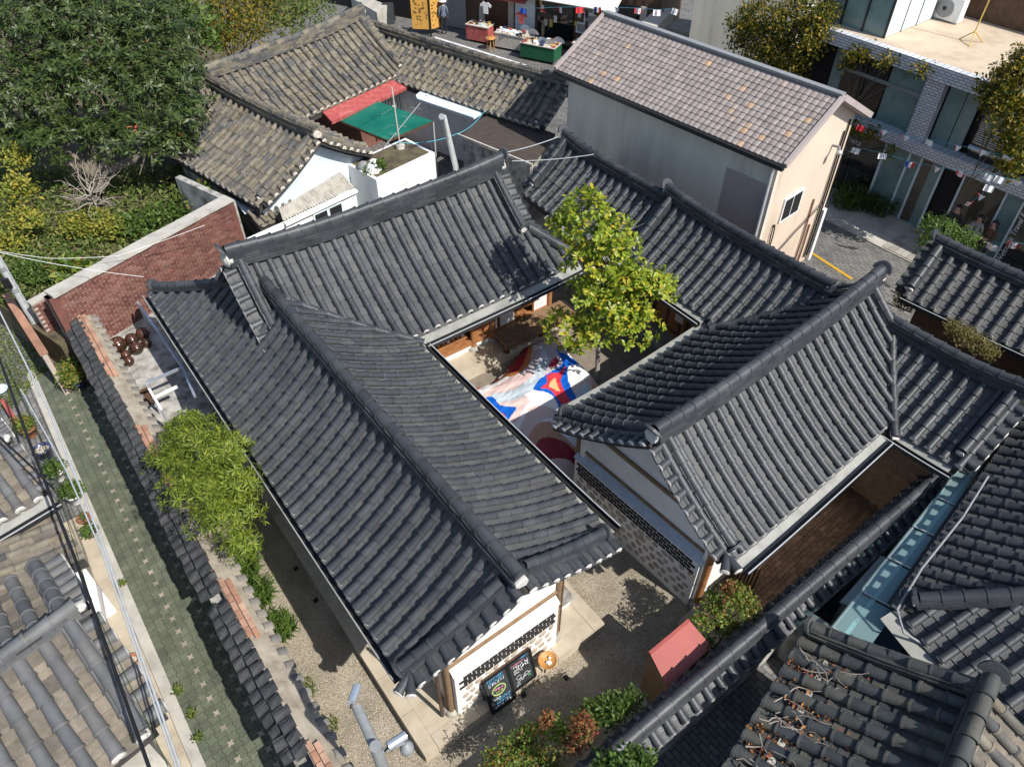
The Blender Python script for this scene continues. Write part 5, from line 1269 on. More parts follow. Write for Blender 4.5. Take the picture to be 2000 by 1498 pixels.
# white block with flat roof in front
wb = thing('flat_roof_block', P(790, 340, 0), 'white flat roofed block with clutter in front of the green canopy', 'building')
A, B = P(735, 352, 2.5), P(849, 298, 2.5); d_ = (B - A).normalized(); nb = Vector((-d_.y, d_.x, 0))
m = MB(); m.prism([A, B, B + nb * 1.5, A + nb * 1.5], 0, 2.5); m.build('block_body', M['whitewall'], wb)
m = MB(); m.prism([A + (d_ + nb) * .12, B + (nb - d_) * .12, B + nb * 1.4 - d_ * .12, A + nb * 1.4 + d_ * .12], 2.49, 2.512); m.build('roof_skin', M['soil'], wb)
for k, (u, v, s_) in enumerate(((.3, .5, .28), (.55, .8, .2), (.2, .9, .22))):
    c = A + d_ * u + nb * v; c.z = 2.5; m = MB(); m.lathe([(s_ * .9, 0), (s_, s_ * .4), (s_ * .6, s_ * .9), (s_ * .15, s_ * 1.1), (0, s_ * 1.1)], 8, c); tag(m.build('sack', M['white'] if k < 2 else M['steel']), ['large white tied sack on the flat roof block', 'smaller white sack on the flat roof block', 'grey tarpaulin bundle on the flat roof block'][k], 'sack')
bush('roof_plant', (722, 335), [LB(725, 335, P(722, 335, 2.5).y, .25, .2, .2), LB(745, 325, P(722, 335, 2.5).y, .2, .2, .15)], 60, 'small green plant growing on the white flat roof block', 'green', seed=21, size=.12, z=2.5)
# antenna
ab = P(782, 290, 2.5); an = thing('tv_antenna', ab, 'thin rusty television antenna standing on the flat roof block', 'antenna')
m = MB(); m.tube([ab, ab + Vector((-.06, .0, 2.1))], .022, 6); m.build('mast', M['oldmortar'], an)
m = MB(); m.tube([ab + Vector((-.5, -.2, .15)), ab + Vector((.75, .5, 1.35))], .014, 5); m.build('boom', M['palesteel'], an)
for k in range(5):
    c = ab + Vector((-.4 + .25 * k, -.15 + .14 * k, .25 + .24 * k)); m = MB(); m.tube([c - Vector((.2, -.18, .05)), c + Vector((.2, -.18, .05))], .008, 4); m.build('element', M['palesteel'], an)
m = MB(); m.lathe([(.16, 0), (.16, .12), (.05, .14), (0, .14)], 8, ab); m.build('base_weight', M['concrete'], an)
# grey vent pipe
vb = P(890, 325, 2.2); vt = Vector(LB(866, 228, vb.y + .1, 1, 1, 1)[0]); vp_ = MB(); vp_.tube([Vector((vb.x, vb.y, 0)), vb, vt, vt + Vector((-.05, -.12, .05))], .1, 12); tag(vp_.build('vent_pipe', M['palesteel']), 'tall pale grey vent pipe rising behind the hall ridge', 'pipe')
# pale blue ledge, brown flat roof, clothes line
m = MB(); m.slab([P(812, 186, 2.5), P(822, 178, 2.52), P(948, 216, 2.52), P(925, 230, 2.46), P(815, 193, 2.46)], .08, 0, up=(0, 0, 1)); m.build('blue_ledge', M['bluewhite'], U3t)
bt = thing('flat_shed', P(990, 270, 0), 'low shed with dark brown felt roof beside the shaded tile roof', 'shed')
pl = [P(893, 262, 2.35), P(965, 218, 2.45), P(1085, 262, 2.45), P(1040, 322, 2.35)]
M['felt'] = mat('brown_felt', [(.045, .035, .03), (.08, .062, .052)], scale=3, rough=.95, bmp=.5, stretch=(1, 3, 1))
m = MB(); m.slab(pl, .06, 0, up=(0, 0, 1)); m.build('roof', M['felt'], bt)
m = MB(); c_ = sum(pl, Vector()) / 4; m.prism([p.lerp(c_, .1) for p in pl], 0, 2.28); m.build('shed_body', M['dirtyconcrete'], bt)
m = MB(); m.bar(pl[0] - Vector((0, 0, .03)), pl[3] - Vector((0, 0, .03)), .06, .1); m.build('edge_board', M['oldmortar'], bt)
M['cyan'] = flat('cyan_cord', (.08, .38, .5), .6)
def wire(name, pts, r_, mt, label, cat='cable', sag=0.0, group=None):
    q = []
    for a, b in zip(pts, pts[1:]):
        for k in range(12):
            t_ = k / 12; p = a.lerp(b, t_); p.z -= sag * 4 * t_ * (1 - t_); q.append(p)
    q.append(pts[-1]); m = MB(); m.tube(q, r_, 6); return tag(m.build(name, M[mt]), label, cat, group)
wire('clothes_line', [P(772, 278, 2.9), P(892, 262, 2.7), P(948, 215, 2.9)], .012, 'cyan', 'cyan clothes line looping past the grey vent pipe', 'cord', .15)
for i, (px, py, lab) in enumerate(((843, 290, 'pale blue steel post at the corner of the green canopy'), (930, 268, 'thin pale post holding the clothes line by the brown felt roof'))):
    b_ = P(px, py, .4); m = MB(); m.tube([Vector((b_.x, b_.y, 0)), Vector((b_.x, b_.y, 2.6))], .03, 8); m.bar(Vector((b_.x - .25, b_.y, 2.5)), Vector((b_.x + .25, b_.y, 2.5)), .03, .03); tag(m.build('line_post', M['bluewhite']), lab, 'post')
# lean-to with corrugated roof and windows below the blue gable
lt = thing('lean_to', P(610, 420, 0), 'narrow lean-to with corrugated asbestos roof and sliding windows', 'building')
A, B, C, D = P(553, 432, 2.25), P(693, 366, 2.3), P(664, 336, 2.62), P(545, 408, 2.55)
M['corr'] = mat('grey_corrugated_sheet', [(.22, .2, .175), (.36, .34, .3), (.44, .42, .38)], scale=5, rough=.9, bmp=.3)
m = MB(); n = 120; vs = []
for k in range(n + 1):
    off = Vector((0, 0, .035 * math.sin(k / n * 2 * math.pi * 27))); vs += [A.lerp(B, k / n) + off, D.lerp(C, k / n) + off]
m.raw(vs, [(2 * k, 2 * k + 2, 2 * k + 3, 2 * k + 1) for k in range(n)], 0, True); m.build('corrugated_roof', M['corr'], lt)
dd = (B - A).normalized(); on = Vector((dd.y, -dd.x, 0)); A0 = A + dd * -.5 + on * .05; B0 = B + dd * .1 + on * .05
m = MB(); m.slab([A - Vector((0, 0, .05)) + on * .14, B - Vector((0, 0, .05)) + on * .14, B - Vector((0, 0, .05)) - on * .05, A - Vector((0, 0, .05)) - on * .05], .08, 0, up=(0, 0, 1)); m.build('fascia', M['whitewall'], lt)
fl = Fr(A, dd, on); L_ = (B - A).length
fl.part('wall', 'whitewall', lt, -1.2, L_, -.12, 0.0, 0, 2.15)
for u0, u1 in ((1.0, 2.1), (-.95, -.55)):
    w_ = fl.part('window_frame', 'bluewhite', lt, u0, u1, 0, .05, 1.3, 2.05)
    k = 2 if u1 - u0 > .6 else 1
    for i in range(k):
        fl.part('pane', 'dark', w_, lerp(u0, u1, i / k) + .05, lerp(u0, u1, (i + 1) / k) - .05, .05, .056, 1.36, 2.0)
m = MB(); m.slab([P(440, 372, 2.3), P(460, 372, 2.3), P(512, 405, 2.15), P(478, 418, 2.15)], .03, 0, up=(0, 0, 1)); tag(m.build('metal_sheet', M['bluewhite']), 'bent pale metal sheet covering the gap beside the brick wall', 'sheet')
r = Roof(lt, mats=('old', 'old', 'oldmortar'), name='scrap_tile_roof', pitch=.26, r=.07, ex=.3, pex=.25, jit=1.6)
sc_ = Slope(V2(P(485, 420, 2.2)), V2(dd), V2(on), 0, 1.35, .6, 2.3, 2.05, lift=0, rlift=0); r.slope(sc_, caps=False); r.finish()
# ---- right hand house with the glass canopy
fF, eF = Vector((.703, .711)), Vector((.711, -.703)); gF, hF = Vector((.43, -.903)), Vector((.903, .43))
Ft = thing('hanok_house', h3(fF * 13 + eF * 3), 'dark tiled house whose eave runs along the glass canopy', 'building')
F1 = Slope(eF * 3.35, fF, -eF, 9.45, 17.5, 3.3, 4.75, 2.62, lift=.12, rlift=0, ends=(1, 0))
F2 = Slope(hF * (8.87 + 3.3), gF, -hF, -3.15, 3.0, 3.3, 4.75, 2.62, lift=.12, rlift=0, ends=(1, 0))
r = Roof(Ft, name='roof', pitch=.335)
z1 = lambda p: F1.zf(F1.sw(p)[0], F1.sw(p)[1]); z2 = lambda p: F2.zf(F2.sw(p)[0], F2.sw(p)[1])
r.slope(F1, lambda p: p.z <= z2(p) + .01); r.slope(F2, lambda p: p.z <= z1(p) + .01); r.finish()
cF = P(1748, 1180, 2.7); hl = []
for k in range(13):
    best = None; base_ = V2(cF) + (eF + hF).normalized() * (k * .17 + .1); nr = Vector((-(eF + hF).y, (eF + hF).x)).normalized()
    for j in range(-40, 41):
        p = base_ + nr * j * .02; e = abs(z1(p) - z2(p)); best = min(best, (e, j)) if best else (e, j)
    p = base_ + nr * best[1] * .02; hl.append(Vector((p.x, p.y, min(z1(p), z2(p)) + .02)))
ridge(Ft, hl[1:], h=.22, w=.26, r=.12, layers=2, ends=(1, 1), seg=.34, name='hip_ridge')
strip('eave_flashing', F2, -3.1, 2.5, 'flash', Ft, -.05, .28); strip('eave_flashing', F1, 9.5, 17.4, 'gutter', Ft, -.05, .1)
wl = [V2(cF) + (eF + hF) * .6, V2(cF) + (eF + hF) * .6 + fF * 8, V2(cF) + (eF + hF) * .6 + fF * 8 + eF * 4, V2(cF) + gF * 6 + (eF + hF) * .6]
m = MB(); m.prism(wl, 0, 2.7); m.build('house_body', M['plaster'], Ft)
wire('pvc_drain_pipe', [P(1930, 930, 2.9), P(1880, 1010, 2.85), P(1800, 1110, 2.85), P(1752, 1190, 2.9), P(1765, 1235, 2.8), P(1810, 1262, 2.6), P(1822, 1285, 2.4), P(1800, 1295, 2.2)], .022, 'steel', 'grey plastic pipe snaking along the dark eave to a white bend', 'pipe')
# glass canopy
gl = thing('glass_canopy', P(1800, 1050, 0), 'long bluish glass canopy strip beside the dark tiled eave', 'canopy')
M['canglass'] = glassmat('canopy_glass', (.5, .7, .72), .26, .04)
ga, gb = P(1625, 1228, 2.3), P(1985, 778, 2.3); gdir = (gb - ga); gn = h3(eF); npan = 8
M['bluefloor'] = flat('blue_grey_floor', (.1, .17, .24), .5)
for k in range(npan):
    a, b = ga + gdir * (k / npan + .003), ga + gdir * ((k + 1) / npan - .003)
    m = MB(); m.slab([a, b, b + gn * .62 + Vector((0, 0, .12)), a + gn * .62 + Vector((0, 0, .12))], .015, 0, up=(0, 0, 1)); m.build('glass_pane', M['canglass'], gl)
    m = MB(); m.bar(a + Vector((0, 0, .02)), a + gn * .62 + Vector((0, 0, .14)), .02, .025); m.build('joint_bar', M['palesteel'], gl)
    m = MB(); m.slab([a - Vector((0, 0, .18)) - gn * .02, b - Vector((0, 0, .18)) - gn * .02, b + Vector((0, 0, .0)) - gn * .02, a - gn * .02], .012, 0); m.build('side_glass', M['canglass'], gl)
m = MB(); m.bar(ga + gn * .22 - Vector((0, 0, .1)), gb + gn * .22 - Vector((0, 0, .1)), .07, .06); m.build('beam', M['bluewhite'], gl)
m = MB(); m.bar(ga - Vector((0, 0, .02)), gb - Vector((0, 0, .02)), .02, .03); m.build('edge_rail', M['palesteel'], gl)
for k in range(4):
    p = ga + gdir * ((k + .1) / 4) + gn * .22; m = MB(); m.tube([Vector((p.x, p.y, 0)), p - Vector((0, 0, .12))], .03, 8); m.build('post', M['palesteel'], gl)
m = MB(); m.prism([V2(ga), V2(gb), V2(gb + gn * 1.3), V2(ga + gn * 1.0)], .01, .14); struct(m.build('alley_floor', M['bluefloor']))
for i, (pq, lab) in enumerate((([P(1640, 1175, 1.6), P(1720, 1085, 1.6), P(1755, 1095, 1.6), P(1690, 1195, 1.6)], 'pale frosted sheet roof between garden wall and glass canopy'), ([P(1550, 1185, 1.7), P(1562, 1180, 1.72), P(1640, 1232, 1.7), P(1612, 1245, 1.55), P(1555, 1205, 1.6)], 'grey metal hatch cover with white rim by the wall end'))):
    m = MB(); m.slab(pq, .05, 0, up=(0, 0, 1)); o = m.build('cover_panel', M['flash']); tag(o, lab, 'panel')
    c_ = sum(pq, Vector()) / len(pq); m = MB(); m.prism([V2(p.lerp(c_, .15)) for p in pq], 0, pq[0].z - .08); m.build('panel_support', M['dirtyconcrete'], o)
# ---- bottom right old roof with dead vines
aG, dG_ = Vector((-.644, -.765)), Vector((-.765, .644))
Gt = thing('old_hanok', h3(aG * -7 + dG_ * -1.5), 'mossy dark tiled house with dead orange vines on its roof', 'building')
G1 = Slope(dG_ * -2.3, aG, dG_, -8.3, -4.2, 2.45, 3.42, 2.35, lift=.03, rlift=.05); G2 = Slope(dG_ * -2.3, aG, -dG_, -8.3, -4.2, 2.2, 3.42, 2.4, lift=.03, rlift=.05)
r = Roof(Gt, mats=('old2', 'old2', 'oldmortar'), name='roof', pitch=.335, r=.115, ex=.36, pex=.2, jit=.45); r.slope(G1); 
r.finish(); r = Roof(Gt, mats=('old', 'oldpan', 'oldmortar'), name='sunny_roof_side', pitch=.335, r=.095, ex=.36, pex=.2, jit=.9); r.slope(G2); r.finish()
ridge(Gt, rline(G1, -8.4, -4.2), h=.26, w=.3, r=.13, layers=3, seg=.38, mt='old2', mortar='oldmortar', jit=.6, ends=(1, 0))
ridge(Gt, [p + h3(aG) * .1 for p in edge(G1, -8.3, .1, 2.4)], h=.2, w=.3, r=.1, layers=3, mt='old2', mortar='oldmortar', jit=1, ends=(0, 1))
m = MB(); cG = [G1.pt(-8.1, 2.0), G1.pt(-4.2, 2.0), G2.pt(-4.2, 1.9), G2.pt(-8.1, 1.9)]; m.prism([V2(p) for p in cG], 0, 2.5); m.build('house_body', M['dirtyconcrete'], Gt)
# dead vines
M['deadleaf'] = leafmat('dead_orange_leaf', [(.1, .05, .025), (.22, .08, .025), (.36, .15, .04), (.4, .22, .08), (.3, .04, .04)], rough=.8, trans=.2)
dv = thing('dead_vines', G1.pt(-6, 2.2), 'dry orange vine leaves and pale stems over the mossy tiles', 'vine')
q = random.Random(4); m = MB()
for i in range(950):
    s_ = -7.9 + 4.0 * q.random() ** .8; w = 2.45 - abs(q.gauss(0, .45)) + (s_ + 7.9) * -.12 + .25 * math.sin(s_ * 5)
    w = max(.5, min(2.46, w)); p = G1.pt(s_, w, q.uniform(.0, .1)); l = q.uniform(.04, .1)
    m.inst(LEAF_SMALL, Matrix.Translation(p) @ orient(rdir(q), Vector((0, 0, 1)) + rdir(q)) @ Matrix.Diagonal((l, l, l, 1)))
m.build('leaves', M['deadleaf'], dv)
m = MB()
for i in range(22):
    s_ = q.uniform(-7.8, -4.6); w = q.uniform(2.2, 2.42); ch = []; ds = q.gauss(0, .05)
    for k in range(9):
        ch.append(G1.pt(s_, w, .035 + .075 * abs(math.cos(math.pi * (s_ + 8.3) / .335)) + q.uniform(0, .03))); ds = ds * .6 + q.gauss(0, .06); s_ += ds; w = max(.6, min(2.42, w - q.uniform(.02, .17)))
    m.tube(ch, [.013, .012, .011, .01, .009, .008, .007, .006, .004], 5)
m.build('stems', M['twig'], dv)
# ---- top right small house
aH, nH = Vector((.70, -.715)), Vector((.715, .70))
Ht = thing('hanok_house', h3(aH * 0 + nH * 19.5), 'small tiled house with a sprawling plant on its eave beside the street', 'building')
H1 = Slope(nH * 19.8, aH, -nH, -4.15, 3.0, 1.35, 3.2, 2.4, lift=.03, rlift=.12, ends=(1, 0)); H2 = Slope(nH * 19.8, aH, nH, -4.15, 3.0, 1.2, 3.2, 2.45, lift=.03, rlift=.12, ends=(1, 0))
r = Roof(Ht, mats=('tile_ne', 'tile_ne', 'mortar'), name='roof', pitch=.36, r=.09); r.slope(H1); r.slope(H2); r.verge(edge(H1, -4.12, .05, 1.25), -aH); r.verge(edge(H2, -4.12, .05, 1.1), -aH, vis=False); r.finish()
ridge(Ht, rline(H1, -4.2, 3.0), h=.24, w=.28, r=.12, layers=3, ends=(1, 0)); ridge(Ht, [p + h3(aH) * .1 for p in edge(H1, -4.12, .1, 1.2)], h=.16, w=.26, r=.11, layers=2, ends=(0, 1), plate=(0, 0))
m = MB(); m.prism([V2(aH * -3.7 + nH * 18.75), V2(aH * 3 + nH * 18.75), V2(aH * 3 + nH * 20.7), V2(aH * -3.7 + nH * 20.7)], 0, 2.4); m.build('house_body', M['darkwood'], Ht)
gutter(H1, -4.1, 3.0, Ht, off=.05, dz=-.16)
# ---- bottom left houses
aK, dK = Vector((.70, .714)), Vector((.714, -.70))
Kt = thing('old_hanok', h3(aK * -2 + dK * -9.5), 'grey and tan tiled house with broad rows at the lane kerb', 'building')
K1 = Slope(dK * -9.5, aK, dK, -5.0, -.62, 2.25, 3.18, 2.5, lift=.05, rlift=.08, ends=(0, 1)); K1n = Slope(dK * -9.5, aK, -dK, -5.0, -.62, 2.1, 3.18, 2.5, lift=.05, rlift=.08, ends=(0, 1))
r = Roof(Kt, mats=('tile_k', 'oldpan', 'mortar'), name='roof', pitch=.4, r=.128, ex=.42, pex=.24, jit=.4); r.slope(K1); r.slope(K1n); r.verge(edge(K1, -.64, .1, 2.2), aK, length=.3); r.verge(edge(K1n, -.64, .1, 2.0), aK, length=.3); r.finish()
ridge(Kt, rline(K1, -5.0, -.55), h=.22, w=.3, r=.13, layers=3, seg=.4, mt='tile_k', ends=(0, 1), plate=(0, 0), blob=2.2)
ridge(Kt, [p - h3(aK) * .12 for p in edge(K1, -.64, .12, 2.2)], h=.12, w=.26, r=.125, layers=2, seg=.42, mt='tile_k', ends=(0, 1), plate=(0, 0), blob=1.4); ridge(Kt, [p - h3(aK) * .12 for p in edge(K1n, -.64, .12, 2.0)], h=.12, w=.26, r=.125, layers=2, seg=.42, mt='tile_k', ends=(0, 1), plate=(0, 0), blob=1.4)
m = MB(); m.prism([V2(aK * -5 + dK * -11.0), V2(aK * -.95 + dK * -11.0), V2(aK * -.95 + dK * -7.8), V2(aK * -5 + dK * -7.8)], 0, 2.5); m.build('house_body', M['concrete'], Kt)
gablefill('gable_wall', Fr(aK * -.85, dK, aK), -11.2, -7.7, lambda u: (K1.zf(-.7, u + 9.5) if u > -9.5 else K1n.zf(-.7, -9.5 - u)) - .1, 0, -.1, 0, 'concrete', Kt)
K2t = thing('old_hanok', h3(aK * -2 + dK * -14.6), 'small house with jutting white capped tiles above the flower pots', 'building')
K2 = Slope(dK * -14.4, aK, dK, -4.5, -.05, 1.35, 3.1, 2.55, lift=.03, rlift=.05, ends=(0, 1)); K2n = Slope(dK * -14.4, aK, -dK, -4.5, -.05, 1.5, 3.1, 2.55, lift=.03, rlift=.05, ends=(0, 1))
r = Roof(K2t, mats=('tile_k', 'oldpan', 'mortar'), name='roof', pitch=.36, r=.11, ex=.36, pex=.2, jit=.6); r.slope(K2); r.slope(K2n); r.verge(edge(K2, -.1, .1, 1.3), aK); r.verge(edge(K2n, -.1, .1, 1.45), aK); r.finish()
ridge(K2t, rline(K2, -4.5, 0), h=.18, w=.28, r=.12, layers=2, mt='tile_k', ends=(0, 1), plate=(0, 0), blob=1.8)
strip('eave_flashing', K2, -4.5, .1, 'flash', K2t, -.05, .22); gutter(K2, -4.5, .15, K2t, off=.28)
m = MB(); m.prism([V2(aK * -5 + dK * -15.6), V2(aK * -.35 + dK * -15.6), V2(aK * -.35 + dK * -13.3), V2(aK * -5 + dK * -13.3)], 0, 2.5); m.build('house_body', M['whitewall'], K2t)
K3t = thing('low_tiled_shed', h3(aK * -.8 + dK * -12.3), 'low tan tiled lean-to between the two lane houses', 'shed')
K3 = Slope(aK * -1.4, dK, aK, -13.1, -11.5, 1.35, 2.5, 2.1, lift=0, rlift=0)
r = Roof(K3t, mats=('old', 'oldpan', 'oldmortar'), name='roof', pitch=.36, r=.09, ex=.34, pex=.2, jit=1); r.slope(K3, caps=False); r.finish()
m = MB(); m.prism([V2(aK * -1.4 + dK * -13.0), V2(aK * -.15 + dK * -13.0), V2(aK * -.15 + dK * -11.6), V2(aK * -1.4 + dK * -11.6)], 0, 2.0); m.build('shed_body', M['whitewall'], K3t)
# ------------------------------------------------------------------ brick wall, terrace and garden (upper left)
bwA, bwB = P(100, 578, 2.85), P(452, 388, 2.85); bwd = (bwB - bwA).normalized(); bwn = Vector((bwd.y, -bwd.x, 0))
BWt = thing('brick_wall', h3(V2((bwA + bwB) / 2)), 'tall old red brick wall with concrete coping below the garden', 'wall')
fb_ = Fr(bwA, bwd, bwn); Lb = (bwB - bwA).length
bd = fb_.part('wall_core', 'brickmortar', BWt, -.1, Lb, -.24, -.012, 0, 2.78)
m = MB(); n = 14
for k in range(n):
    a, b = Lb * k / n, Lb * (k + 1) / n; w0 = .07 + rng.uniform(-.01, .015); z_ = 2.86 + rng.uniform(-.01, .01)
    fb_.box(m, a, b, -.34, w0, 2.78, z_)
m.build('coping', M['concrete'], BWt)
for a, b in ((-.1, .1), (Lb - .14, Lb + .02)): fb_.part('end_pier', 'brick', BWt, a, b, -.25, .016, 0, 2.78)
bm1 = MB(); bm1.box((0, 0, 0), (.192, .03, .057)); bme1 = bm1.mesh('brick', M['brick']); pts = []
for r_ in range(37):
    u = .1 + (.105 if r_ % 2 else 0)
    while u < Lb - .1:
        pts.append(fb_.at(u, -.004 + rng.uniform(-.003, .004), .06 + r_ * .0735)); u += .21
vis = [p for p in pts if p.z > .8]
yw = Matrix.Rotation(math.atan2(bwd.y, bwd.x), 4, 'Z')
split('brick', vis, bme1, bm1, M['brick'], bd, plural='bricks', yaw=yw)
# low return walls at the lane end
for i, (a, b, z, lab) in enumerate(((P(62, 596, 2.2), P(100, 575, 2.2), 2.2, 'short stepped brick wall joining the tall brick wall at the pole'), (P(18, 575, 1.5), P(92, 690, 1.5), 1.5, 'thin brick parapet running down behind the utility pole'))):
    t = thing('brick_wall', h3(V2((a + b) / 2)), lab, 'wall'); d_ = (b - a).normalized(); f = Fr(a, d_, Vector((d_.y, -d_.x, 0)) if i == 0 else Vector((-d_.y, d_.x, 0))); L_ = (b - a).length
    o = f.part('wall_core', 'brickmortar', t, 0, L_, -.13, -.01, 0, z); f.part('coping', 'concrete' if i == 0 else 'orangebrick', t, -.02, L_ + .02, -.17, .03, z, z + .07)
    for r_ in range(int(z / .0735)):
        u = .1 + (.1 if r_ % 2 else 0)
        while u < L_ - .08 and r_ * .0735 > z - 1.7:
            link('brick', bme1, o, M=Matrix.Translation(f.at(u, -.004, .05 + r_ * .0735)) @ Matrix.Rotation(math.atan2(d_.y, d_.x), 4, 'Z')); u += .21
# terrace
tr = thing('terrace', W(-17.5, 1.2, 0), 'stained concrete jar terrace between the lane wall and the long roof', 'terrace')
m = MB(); m.prism(rect(-20.3, -15.0, .5, 1.95), 0, .8); m.build('terrace_slab', M['dirtyconcrete'], tr)
m = MB(); m.prism(rect(-15.0, -14.2, .5, 1.7), 0, .45); m.build('step', M['whitewall'], tr)
m = MB(); m.prism(rect(-16.9, -16.25, .56, .86), .8, .84); m.build('floor_hatch', M['darkwood'], tr)
jarprof = [(.55, 0), (.8, .25), (1.0, .75), (.98, 1.1), (.8, 1.45), (.62, 1.55)]
jl = ['large dark glazed jar beside the lane wall, biggest of the group', 'squat dark jar behind the big one against the brick wall', 'round dark jar in the middle of the jar group', 'tall brown jar at the foot of the brick wall in shade', 'small brown jar in shade next to the tall jar', 'small dark jar in front of the big jar', 'small pale brown jar at the front of the group']
for i, (px, py, s_) in enumerate([(220, 688, .25), (246, 676, .2), (255, 692, .2), (267, 665, .2), (274, 680, .15), (233, 704, .15), (239, 716, .15)]):
    c = P(px, py, .8) + V3(dR * .2 + aL * .05, 0); s_ *= .92; t = thing('jar', c, jl[i], 'jar'); pr = [(a * s_, b * s_) for a, b in jarprof]
    lathe_obj('jar_body', pr, c, 'jar', t, 20); lathe_obj('lid', [(.72 * s_, 1.5 * s_), (.74 * s_, 1.58 * s_), (.4 * s_, 1.72 * s_), (.14 * s_, 1.75 * s_), (.12 * s_, 1.85 * s_), (0, 1.87 * s_)], c, 'jarlid', t, 20)
sf = thing('steel_frame', P(360, 760, .8), 'grey blue steel rail frame standing on the jar terrace', 'frame')
for a, b in (((268, 590, 2.0), (356, 716, 2.0)), ((356, 716, 2.0), (381, 775, 2.0)), ((356, 718, 1.9), (286, 748, 1.9)), ((290, 757, 1.7), (315, 800, 1.7)), ((346, 755, 1.7), (303, 776, 1.7))):
    m = MB(); m.bar(P(*a), P(*b), .06, .06); m.build('rail', M['alu'] if a[1] < 730 else M['white'], sf)
for p in (P(356, 716, 2.0), P(286, 748, 1.9), P(315, 800, 1.7), P(290, 757, 1.7), P(270, 592, 2.0)):
    m = MB(); m.bar(Vector((p.x, p.y, .4)), p, .045, .045); m.build('post', M['palesteel'], sf)
# garden soil behind the wall
m = MB(); gA, gB = bwA - bwn * .3 - bwd * .3, bwB - bwn * .3 + bwd * .3
m.prism([gA, gB, gB - bwn * 4.5, gB - bwn * 9 + bwd * 6, gA - bwn * 16 + bwd * 6, gA - bwn * 16]    , 0, 1.2); struct(m.build('garden_bank', M['soil']))
m = MB(); f = Fr(bwB, -bwn, bwd)
gw = f.part('garden_wall', 'dirtyconcrete', None, 0, 2.6, -.1, .1, 0, 2.75); tag(gw, 'grey concrete wall end behind the brick wall next to old tiles', 'wall')
# big dark tree
tb = P(205, 400, 1.2); bt_ = thing('large_tree', tb, 'huge dark green glossy leaved tree overhanging the garden', 'tree')
lob = [LB(60, 60, 25.5, 2.6, 2.2, 1.7), LB(190, 50, 26, 2.4, 2.0, 1.6), LB(300, 80, 26, 1.8, 1.7, 1.4), LB(40, 190, 24, 2.3, 2.0, 1.6), LB(170, 160, 24.5, 2.4, 2.2, 1.7), LB(290, 175, 24.3, 2.0, 1.8, 1.5), LB(355, 235, 23.2, 1.0, 1.0, .9), LB(330, 285, 22.6, .9, .9, .6), LB(240, 265, 22.8, 1.5, 1.3, .9), LB(110, 270, 22.8, 1.6, 1.4, .9), LB(20, 280, 22.8, 1.3, 1.2, .9), LB(360, 150, 25, .9, .9, .9)]
foliage('crown', lob, 3600, 9, .225, LEAF_LONG, M['persimmon'], bt_, seed=2, n_obj=300, up=.35, shell=.5, low=-.3, spread=.8)
foliage('old_leaves', lob, 14, 3, .25, LEAF_LONG, M['deadleaf'], bt_, seed=3, up=.3, shell=.8)
branches(bt_, tb, [l[0] for l in lob], .22, 6, fork=.4)
# bare little tree
sb = P(208, 405, 1.2); sb = sb + Vector((.4, -1.2, 0)); bt2 = thing('bare_tree', sb, 'small bare tree with pale crooked twigs under the big tree', 'tree'); q = random.Random(12); m = MB()
m.tube([sb, sb + Vector((0, 0, .5)), sb + Vector((.05, -.05, .9))], [.09, .07, .06], 7); m.build('trunk', M['bark'], bt2); m = MB()
for i in range(30):
    a_ = q.uniform(0, 6.28); p = sb + Vector((0, 0, q.uniform(.7, 1.3))); ch = [p]; d_ = Vector((math.cos(a_), math.sin(a_), .25))
    for k in range(6): d_ = (d_ + rdir(q) * .45).normalized(); p = p + d_ * q.uniform(.15, .26); ch.append(p)
    m.tube(ch, [.022, .018, .015, .012, .01, .008, .005], 5)
    e = ch[3]; 
    for k in range(2): f_ = e + rdir(q) * .3; m.tube([e, (e + f_) / 2 + rdir(q) * .05, f_], [.01, .007, .004], 4)
m.build('twigs', M['twig'], bt2)
def shrub(name, px, z, lobes, n, mt, label, size=.16, per=7, tpl=LEAF_SMALL, seed=1, cat='shrub'):
    t = thing(name, P(*px, z), label, cat); foliage('leaves', lobes, n, per, size, tpl, M[mt], t, seed=seed, up=.5, whorl=False, jitter=.16, shell=.4, low=-.2)
    m = MB(); b_ = P(*px, z)
    for l in lobes: e = Vector(l[0]); m.tube([b_ + rdir(rng) * .05, b_.lerp(e, .5), e], [.03, .02, .01], 5)
    m.build('stems', M['bark'], t); return t
gy_ = lambda px, py, z=1.5: P(px, py, z).y
shrub('vine_column', (40, 470), 1.2, [LB(35, 320, gy_(35, 400), .5, .5, .6), LB(40, 380, gy_(40, 430), .55, .5, .6), LB(50, 440, gy_(50, 460), .7, .6, .5), LB(20, 480, gy_(20, 480), .6, .5, .3)], 330, 'yellowleaf', 'tall column of yellow green vine leaves at the garden edge', size=.15, seed=31, cat='vine')
shrub('garden_shrub', (180, 460), 1.2, [LB(150, 445, gy_(150, 450), .6, .5, .35), LB(190, 440, gy_(190, 450), .7, .5, .45), LB(225, 450, gy_(225, 455), .5, .5, .35)], 300, 'yellowleaf', 'low shrub with yellow autumn leaves beneath the big tree', size=.12, seed=32)
shrub('garden_shrub', (380, 410), 1.2, [LB(385, 395, gy_(385, 410), .5, .4, .5), LB(400, 385, gy_(400, 410), .35, .4, .4)], 70, 'nandina', 'upright bright green shrub at the corner of the brick wall', size=.2, seed=33)
shrub('garden_shrub', (300, 440), 1.2, [LB(320, 425, gy_(320, 430), .9, .5, .3), LB(270, 445, gy_(270, 450), .8, .5, .3)], 190, 'green', 'low green undergrowth just behind the brick coping', size=.15, seed=34)
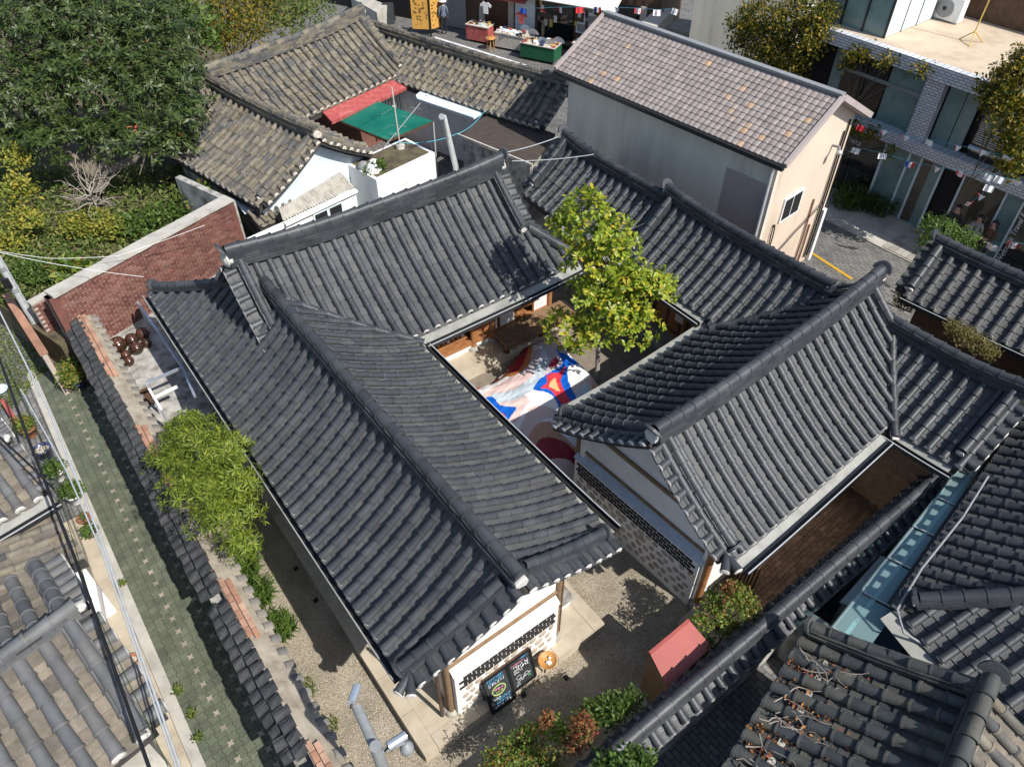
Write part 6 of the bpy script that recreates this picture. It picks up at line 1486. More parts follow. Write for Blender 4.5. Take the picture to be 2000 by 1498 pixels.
shrub('garden_shrub', (80, 545), 1.2, [LB(60, 530, gy_(60, 540), .8, .5, .3), LB(100, 540, gy_(100, 545), .6, .5, .3)], 180, 'green', 'dark low shrub above the wall corner by the pole', size=.12, seed=35)
shrub('garden_shrub', (130, 530), 1.2, [LB(125, 535, gy_(125, 540), .35, .3, .2), LB(140, 530, gy_(140, 535), .3, .3, .2)], 26, 'nandina', 'broad pale green squash leaves hanging over the coping', size=.34, seed=36)
q = random.Random(9); m = MB()
for i in range(15000):
    px, py = q.uniform(-20, 450), q.uniform(330, 600)
    p = P(px, py, 1.2)
    if (p - bwA).dot(bwn) > -.45: continue
    l = q.uniform(.08, .2); p.z += q.uniform(0, .3); m.inst(LEAF_SMALL, Matrix.Translation(p) @ orient(rdir(q), Vector((0, 0, 1)) + rdir(q) * .6) @ Matrix.Diagonal((l, l, l, 1)))
for i in range(2600):
    px, py = q.uniform(-10, 105), q.uniform(640, 800); p = P(px, py, .03)
    if V2(p).dot(dR) > -.25 or (px - 60) * 1.2 + (py - 690) > 70: continue
    l = q.uniform(.05, .11); p.z += q.uniform(0, .06); m.inst(LEAF_SMALL, Matrix.Translation(p) @ orient(rdir(q), Vector((0, 0, 1)) + rdir(q) * .6) @ Matrix.Diagonal((l, l, l, 1)))
gcv = m.build('ground_cover', M['grass']); stuff(gcv); gcv['label'] = 'weeds and low leaves covering the garden bank'
# trees behind the old houses
for i, (lobs, mt, lab, sz, n) in enumerate((
    ([LB(330, 30, 31, 1.6, 1.4, 1.3), LB(380, 70, 30, 1.3, 1.2, 1.1), LB(300, 90, 29.5, 1.2, 1.2, 1.0)], 'green', 'mid green broad leaved tree between the dark tree and the hedge', .24, 230),
    ([LB(440, 30, 33, 1.4, 1.3, 1.2), LB(500, 25, 34, 1.5, 1.3, 1.3), LB(470, 70, 32, 1.3, 1.2, 1.0), LB(415, 85, 31, 1.0, 1.0, .8)], 'ivy', 'olive yellow small leaved tree behind the long old ridge', .17, 520),
    ([LB(570, 20, 35, 1.3, 1.2, .9), LB(610, 25, 35.5, 1.2, 1.2, .8), LB(545, 55, 34, 1.0, 1.0, .6)], 'grass', 'pale green bushy tree behind the ridge near the street', .16, 300))):
    c = Vector(lobs[0][0]); t = thing('background_tree', (c.x, c.y, 0), lab, 'tree'); foliage('crown', lobs, n, 8, sz, LEAF_SMALL, M[mt], t, seed=50 + i, up=.4, whorl=False, jitter=.2, shell=.4); branches(t, (c.x, c.y, 0), [l[0] for l in lobs], .12, 60 + i)
sheet('garden_soil', [P(-500, 700, 0), P(60, 600, 0), P(440, 400, 0), P(360, 160, 0), P(640, 0, 0), P(640, -120, 0), P(-700, -120, 0)], .03, M['soil'], .004)
# ------------------------------------------------------------------ lane side: pole, pots, plants
ub = P(103, 692, 0); up_ = thing('utility_pole', ub, 'tall grey steel pole at the brick wall corner', 'pole')
m = MB(); m.tube([ub, ub + Vector((0, 0, 7.2))], [.1, .085], 14); m.build('pole_shaft', M['palesteel'], up_)
for z in (2.3, 3.0): m = MB(); m.tube([ub + Vector((0, 0, z)), ub + Vector((0, 0, z + .12))], .115, 14); m.build('band', M['steel'], up_)
m = MB(); m.box(ub + Vector((-.02, -.14, 2.65)), (.16, .1, .3)); m.build('meter_box', M['blackmetal'], up_)
m = MB(); m.tube([ub + Vector((.12, -.03, .1)), ub + Vector((.12, -.03, 7))], .02, 6); m.build('cable_conduit', M['palesteel'], up_)
def pot(px, py, r_, h, mt, lab, plant=None, z=.05, prof=None, lsize=.08, n=40, lr=None, seed=1, pebble=False):
    c = P(px, py, z); t = thing('plant_pot', c, lab, 'plant pot')
    lathe_obj('pot', prof or [(r_ * .7, 0), (r_, h), (r_ * 1.08, h), (r_ * 1.08, h + .03), (r_ * .92, h + .03), (r_ * .9, h - .04), (0, h - .04)], c, mt, t, 18)
    if pebble: 
        m = MB()
        for i in range(60): a_ = rng.uniform(0, 6.28); d = r_ * .8 * math.sqrt(rng.random()); m.inst(DOME.tpl(), Matrix.Translation(c + Vector((d * math.cos(a_), d * math.sin(a_), h - .04))) @ Matrix.Diagonal((.03, .025, .02, 1)))
        m.build('pebbles', M['pebble'], t)
    if plant:
        lr = lr or (r_ * 1.3, r_ * 1.3, r_)
        foliage('leaves', [((c.x, c.y, c.z + h + lr[2] * .6), lr)], n, 7, lsize, LEAF_SMALL, M[plant], t, seed=seed, whorl=False, jitter=.08, shell=.3, low=-.3, up=.5)
        m = MB()
        for k in range(6): m.tube([c + Vector((0, 0, h - .05)), c + rdir(rng) * .1 + Vector((0, 0, h + lr[2] * .8))], .01, 5)
        m.build('stems', M['bark'], t)
pot(157, 757, .2, .22, 'bluepot', 'teal glazed pot with a round pale shrub against the lane wall', 'nandina', lsize=.1, n=170, lr=(.45, .42, .42), seed=41)
pot(5, 768, .18, .14, 'bluewhite', 'pale green bowl on the lane beyond the house corner')
pot(92, 893, .2, .32, 'bluepot', 'dark blue planter filled with pale pebbles', None, pebble=True)
pot(62, 850, .18, .25, 'terracotta', 'clay pot with bushy green herb beside the red board', 'nandina', n=90, lr=(.3, .3, .25), seed=42)
pot(118, 935, .15, .25, 'white', 'white pot hidden under mint leaves next to the blue planter', 'green', n=80, lr=(.26, .26, .2), seed=43)
pot(150, 980, .15, .25, 'white', 'white bucket with spreading leafy plant by the lane kerb', 'green', n=90, lr=(.3, .3, .22), lsize=.09, seed=44)
pot(168, 1018, .15, .13, 'terracotta', 'wide brown bowl with a few seedlings on the kerb', 'green', n=12, lr=(.09, .09, .06), lsize=.06, seed=45)
pot(178, 1045, .14, .13, 'jar', 'brown glazed bowl packed with chrysanthemum leaves', 'green', n=60, lr=(.17, .17, .12), lsize=.06, seed=46)
pot(258, 1290, .14, .02, 'terracotta', 'rusty round lid lying on the concrete apron', None)
m = MB(); m.slab([P(0, 782, .6), P(8, 778, .6), P(30, 812, .5), P(24, 822, .5)], .5, 0, up=(0, 0, 1)); tag(m.build('red_board', M['redsheet']), 'red painted board leaning at the corner of the small house', 'board')
for i, (px, py) in enumerate(((240, 1140), (350, 1350), (388, 1440), (375, 1395))):
    tuft('weed', P(px, py, .05), .09, 40, .12, ['small weed in the kerb joint beside the whitewashed house', 'yellow flowered weed along the lane kerb', 'round leafy weed standing on the pale kerb', 'row of weeds between kerb and green pavers'][i], 'grass', 'weed', seed=70 + i, w=.014)
# ------------------------------------------------------------------ camera mast
mz = 3.9; mp_ = P(735, 1462, mz); mt_ = thing('camera_mast', (mp_.x, mp_.y, 0), 'grey steel mast with two silver cameras over the gravel', 'mast')
m = MB(); m.tube([Vector((mp_.x, mp_.y, 0)), mp_ + Vector((0, 0, .1))], .085, 16); m.build('mast_pole', M['steel'], mt_)
ae = P(697, 1380, mz - .05); m = MB(); m.tube([mp_ - Vector((0, 0, .08)), ae], .075, 14); m.build('arm', M['steel'], mt_)
a2 = P(790, 1448, mz - .1); m = MB(); m.tube([mp_ - Vector((0, 0, .15)), a2], .035, 8); m.build('side_arm', M['steel'], mt_)
def camera_box(c, d, parent):
    d = d.normalized(); m = MB(); m.tube([c - d * .14, c + d * .14], .065, 14); o = m.build('camera_housing', M['alu'], parent)
    m = MB(); m.tube([c + d * .1, c + d * .15], .05, 10); m.build('lens', M['blackmetal'], o); m = MB(); m.tube([c - d * .1, c - d * .2 - Vector((0, 0, .08))], .018, 6); m.build('bracket', M['blackmetal'], o)
camera_box(P(692, 1356, mz + .02), Vector((.12, .95, -.25)), mt_); camera_box(P(775, 1446, mz + .08), Vector((.75, .55, -.1)), mt_)
dc = P(795, 1462, mz - .35); lathe_obj('dome_camera', [(0, -.12), (.06, -.1), (.1, -.02), (.1, .08), (.06, .15), (.025, .18), (0, .18)], dc, 'steel', mt_, 14)
# ------------------------------------------------------------------ overhead cables at the left
cab = [([(-5, 600), (95, 800), (200, 1060), (352, 1500)], .018, 'palesteel', 'thick pale cable hanging over the lane kerb'), ([(-5, 690), (60, 870), (150, 1100), (292, 1500)], .026, 'blackcable', 'thick black cable bundle crossing the lane house roofs'),
       ([(-5, 655), (30, 730), (105, 930), (180, 1180), (330, 1500)], .006, 'green', 'thin green cable beside the thick pale cable'), ([(40, 760), (130, 920), (200, 1080), (345, 1500)], .014, 'palesteel', 'thin grey cable running just right of the black bundle'), ([(-5, 850), (60, 910), (105, 955)], .02, 'blackcable', 'black cable looping to the small house corner')]
for pts_, r_, mt, lab in cab: wire('cable', [P(x, y, 3.9) for x, y in pts_], r_, mt, lab)
wire('cable', [P(-5, 492, 3.6), P(120, 518, 3.4), P(280, 541, 3.2)], .007, 'white', 'thin white wire crossing in front of the brick coping', sag=.02)
wire('cable', [P(-5, 490, 3.6), P(100, 505, 3.3), P(230, 500, 3.2), P(400, 440, 3.2)], .006, 'white', 'second white wire dipping along the garden edge', sag=.02)
wire('cable', [P(1000, 315, 4.3), P(1160, 302, 4.5)], .012, 'palesteel', 'pale wire between the hall ridge end and the lower ridge', sag=.05)
wire('cable', [P(968, 302, 4.9), P(1090, 268, 4.6)], .012, 'palesteel', 'thin wire from the hall ridge tip towards the felt roof', sag=.05)
# ------------------------------------------------------------------ beige building with metal tile roof
eB, nB = Vector((.675, -.738)), Vector((.738, .675))
Bt = thing('beige_building', h3(eB * -12.7 + nB * 19.7), 'tall plastered building with rust spotted mauve metal tile roof', 'building')
M['greywall'] = mat('blue_grey_render', [(.42, .4, .34), (.56, .53, .45), (.63, .6, .51)], scale=1.8, rough=.9, bmp=.2, stretch=(1, 1, .16), spread=(.25, .6))
M['beigewall'] = mat('beige_render', [(.5, .4, .315), (.6, .49, .395), (.64, .53, .43)], scale=1.2, rough=.85, bmp=.15, stretch=(1, 1, .4))
M['mauvewall'] = mat('mauve_render', [(.33, .28, .27), (.39, .335, .32)], scale=1.2, rough=.9, bmp=.15)
u0, u1, q0, q1, ze, zr_b = -16.7, -8.81, 17.78, 21.55, 5.0, 6.02
f = Fr(nB * q0, eB, -nB); m = MB(); f.box(m, u0, u1, -.15, 0, 0, ze); m.build('front_wall', M['greywall'], Bt)
f.part('mauve_patch', 'mauvewall', Bt, u1 - 1.55, u1 - .002, 0.0, .012, 0, ze - .95); f.part('mauve_skirt', 'mauvewall', Bt, u0, u1 - 1.55, 0.0, .01, 0, 2.35)
fr_ = Fr(eB * u1, nB, eB)
gablefill('end_wall', fr_, q0, q1, lambda u: ze + (zr_b - ze) * (1 - abs(u - (q0 + q1) / 2) / ((q1 - q0) / 2)), 0, -.15, 0, 'beigewall', Bt, n=10)
gablefill('far_end_wall', Fr(eB * u0, nB, -eB), q0, q1, lambda u: ze + (zr_b - ze) * (1 - abs(u - (q0 + q1) / 2) / ((q1 - q0) / 2)), 0, -.15, 0, 'greywall', Bt, n=10)
Fr(nB * q1, eB, nB).part('back_wall', 'beigewall', Bt, u0, u1, -.15, 0, 0, ze)
w_ = fr_.part('window_frame', 'white', Bt, q0 + .85, q0 + 1.85, 0, .05, 2.55, 3.35)
for k in range(2): fr_.part('pane', 'dark', w_, q0 + .91 + k * .46, q0 + 1.33 + k * .46, .05, .056, 2.62, 3.28)
def tilem():
    m = MB(); n = 4; xs = [-.5 + k / n for k in range(n + 1)]; z = lambda x: .16 * (1 - (2 * x) ** 2)
    A = [(x, 0, z(x)) for x in xs]; B = [(x, 1.0, z(x) + .12) for x in xs]; C = [(x, 1.0, z(x) - .14) for x in xs]; w = n + 1
    m.raw(A + B, [(k, w + k, w + k + 1, k + 1) for k in range(n)], 0, False); m.raw(B + C, [(k, w + k, w + k + 1, k + 1) for k in range(n)], 0); return m
TM = tilem()
M['mauvetile'] = rmat('mauve_metal_tile', [(0, (.235, .2, .185)), (.85, (.29, .25, .232)), (.93, (.3, .255, .225)), (.955, (.42, .28, .17)), (1, (.42, .2, .08))], rough=.5, nz=.08, scale=12, bmp=.08)
rf = thing('x', (0, 0, 0), 'x', 'x'); bpy.data.objects.remove(rf)
qm = (q0 + q1) / 2; ov = .32
def roofpt(u, q, dz=0): 
    p = eB * u + nB * q; return Vector((p.x, p.y, zr_b - (zr_b - ze) * abs(q - qm) / ((q1 - q0) / 2) + .1 + dz))
m = MB(); 
for a, b in ((q0 - ov, qm), (qm, q1 + ov)): m.slab([roofpt(u0 - ov, a), roofpt(u1 + ov, a), roofpt(u1 + ov, b), roofpt(u0 - ov, b)], .09, 0, up=(0, 0, 1))
rfo = m.build('roof', M['mauvewall'], Bt)
nc, nr = 45, 12; its = []
for side in (0, 1):
    for r_ in range(nr):
        for c in range(nc):
            ua = lerp(u0 - ov + .08, u1 + ov - .08, (c + .5) / nc); qa, qb = (qm - .12, q0 - ov) if side == 0 else (qm + .12, q1 + ov)
            p0, p1 = roofpt(ua, lerp(qa, qb, r_ / nr), .012), roofpt(ua, lerp(qa, qb, (r_ + 1) / nr), .012); x = h3(eB); y = p1 - p0; z = x.cross(y.normalized()); 
            if z.z < 0: x = -x; z = -z
            wd_ = (u1 - u0 + 2 * ov - .16) / nc
            its.append((side, Matrix(((x.x * wd_, y.x * 1.02, z.x * .16, p0.x), (x.y * wd_, y.y * 1.02, z.y * .16, p0.y), (x.z * wd_, y.z * 1.02, z.z * .16, p0.z), (0, 0, 0, 1)))))
tme = TM.mesh('roof_tile', M['mauvetile']); its.sort(key=lambda i: (i[0], (i[1].translation - cam.location).length)); rest = MB()
for i, (sd_, X) in enumerate(its):
    if i < 300: link('roof_tile', tme, rfo, M=X)
    else: rest.inst(TM.tpl(), X)
stuff(rest.build('roof_tiles', M['mauvetile'], rfo))
m = MB(); m.bar(roofpt(u0 - ov, qm, .07), roofpt(u1 + ov, qm, .07), .2, .07); m.build('ridge_cap', M['steel'], rfo)
for q_ in (q0 - ov,): m = MB(); m.bar(roofpt(u0 - ov, q_, -.06) - h3(nB) * .05, roofpt(u1 + ov, q_, -.06) - h3(nB) * .05, .12, .12); m.build('gutter', M['gutter'], Bt)
for u_ in (u0 - ov, u1 + ov):
    for a, b in ((q0 - ov, qm), (qm, q1 + ov)): m = MB(); m.bar(roofpt(u_, a, .02), roofpt(u_, b, .02), .1, .16); m.build('verge_trim', M['mauvewall'], rfo)
p = f.at(u1 - .12, .07, 0); m = MB(); m.tube([p + Vector((0, 0, .1)), p + Vector((0, 0, ze - .05))], .05, 10); m.build('downpipe', M['palesteel'], Bt)
# end wall clutter: lamp bracket, conduits, cable loop
br = fr_.at(q0 + 2.9, .02, 4.3); lb = thing('wall_lamp', br, 'curved lamp arm fixed high on the beige end wall', 'lamp')
m = MB(); m.tube([br, br + h3(eB) * .2 + Vector((0, 0, .02)), br + h3(eB) * .28 - h3(nB) * .1 - Vector((0, 0, .03))], .04, 8); m.build('arm', M['steel'], lb); m = MB(); m.lathe([(.0, .06), (.08, .04), (.1, -.04), (0, -.05)], 10, br + h3(eB) * .3 - h3(nB) * .12 - Vector((0, 0, .06))); m.build('lamp_head', M['palesteel'], lb)
M['rustpipe'] = flat('rusty_conduit', (.2, .09, .06), .8)
for i, (qq, zt, mt) in enumerate(((3.35, 4.6, 'blackcable'), (3.5, 4.9, 'blackcable'), (2.75, 2.6, 'rustpipe'), (3.0, 1.6, 'rustpipe'))):
    m = MB(); m.tube([fr_.at(q0 + qq, .04, .2), fr_.at(q0 + qq, .05, zt * .5), fr_.at(q0 + qq, .04, zt)], .028, 6); m.build('conduit', M[mt], Bt)
m = MB(); pl_ = [fr_.at(q0 + .55 + .13 * math.cos(t_ * .5) + .02 * t_, .05, 1.9 + .75 * math.sin(t_ * .42)) for t_ in range(13)]; m.tube(pl_ + [fr_.at(q0 + 2.0, .08, 1.75), fr_.at(q0 + 3.4, .1, 2.3)], .02, 6); m.build('cable_loop', M['blackcable'], Bt)
m = MB(); fr_.box(m, q1 - .2, q1 - .02, .03, .12, 0, 1.9); m.build('white_duct', M['white'], Bt)
# ------------------------------------------------------------------ street details
yl = MB()
for a, b in (((1560, 478), (1664, 545)),): yl.bar(P(*a, .012), P(*b, .012), .12, .008)
tag(yl.build('yellow_line', flat('yellow_road_paint', (.5, .3, .03), .7)), 'yellow painted line along the edge of the paved street', 'road line')
sw = P(1640, 440, 0); eC, nC = Vector((.62, -.785)), Vector((.785, .62))
pv_o = sheet('pavement', [nC * 23.2 + eC * -14, nC * 23.2 + eC * 6, nC * 25.0 + eC * 6, nC * 25.0 + eC * -14], .04, M['concrete'], .0)
sl_ = MB(); sl_.box((0, 0, 0), (.58, .2, .03)); slm = sl_.mesh('paving_slab', M['stone']); yC = Matrix.Rotation(math.atan2(nC.y, nC.x), 4, 'Z')
for i in range(60):
    for j in range(2):
        p = nC * (23.55 + j * .62) + eC * (-9 + i * .215); link('paving_slab', slm, pv_o, M=Matrix.Translation(Vector((p.x, p.y, .05))) @ yC)
# ------------------------------------------------------------------ glass fronted building
Ct = thing('glass_building', h3(eC * -7 + nC * 27), 'two storey glass fronted building with white brick bands and vines', 'building')
D0 = 25.0; fC = Fr(nC * D0, eC, -nC)
def ru(px, py, off=D0):
    u = (px - 1000) / F_PX; v = (749 - py) / F_PX; d = Vector((u, CT + v * ST, -ST + v * CT)); t = off / (d.x * nC.x + d.y * nC.y); p = d * t
    return p.x * eC.x + p.y * eC.y, CAM_H + p.z
M['whitebrick'] = None
def wbm():
    m, nt, b = newmat('white_glazed_brick'); tc = nt.nodes.new('ShaderNodeNewGeometry'); mp = nt.nodes.new('ShaderNodeMapping'); mp.inputs['Rotation'].default_value = (R(90), 0, R(51.7)); 
    sx = nt.nodes.new('ShaderNodeSeparateXYZ'); nt.links.new(tc.outputs['Position'], sx.inputs[0]); cb = nt.nodes.new('ShaderNodeCombineXYZ')
    u = math_(nt, 'ADD', math_(nt, 'MULTIPLY', sx.outputs[0], .62), math_(nt, 'MULTIPLY', sx.outputs[1], -.785)); nt.links.new(u, cb.inputs[0]); nt.links.new(sx.outputs[2], cb.inputs[1])
    br = nt.nodes.new('ShaderNodeTexBrick'); nt.links.new(cb.outputs[0], br.inputs[0]); br.inputs['Scale'].default_value = 1; br.inputs['Brick Width'].default_value = .2; br.inputs['Row Height'].default_value = .085; br.inputs['Mortar Size'].default_value = .009
    br.inputs['Color1'].default_value = (.5, .52, .56, 1); br.inputs['Color2'].default_value = (.62, .63, .66, 1); br.inputs['Mortar'].default_value = (.1, .1, .11, 1)
    nt.links.new(br.outputs[0], b.inputs['Base Color']); b.inputs['Roughness'].default_value = .45; bump(nt, b, br.outputs[1], -.5, .01); return m
M['whitebrick'] = wbm()
M['tealglass'] = mat('frosted_teal_glass', [(.1, .17, .17), (.15, .24, .235), (.2, .29, .28)], scale=1.4, rough=.25, bmp=.1, bscale=14, spec=.6)
M['darkglass'] = flat('dark_window_glass', (.012, .013, .014), .05, 0, .8)
M['brownglass'] = flat('brown_reflective_glass', (.09, .075, .055), .12, 0, .6)
M['roofsand'] = mat('sandy_roof_screed', [(.4, .31, .22), (.52, .42, .31), (.56, .46, .34)], scale=1.2, rough=.95, bmp=.4)
uL, uR = -15.5, 5.0
m = MB(); fC.box(m, uL, uR, -6, -.35, 0, 5.3); m.build('core', M['dark'], Ct)
fC.part('roof_slab', 'roofsand', Ct, uL, uR, -6, .0, 5.3, 5.42); fC.part('parapet_band', 'whitebrick', Ct, uL, uR, .0, .3, 5.02, 5.46); fC.part('storey_band', 'whitebrick', Ct, uL, uR, -.3, .22, 2.62, 3.02); fC.part('ground_slab', 'concrete', Ct, uL, uR, -.35, .05, 0, .12)
def panel(name, mt, x0, x1, yref, z0, z1, v0=-.25, v1=-.2):
    a = ru(x0, yref)[0]; b = ru(x1, yref)[0]; return fC.part(name, mt, Ct, a, b, v0, v1, z0, z1)
for x0, x1, mt in ((1600, 1622, 'tealglass'), (1622, 1668, 'darkglass'), (1670, 1712, 'darkglass'), (1715, 1792, 'tealglass'), (1840, 1878, 'tealglass'), (1880, 1910, 'tealglass'), (1990, 2060, 'darkglass')):
    o = panel('upper_pane', mt, x0, x1, 200, 3.02, 5.02)
panel('pane_band', 'steel', 1622, 1790, 200, 4.2, 4.32, -.2, -.17)
panel('brick_pillar', 'whitebrick', 1796, 1836, 200, 3.02, 5.02, -.2, .12)
wnd = panel('blind_window', 'darkglass', 1912, 1986, 235, 3.02, 5.02)
for k in range(22): o = panel('blind_slat', 'palesteel', 1916, 1982, 235, 3.5 + k * .066, 3.53 + k * .066, -.19, -.16); o.parent = wnd; o.matrix_parent_inverse = Matrix.Identity(4)
panel('window_sill', 'bluewhite', 1912, 1986, 235, 3.3, 3.4, -.2, -.1)
for x0, x1, mt in ((1580, 1690, 'darkglass'), (1692, 1742, 'tealglass'), (1744, 1768, 'tealglass'), (1770, 1792, 'brownglass'), (1792, 1815, 'tealglass'), (1866, 1962, 'brownglass'), (1964, 2005, 'tealglass'), (2007, 2080, 'darkglass')):
    panel('lower_pane', mt, x0, x1, 380, .12, 2.62)
panel('doorway', 'dark', 1816, 1864, 380, .02, 2.62, -.34, -.3)
for x in (1692, 1743, 1769, 1816, 1865, 1963, 2006):
    panel('mullion', 'bluewhite', x - 2, x + 2, 380, .12, 2.62, -.2, -.14)
def text(name, s_, size, X, mt, parent, ext=.004):
    cu = bpy.data.curves.new(name, 'FONT'); cu.body = s_; cu.size = size; cu.extrude = ext; cu.shear = .25
    tmp = bpy.data.objects.new(name + '_curve', cu); COL.objects.link(tmp); bpy.context.view_layer.update()
    me = bpy.data.meshes.new_from_object(tmp.evaluated_get(bpy.context.evaluated_depsgraph_get())); me.materials.clear(); me.materials.append(mt); bpy.data.objects.remove(tmp)
    return link(name, me, parent, M=X)
wallM = lambda u, v, z: Matrix.Translation(fC.at(u, v, z)) @ Matrix(((eC.x, 0, -nC.x, 0), (eC.y, 0, -nC.y, 0), (0, 1, 0, 0), (0, 0, 0, 1)))
ue = ru(1680, 312)[0]; text('lettering', 'Travel Festa', .3, wallM(ue - 1.75, -.19, 1.95), M['white'], Ct); text('lettering', '10. 31.', .26, wallM(ru(1664, 316)[0] - .75, -.19, 1.6), M['white'], Ct)
ux = ru(1985, 450)[0]; text('lettering', 'Welcome Travel Festa', .24, wallM(ux, -.19, .2) @ Matrix.Rotation(R(90), 4, 'Z'), M['white'], Ct)
# roof terrace: glazed stair box, air conditioner, tripod, back wall
sb_ = fC.part('stair_box', 'tealglass', Ct, ru(1610, 60, 26)[0], ru(1745, 60, 26)[0], -3.4, -.5, 5.42, 8.2)
for k in range(4): uu = lerp(ru(1610, 60, 26)[0], ru(1745, 60, 26)[0], k / 3); fC.part('frame_post', 'gutter', sb_, uu - .03, uu + .03, -.5, -.46, 5.42, 8.2)
uu = ru(1745, 60, 26)[0]
for k in range(4): fC.part('frame_post', 'gutter', sb_, uu, uu + .03, -.5 - k * .95 - .03, -.5 - k * .95 + .03, 5.42, 8.2)
fC.part('glazed_side', 'bluewhite', sb_, uu, uu + .02, -3.35, -.55, 5.45, 8.15)
fC.part('back_structure', 'darkwood', Ct, ru(1760, 20, 29.3)[0], uR, -5.6, -4.6, 5.42, 6.6)
ua = ru(1850, 30, 28.6)[0]; ac = thing('air_conditioner', fC.at(ua, -3.6, 5.42), 'white outdoor air conditioner on the sandy flat roof', 'air conditioner')
fC.part('casing', 'white', ac, ua - .45, ua + .45, -3.85, -3.5, 5.47, 6.2); m = MB(); c = fC.at(ua - .12, -3.49, 5.83); ax = -h3(nC)
m.tube([c, c + ax * .02], .29, 20); m.build('fan_grille', M['steel'], ac); m = MB(); m.tube([c + ax * .02, c + ax * .035], .07, 10); m.build('fan_hub', M['blackmetal'], ac)
for k in (-1, 1): fC.part('foot', 'steel', ac, ua + k * .32 - .05, ua + k * .32 + .05, -3.88, -3.47, 5.42, 5.47)
tb_ = fC.at(ru(1912, 50, 27.5)[0], -2.4, 5.42); tp_ = thing('tripod', tb_, 'yellow metal tripod stand on the sandy flat roof', 'tripod'); M['yellowmetal'] = flat('yellow_metal', (.55, .38, .1), .5)
for k in range(3): a_ = k * 2.1; m = MB(); m.tube([tb_ + Vector((.4 * math.cos(a_), .4 * math.sin(a_), 0)), tb_ + Vector((0, 0, .35))], .02, 6); m.build('leg', M['yellowmetal'], tp_)
m = MB(); m.tube([tb_ + Vector((0, 0, .3)), tb_ + Vector((.12, .1, 2.3))], .022, 6); m.build('pole', M['yellowmetal'], tp_)
# vines on the building
def vine(lobes, n, label, mt='ivy', size=.14, seed=1, base=None):
    c = Vector(lobes[0][0]); t = thing('ivy', (c.x, c.y, 0), label, 'ivy'); foliage('leaves', lobes, n, 7, size, LEAF_SMALL, M[mt], t, seed=seed, whorl=False, jitter=.16, shell=.4, low=-.9, up=.3)
    m = MB()
    for l in lobes: m.tube([Vector((c.x + .2, c.y + .3, 0)), Vector((c.x + .2, c.y + .3, l[0][2] * .6)), Vector(l[0])], [.02, .018, .01], 6)
    m.build('stem', M['bark'], t)
yF = lambda px, py, off: (lambda u, v: off / ((u * nC.x / (CT + v * ST)) + nC.y) )((px - 1000) / F_PX, (749 - py) / F_PX)
L5 = lambda px, py, off, a, b, c: LB(px, py, yF(px, py, off), a, b, c)
vine([L5(1480, 40, 24.6, 1.0, .7, .9), L5(1560, 30, 24.6, 1.0, .7, .9), L5(1520, 80, 24.4, 1.1, .7, .9), L5(1590, 70, 24.5, .7, .6, .8), L5(1480, 110, 24.4, .7, .6, .8), L5(1540, 130, 24.4, .8, .6, .8), L5(1610, 30, 24.8, .5, .5, .5), L5(1450, 60, 24.4, .6, .5, .8), L5(1510, 150, 24.4, .6, .5, .6)], 1500, 'big golden ivy mass hanging beside the metal tile roof', seed=81)
vine([L5(1690, 105, 24.7, .5, .25, .25), L5(1740, 120, 24.7, .5, .25, .2), L5(1660, 120, 24.7, .3, .25, .4), L5(1800, 135, 24.7, .4, .2, .18)], 130, 'trailing ivy under the white brick parapet', seed=82)
vine([L5(1660, 255, 24.6, .5, .25, .25), L5(1700, 262, 24.6, .4, .2, .2), L5(1735, 300, 24.6, .1, .12, .4)], 80, 'ivy tuft on the white brick storey band', seed=83)
vine([L5(1990, 150, 24.3, .7, .5, .6), L5(1960, 200, 24.2, .7, .5, .5), L5(2000, 240, 24.0, .9, .6, .6), L5(1985, 290, 24.0, .5, .5, .5), L5(2010, 120, 24.4, .6, .5, .5), L5(1975, 330, 24.0, .4, .4, .3), L5(1940, 170, 24.3, .5, .4, .4)], 1000, 'dense golden green ivy at the far end of the glass front', seed=84)
for i, (px, py, n, lab) in enumerate(((1715, 385, 240, 'tall grass tussock against the teal glass panes'), (1655, 375, 160, 'dark grass bed under the lettered dark window'), (1960, 470, 200, 'grass bed below the lettered teal pane'))):
    tuft('grass_tuft', P(px, py + 25, .05), .6, n, .9, lab, 'green', 'grass', seed=90 + i, w=.02)
# ------------------------------------------------------------------ shop street at the top
sA, sB = P(880, 78, 0), P(1215, 145, 0); sd2 = (sB - sA).normalized(); sn = Vector((sd2.y, -sd2.x, 0)); fS = Fr(sA, sd2, sn)
St = thing('souvenir_shop', h3(V2((sA + sB) / 2)), 'dim souvenir shop with white awning on the upper street', 'shop'); Ls = (sB - sA).length
m = MB(); fS.box(m, -3, Ls + 1, -5, -1.6, 0, 4.2); m.build('shop_body', M['darkwood'], St)
su = lambda px, py: (P(px, py, 0) - sA).dot(sd2)
def spanel(name, mt, x0, x1, z0, z1, v0=-1.6, v1=-1.5, parent=None): return fS.part(name, mt, parent or St, x0, x1, v0, v1, z0, z1)
for k, (a, b, mt) in enumerate(((-2.6, -1.6, 'dark'), (-1.4, .1, 'steel'), (.9, 1.2, 'oldmortar'), (2.6, 2.9, 'oldmortar'), (3.0, 4.1, 'bluewhite'), (4.3, 6.2, 'darkglass'), (6.3, 7.5, 'darkwood'), (7.6, 7.9, 'oldmortar'), (8.0, 9.5, 'dark'), (9.6, 9.9, 'oldmortar'))):
    spanel('shop_front', mt, a, b, .05, 2.6)
aw = MB(); aw.slab([fS.at(.5, -.4, 2.55), fS.at(Ls - .8, -.4, 2.55), fS.at(Ls - .8, -1.6, 3.1), fS.at(.5, -1.6, 3.1)], .05, 0, up=(0, 0, 1)); aw.build('awning', M['white'], St)
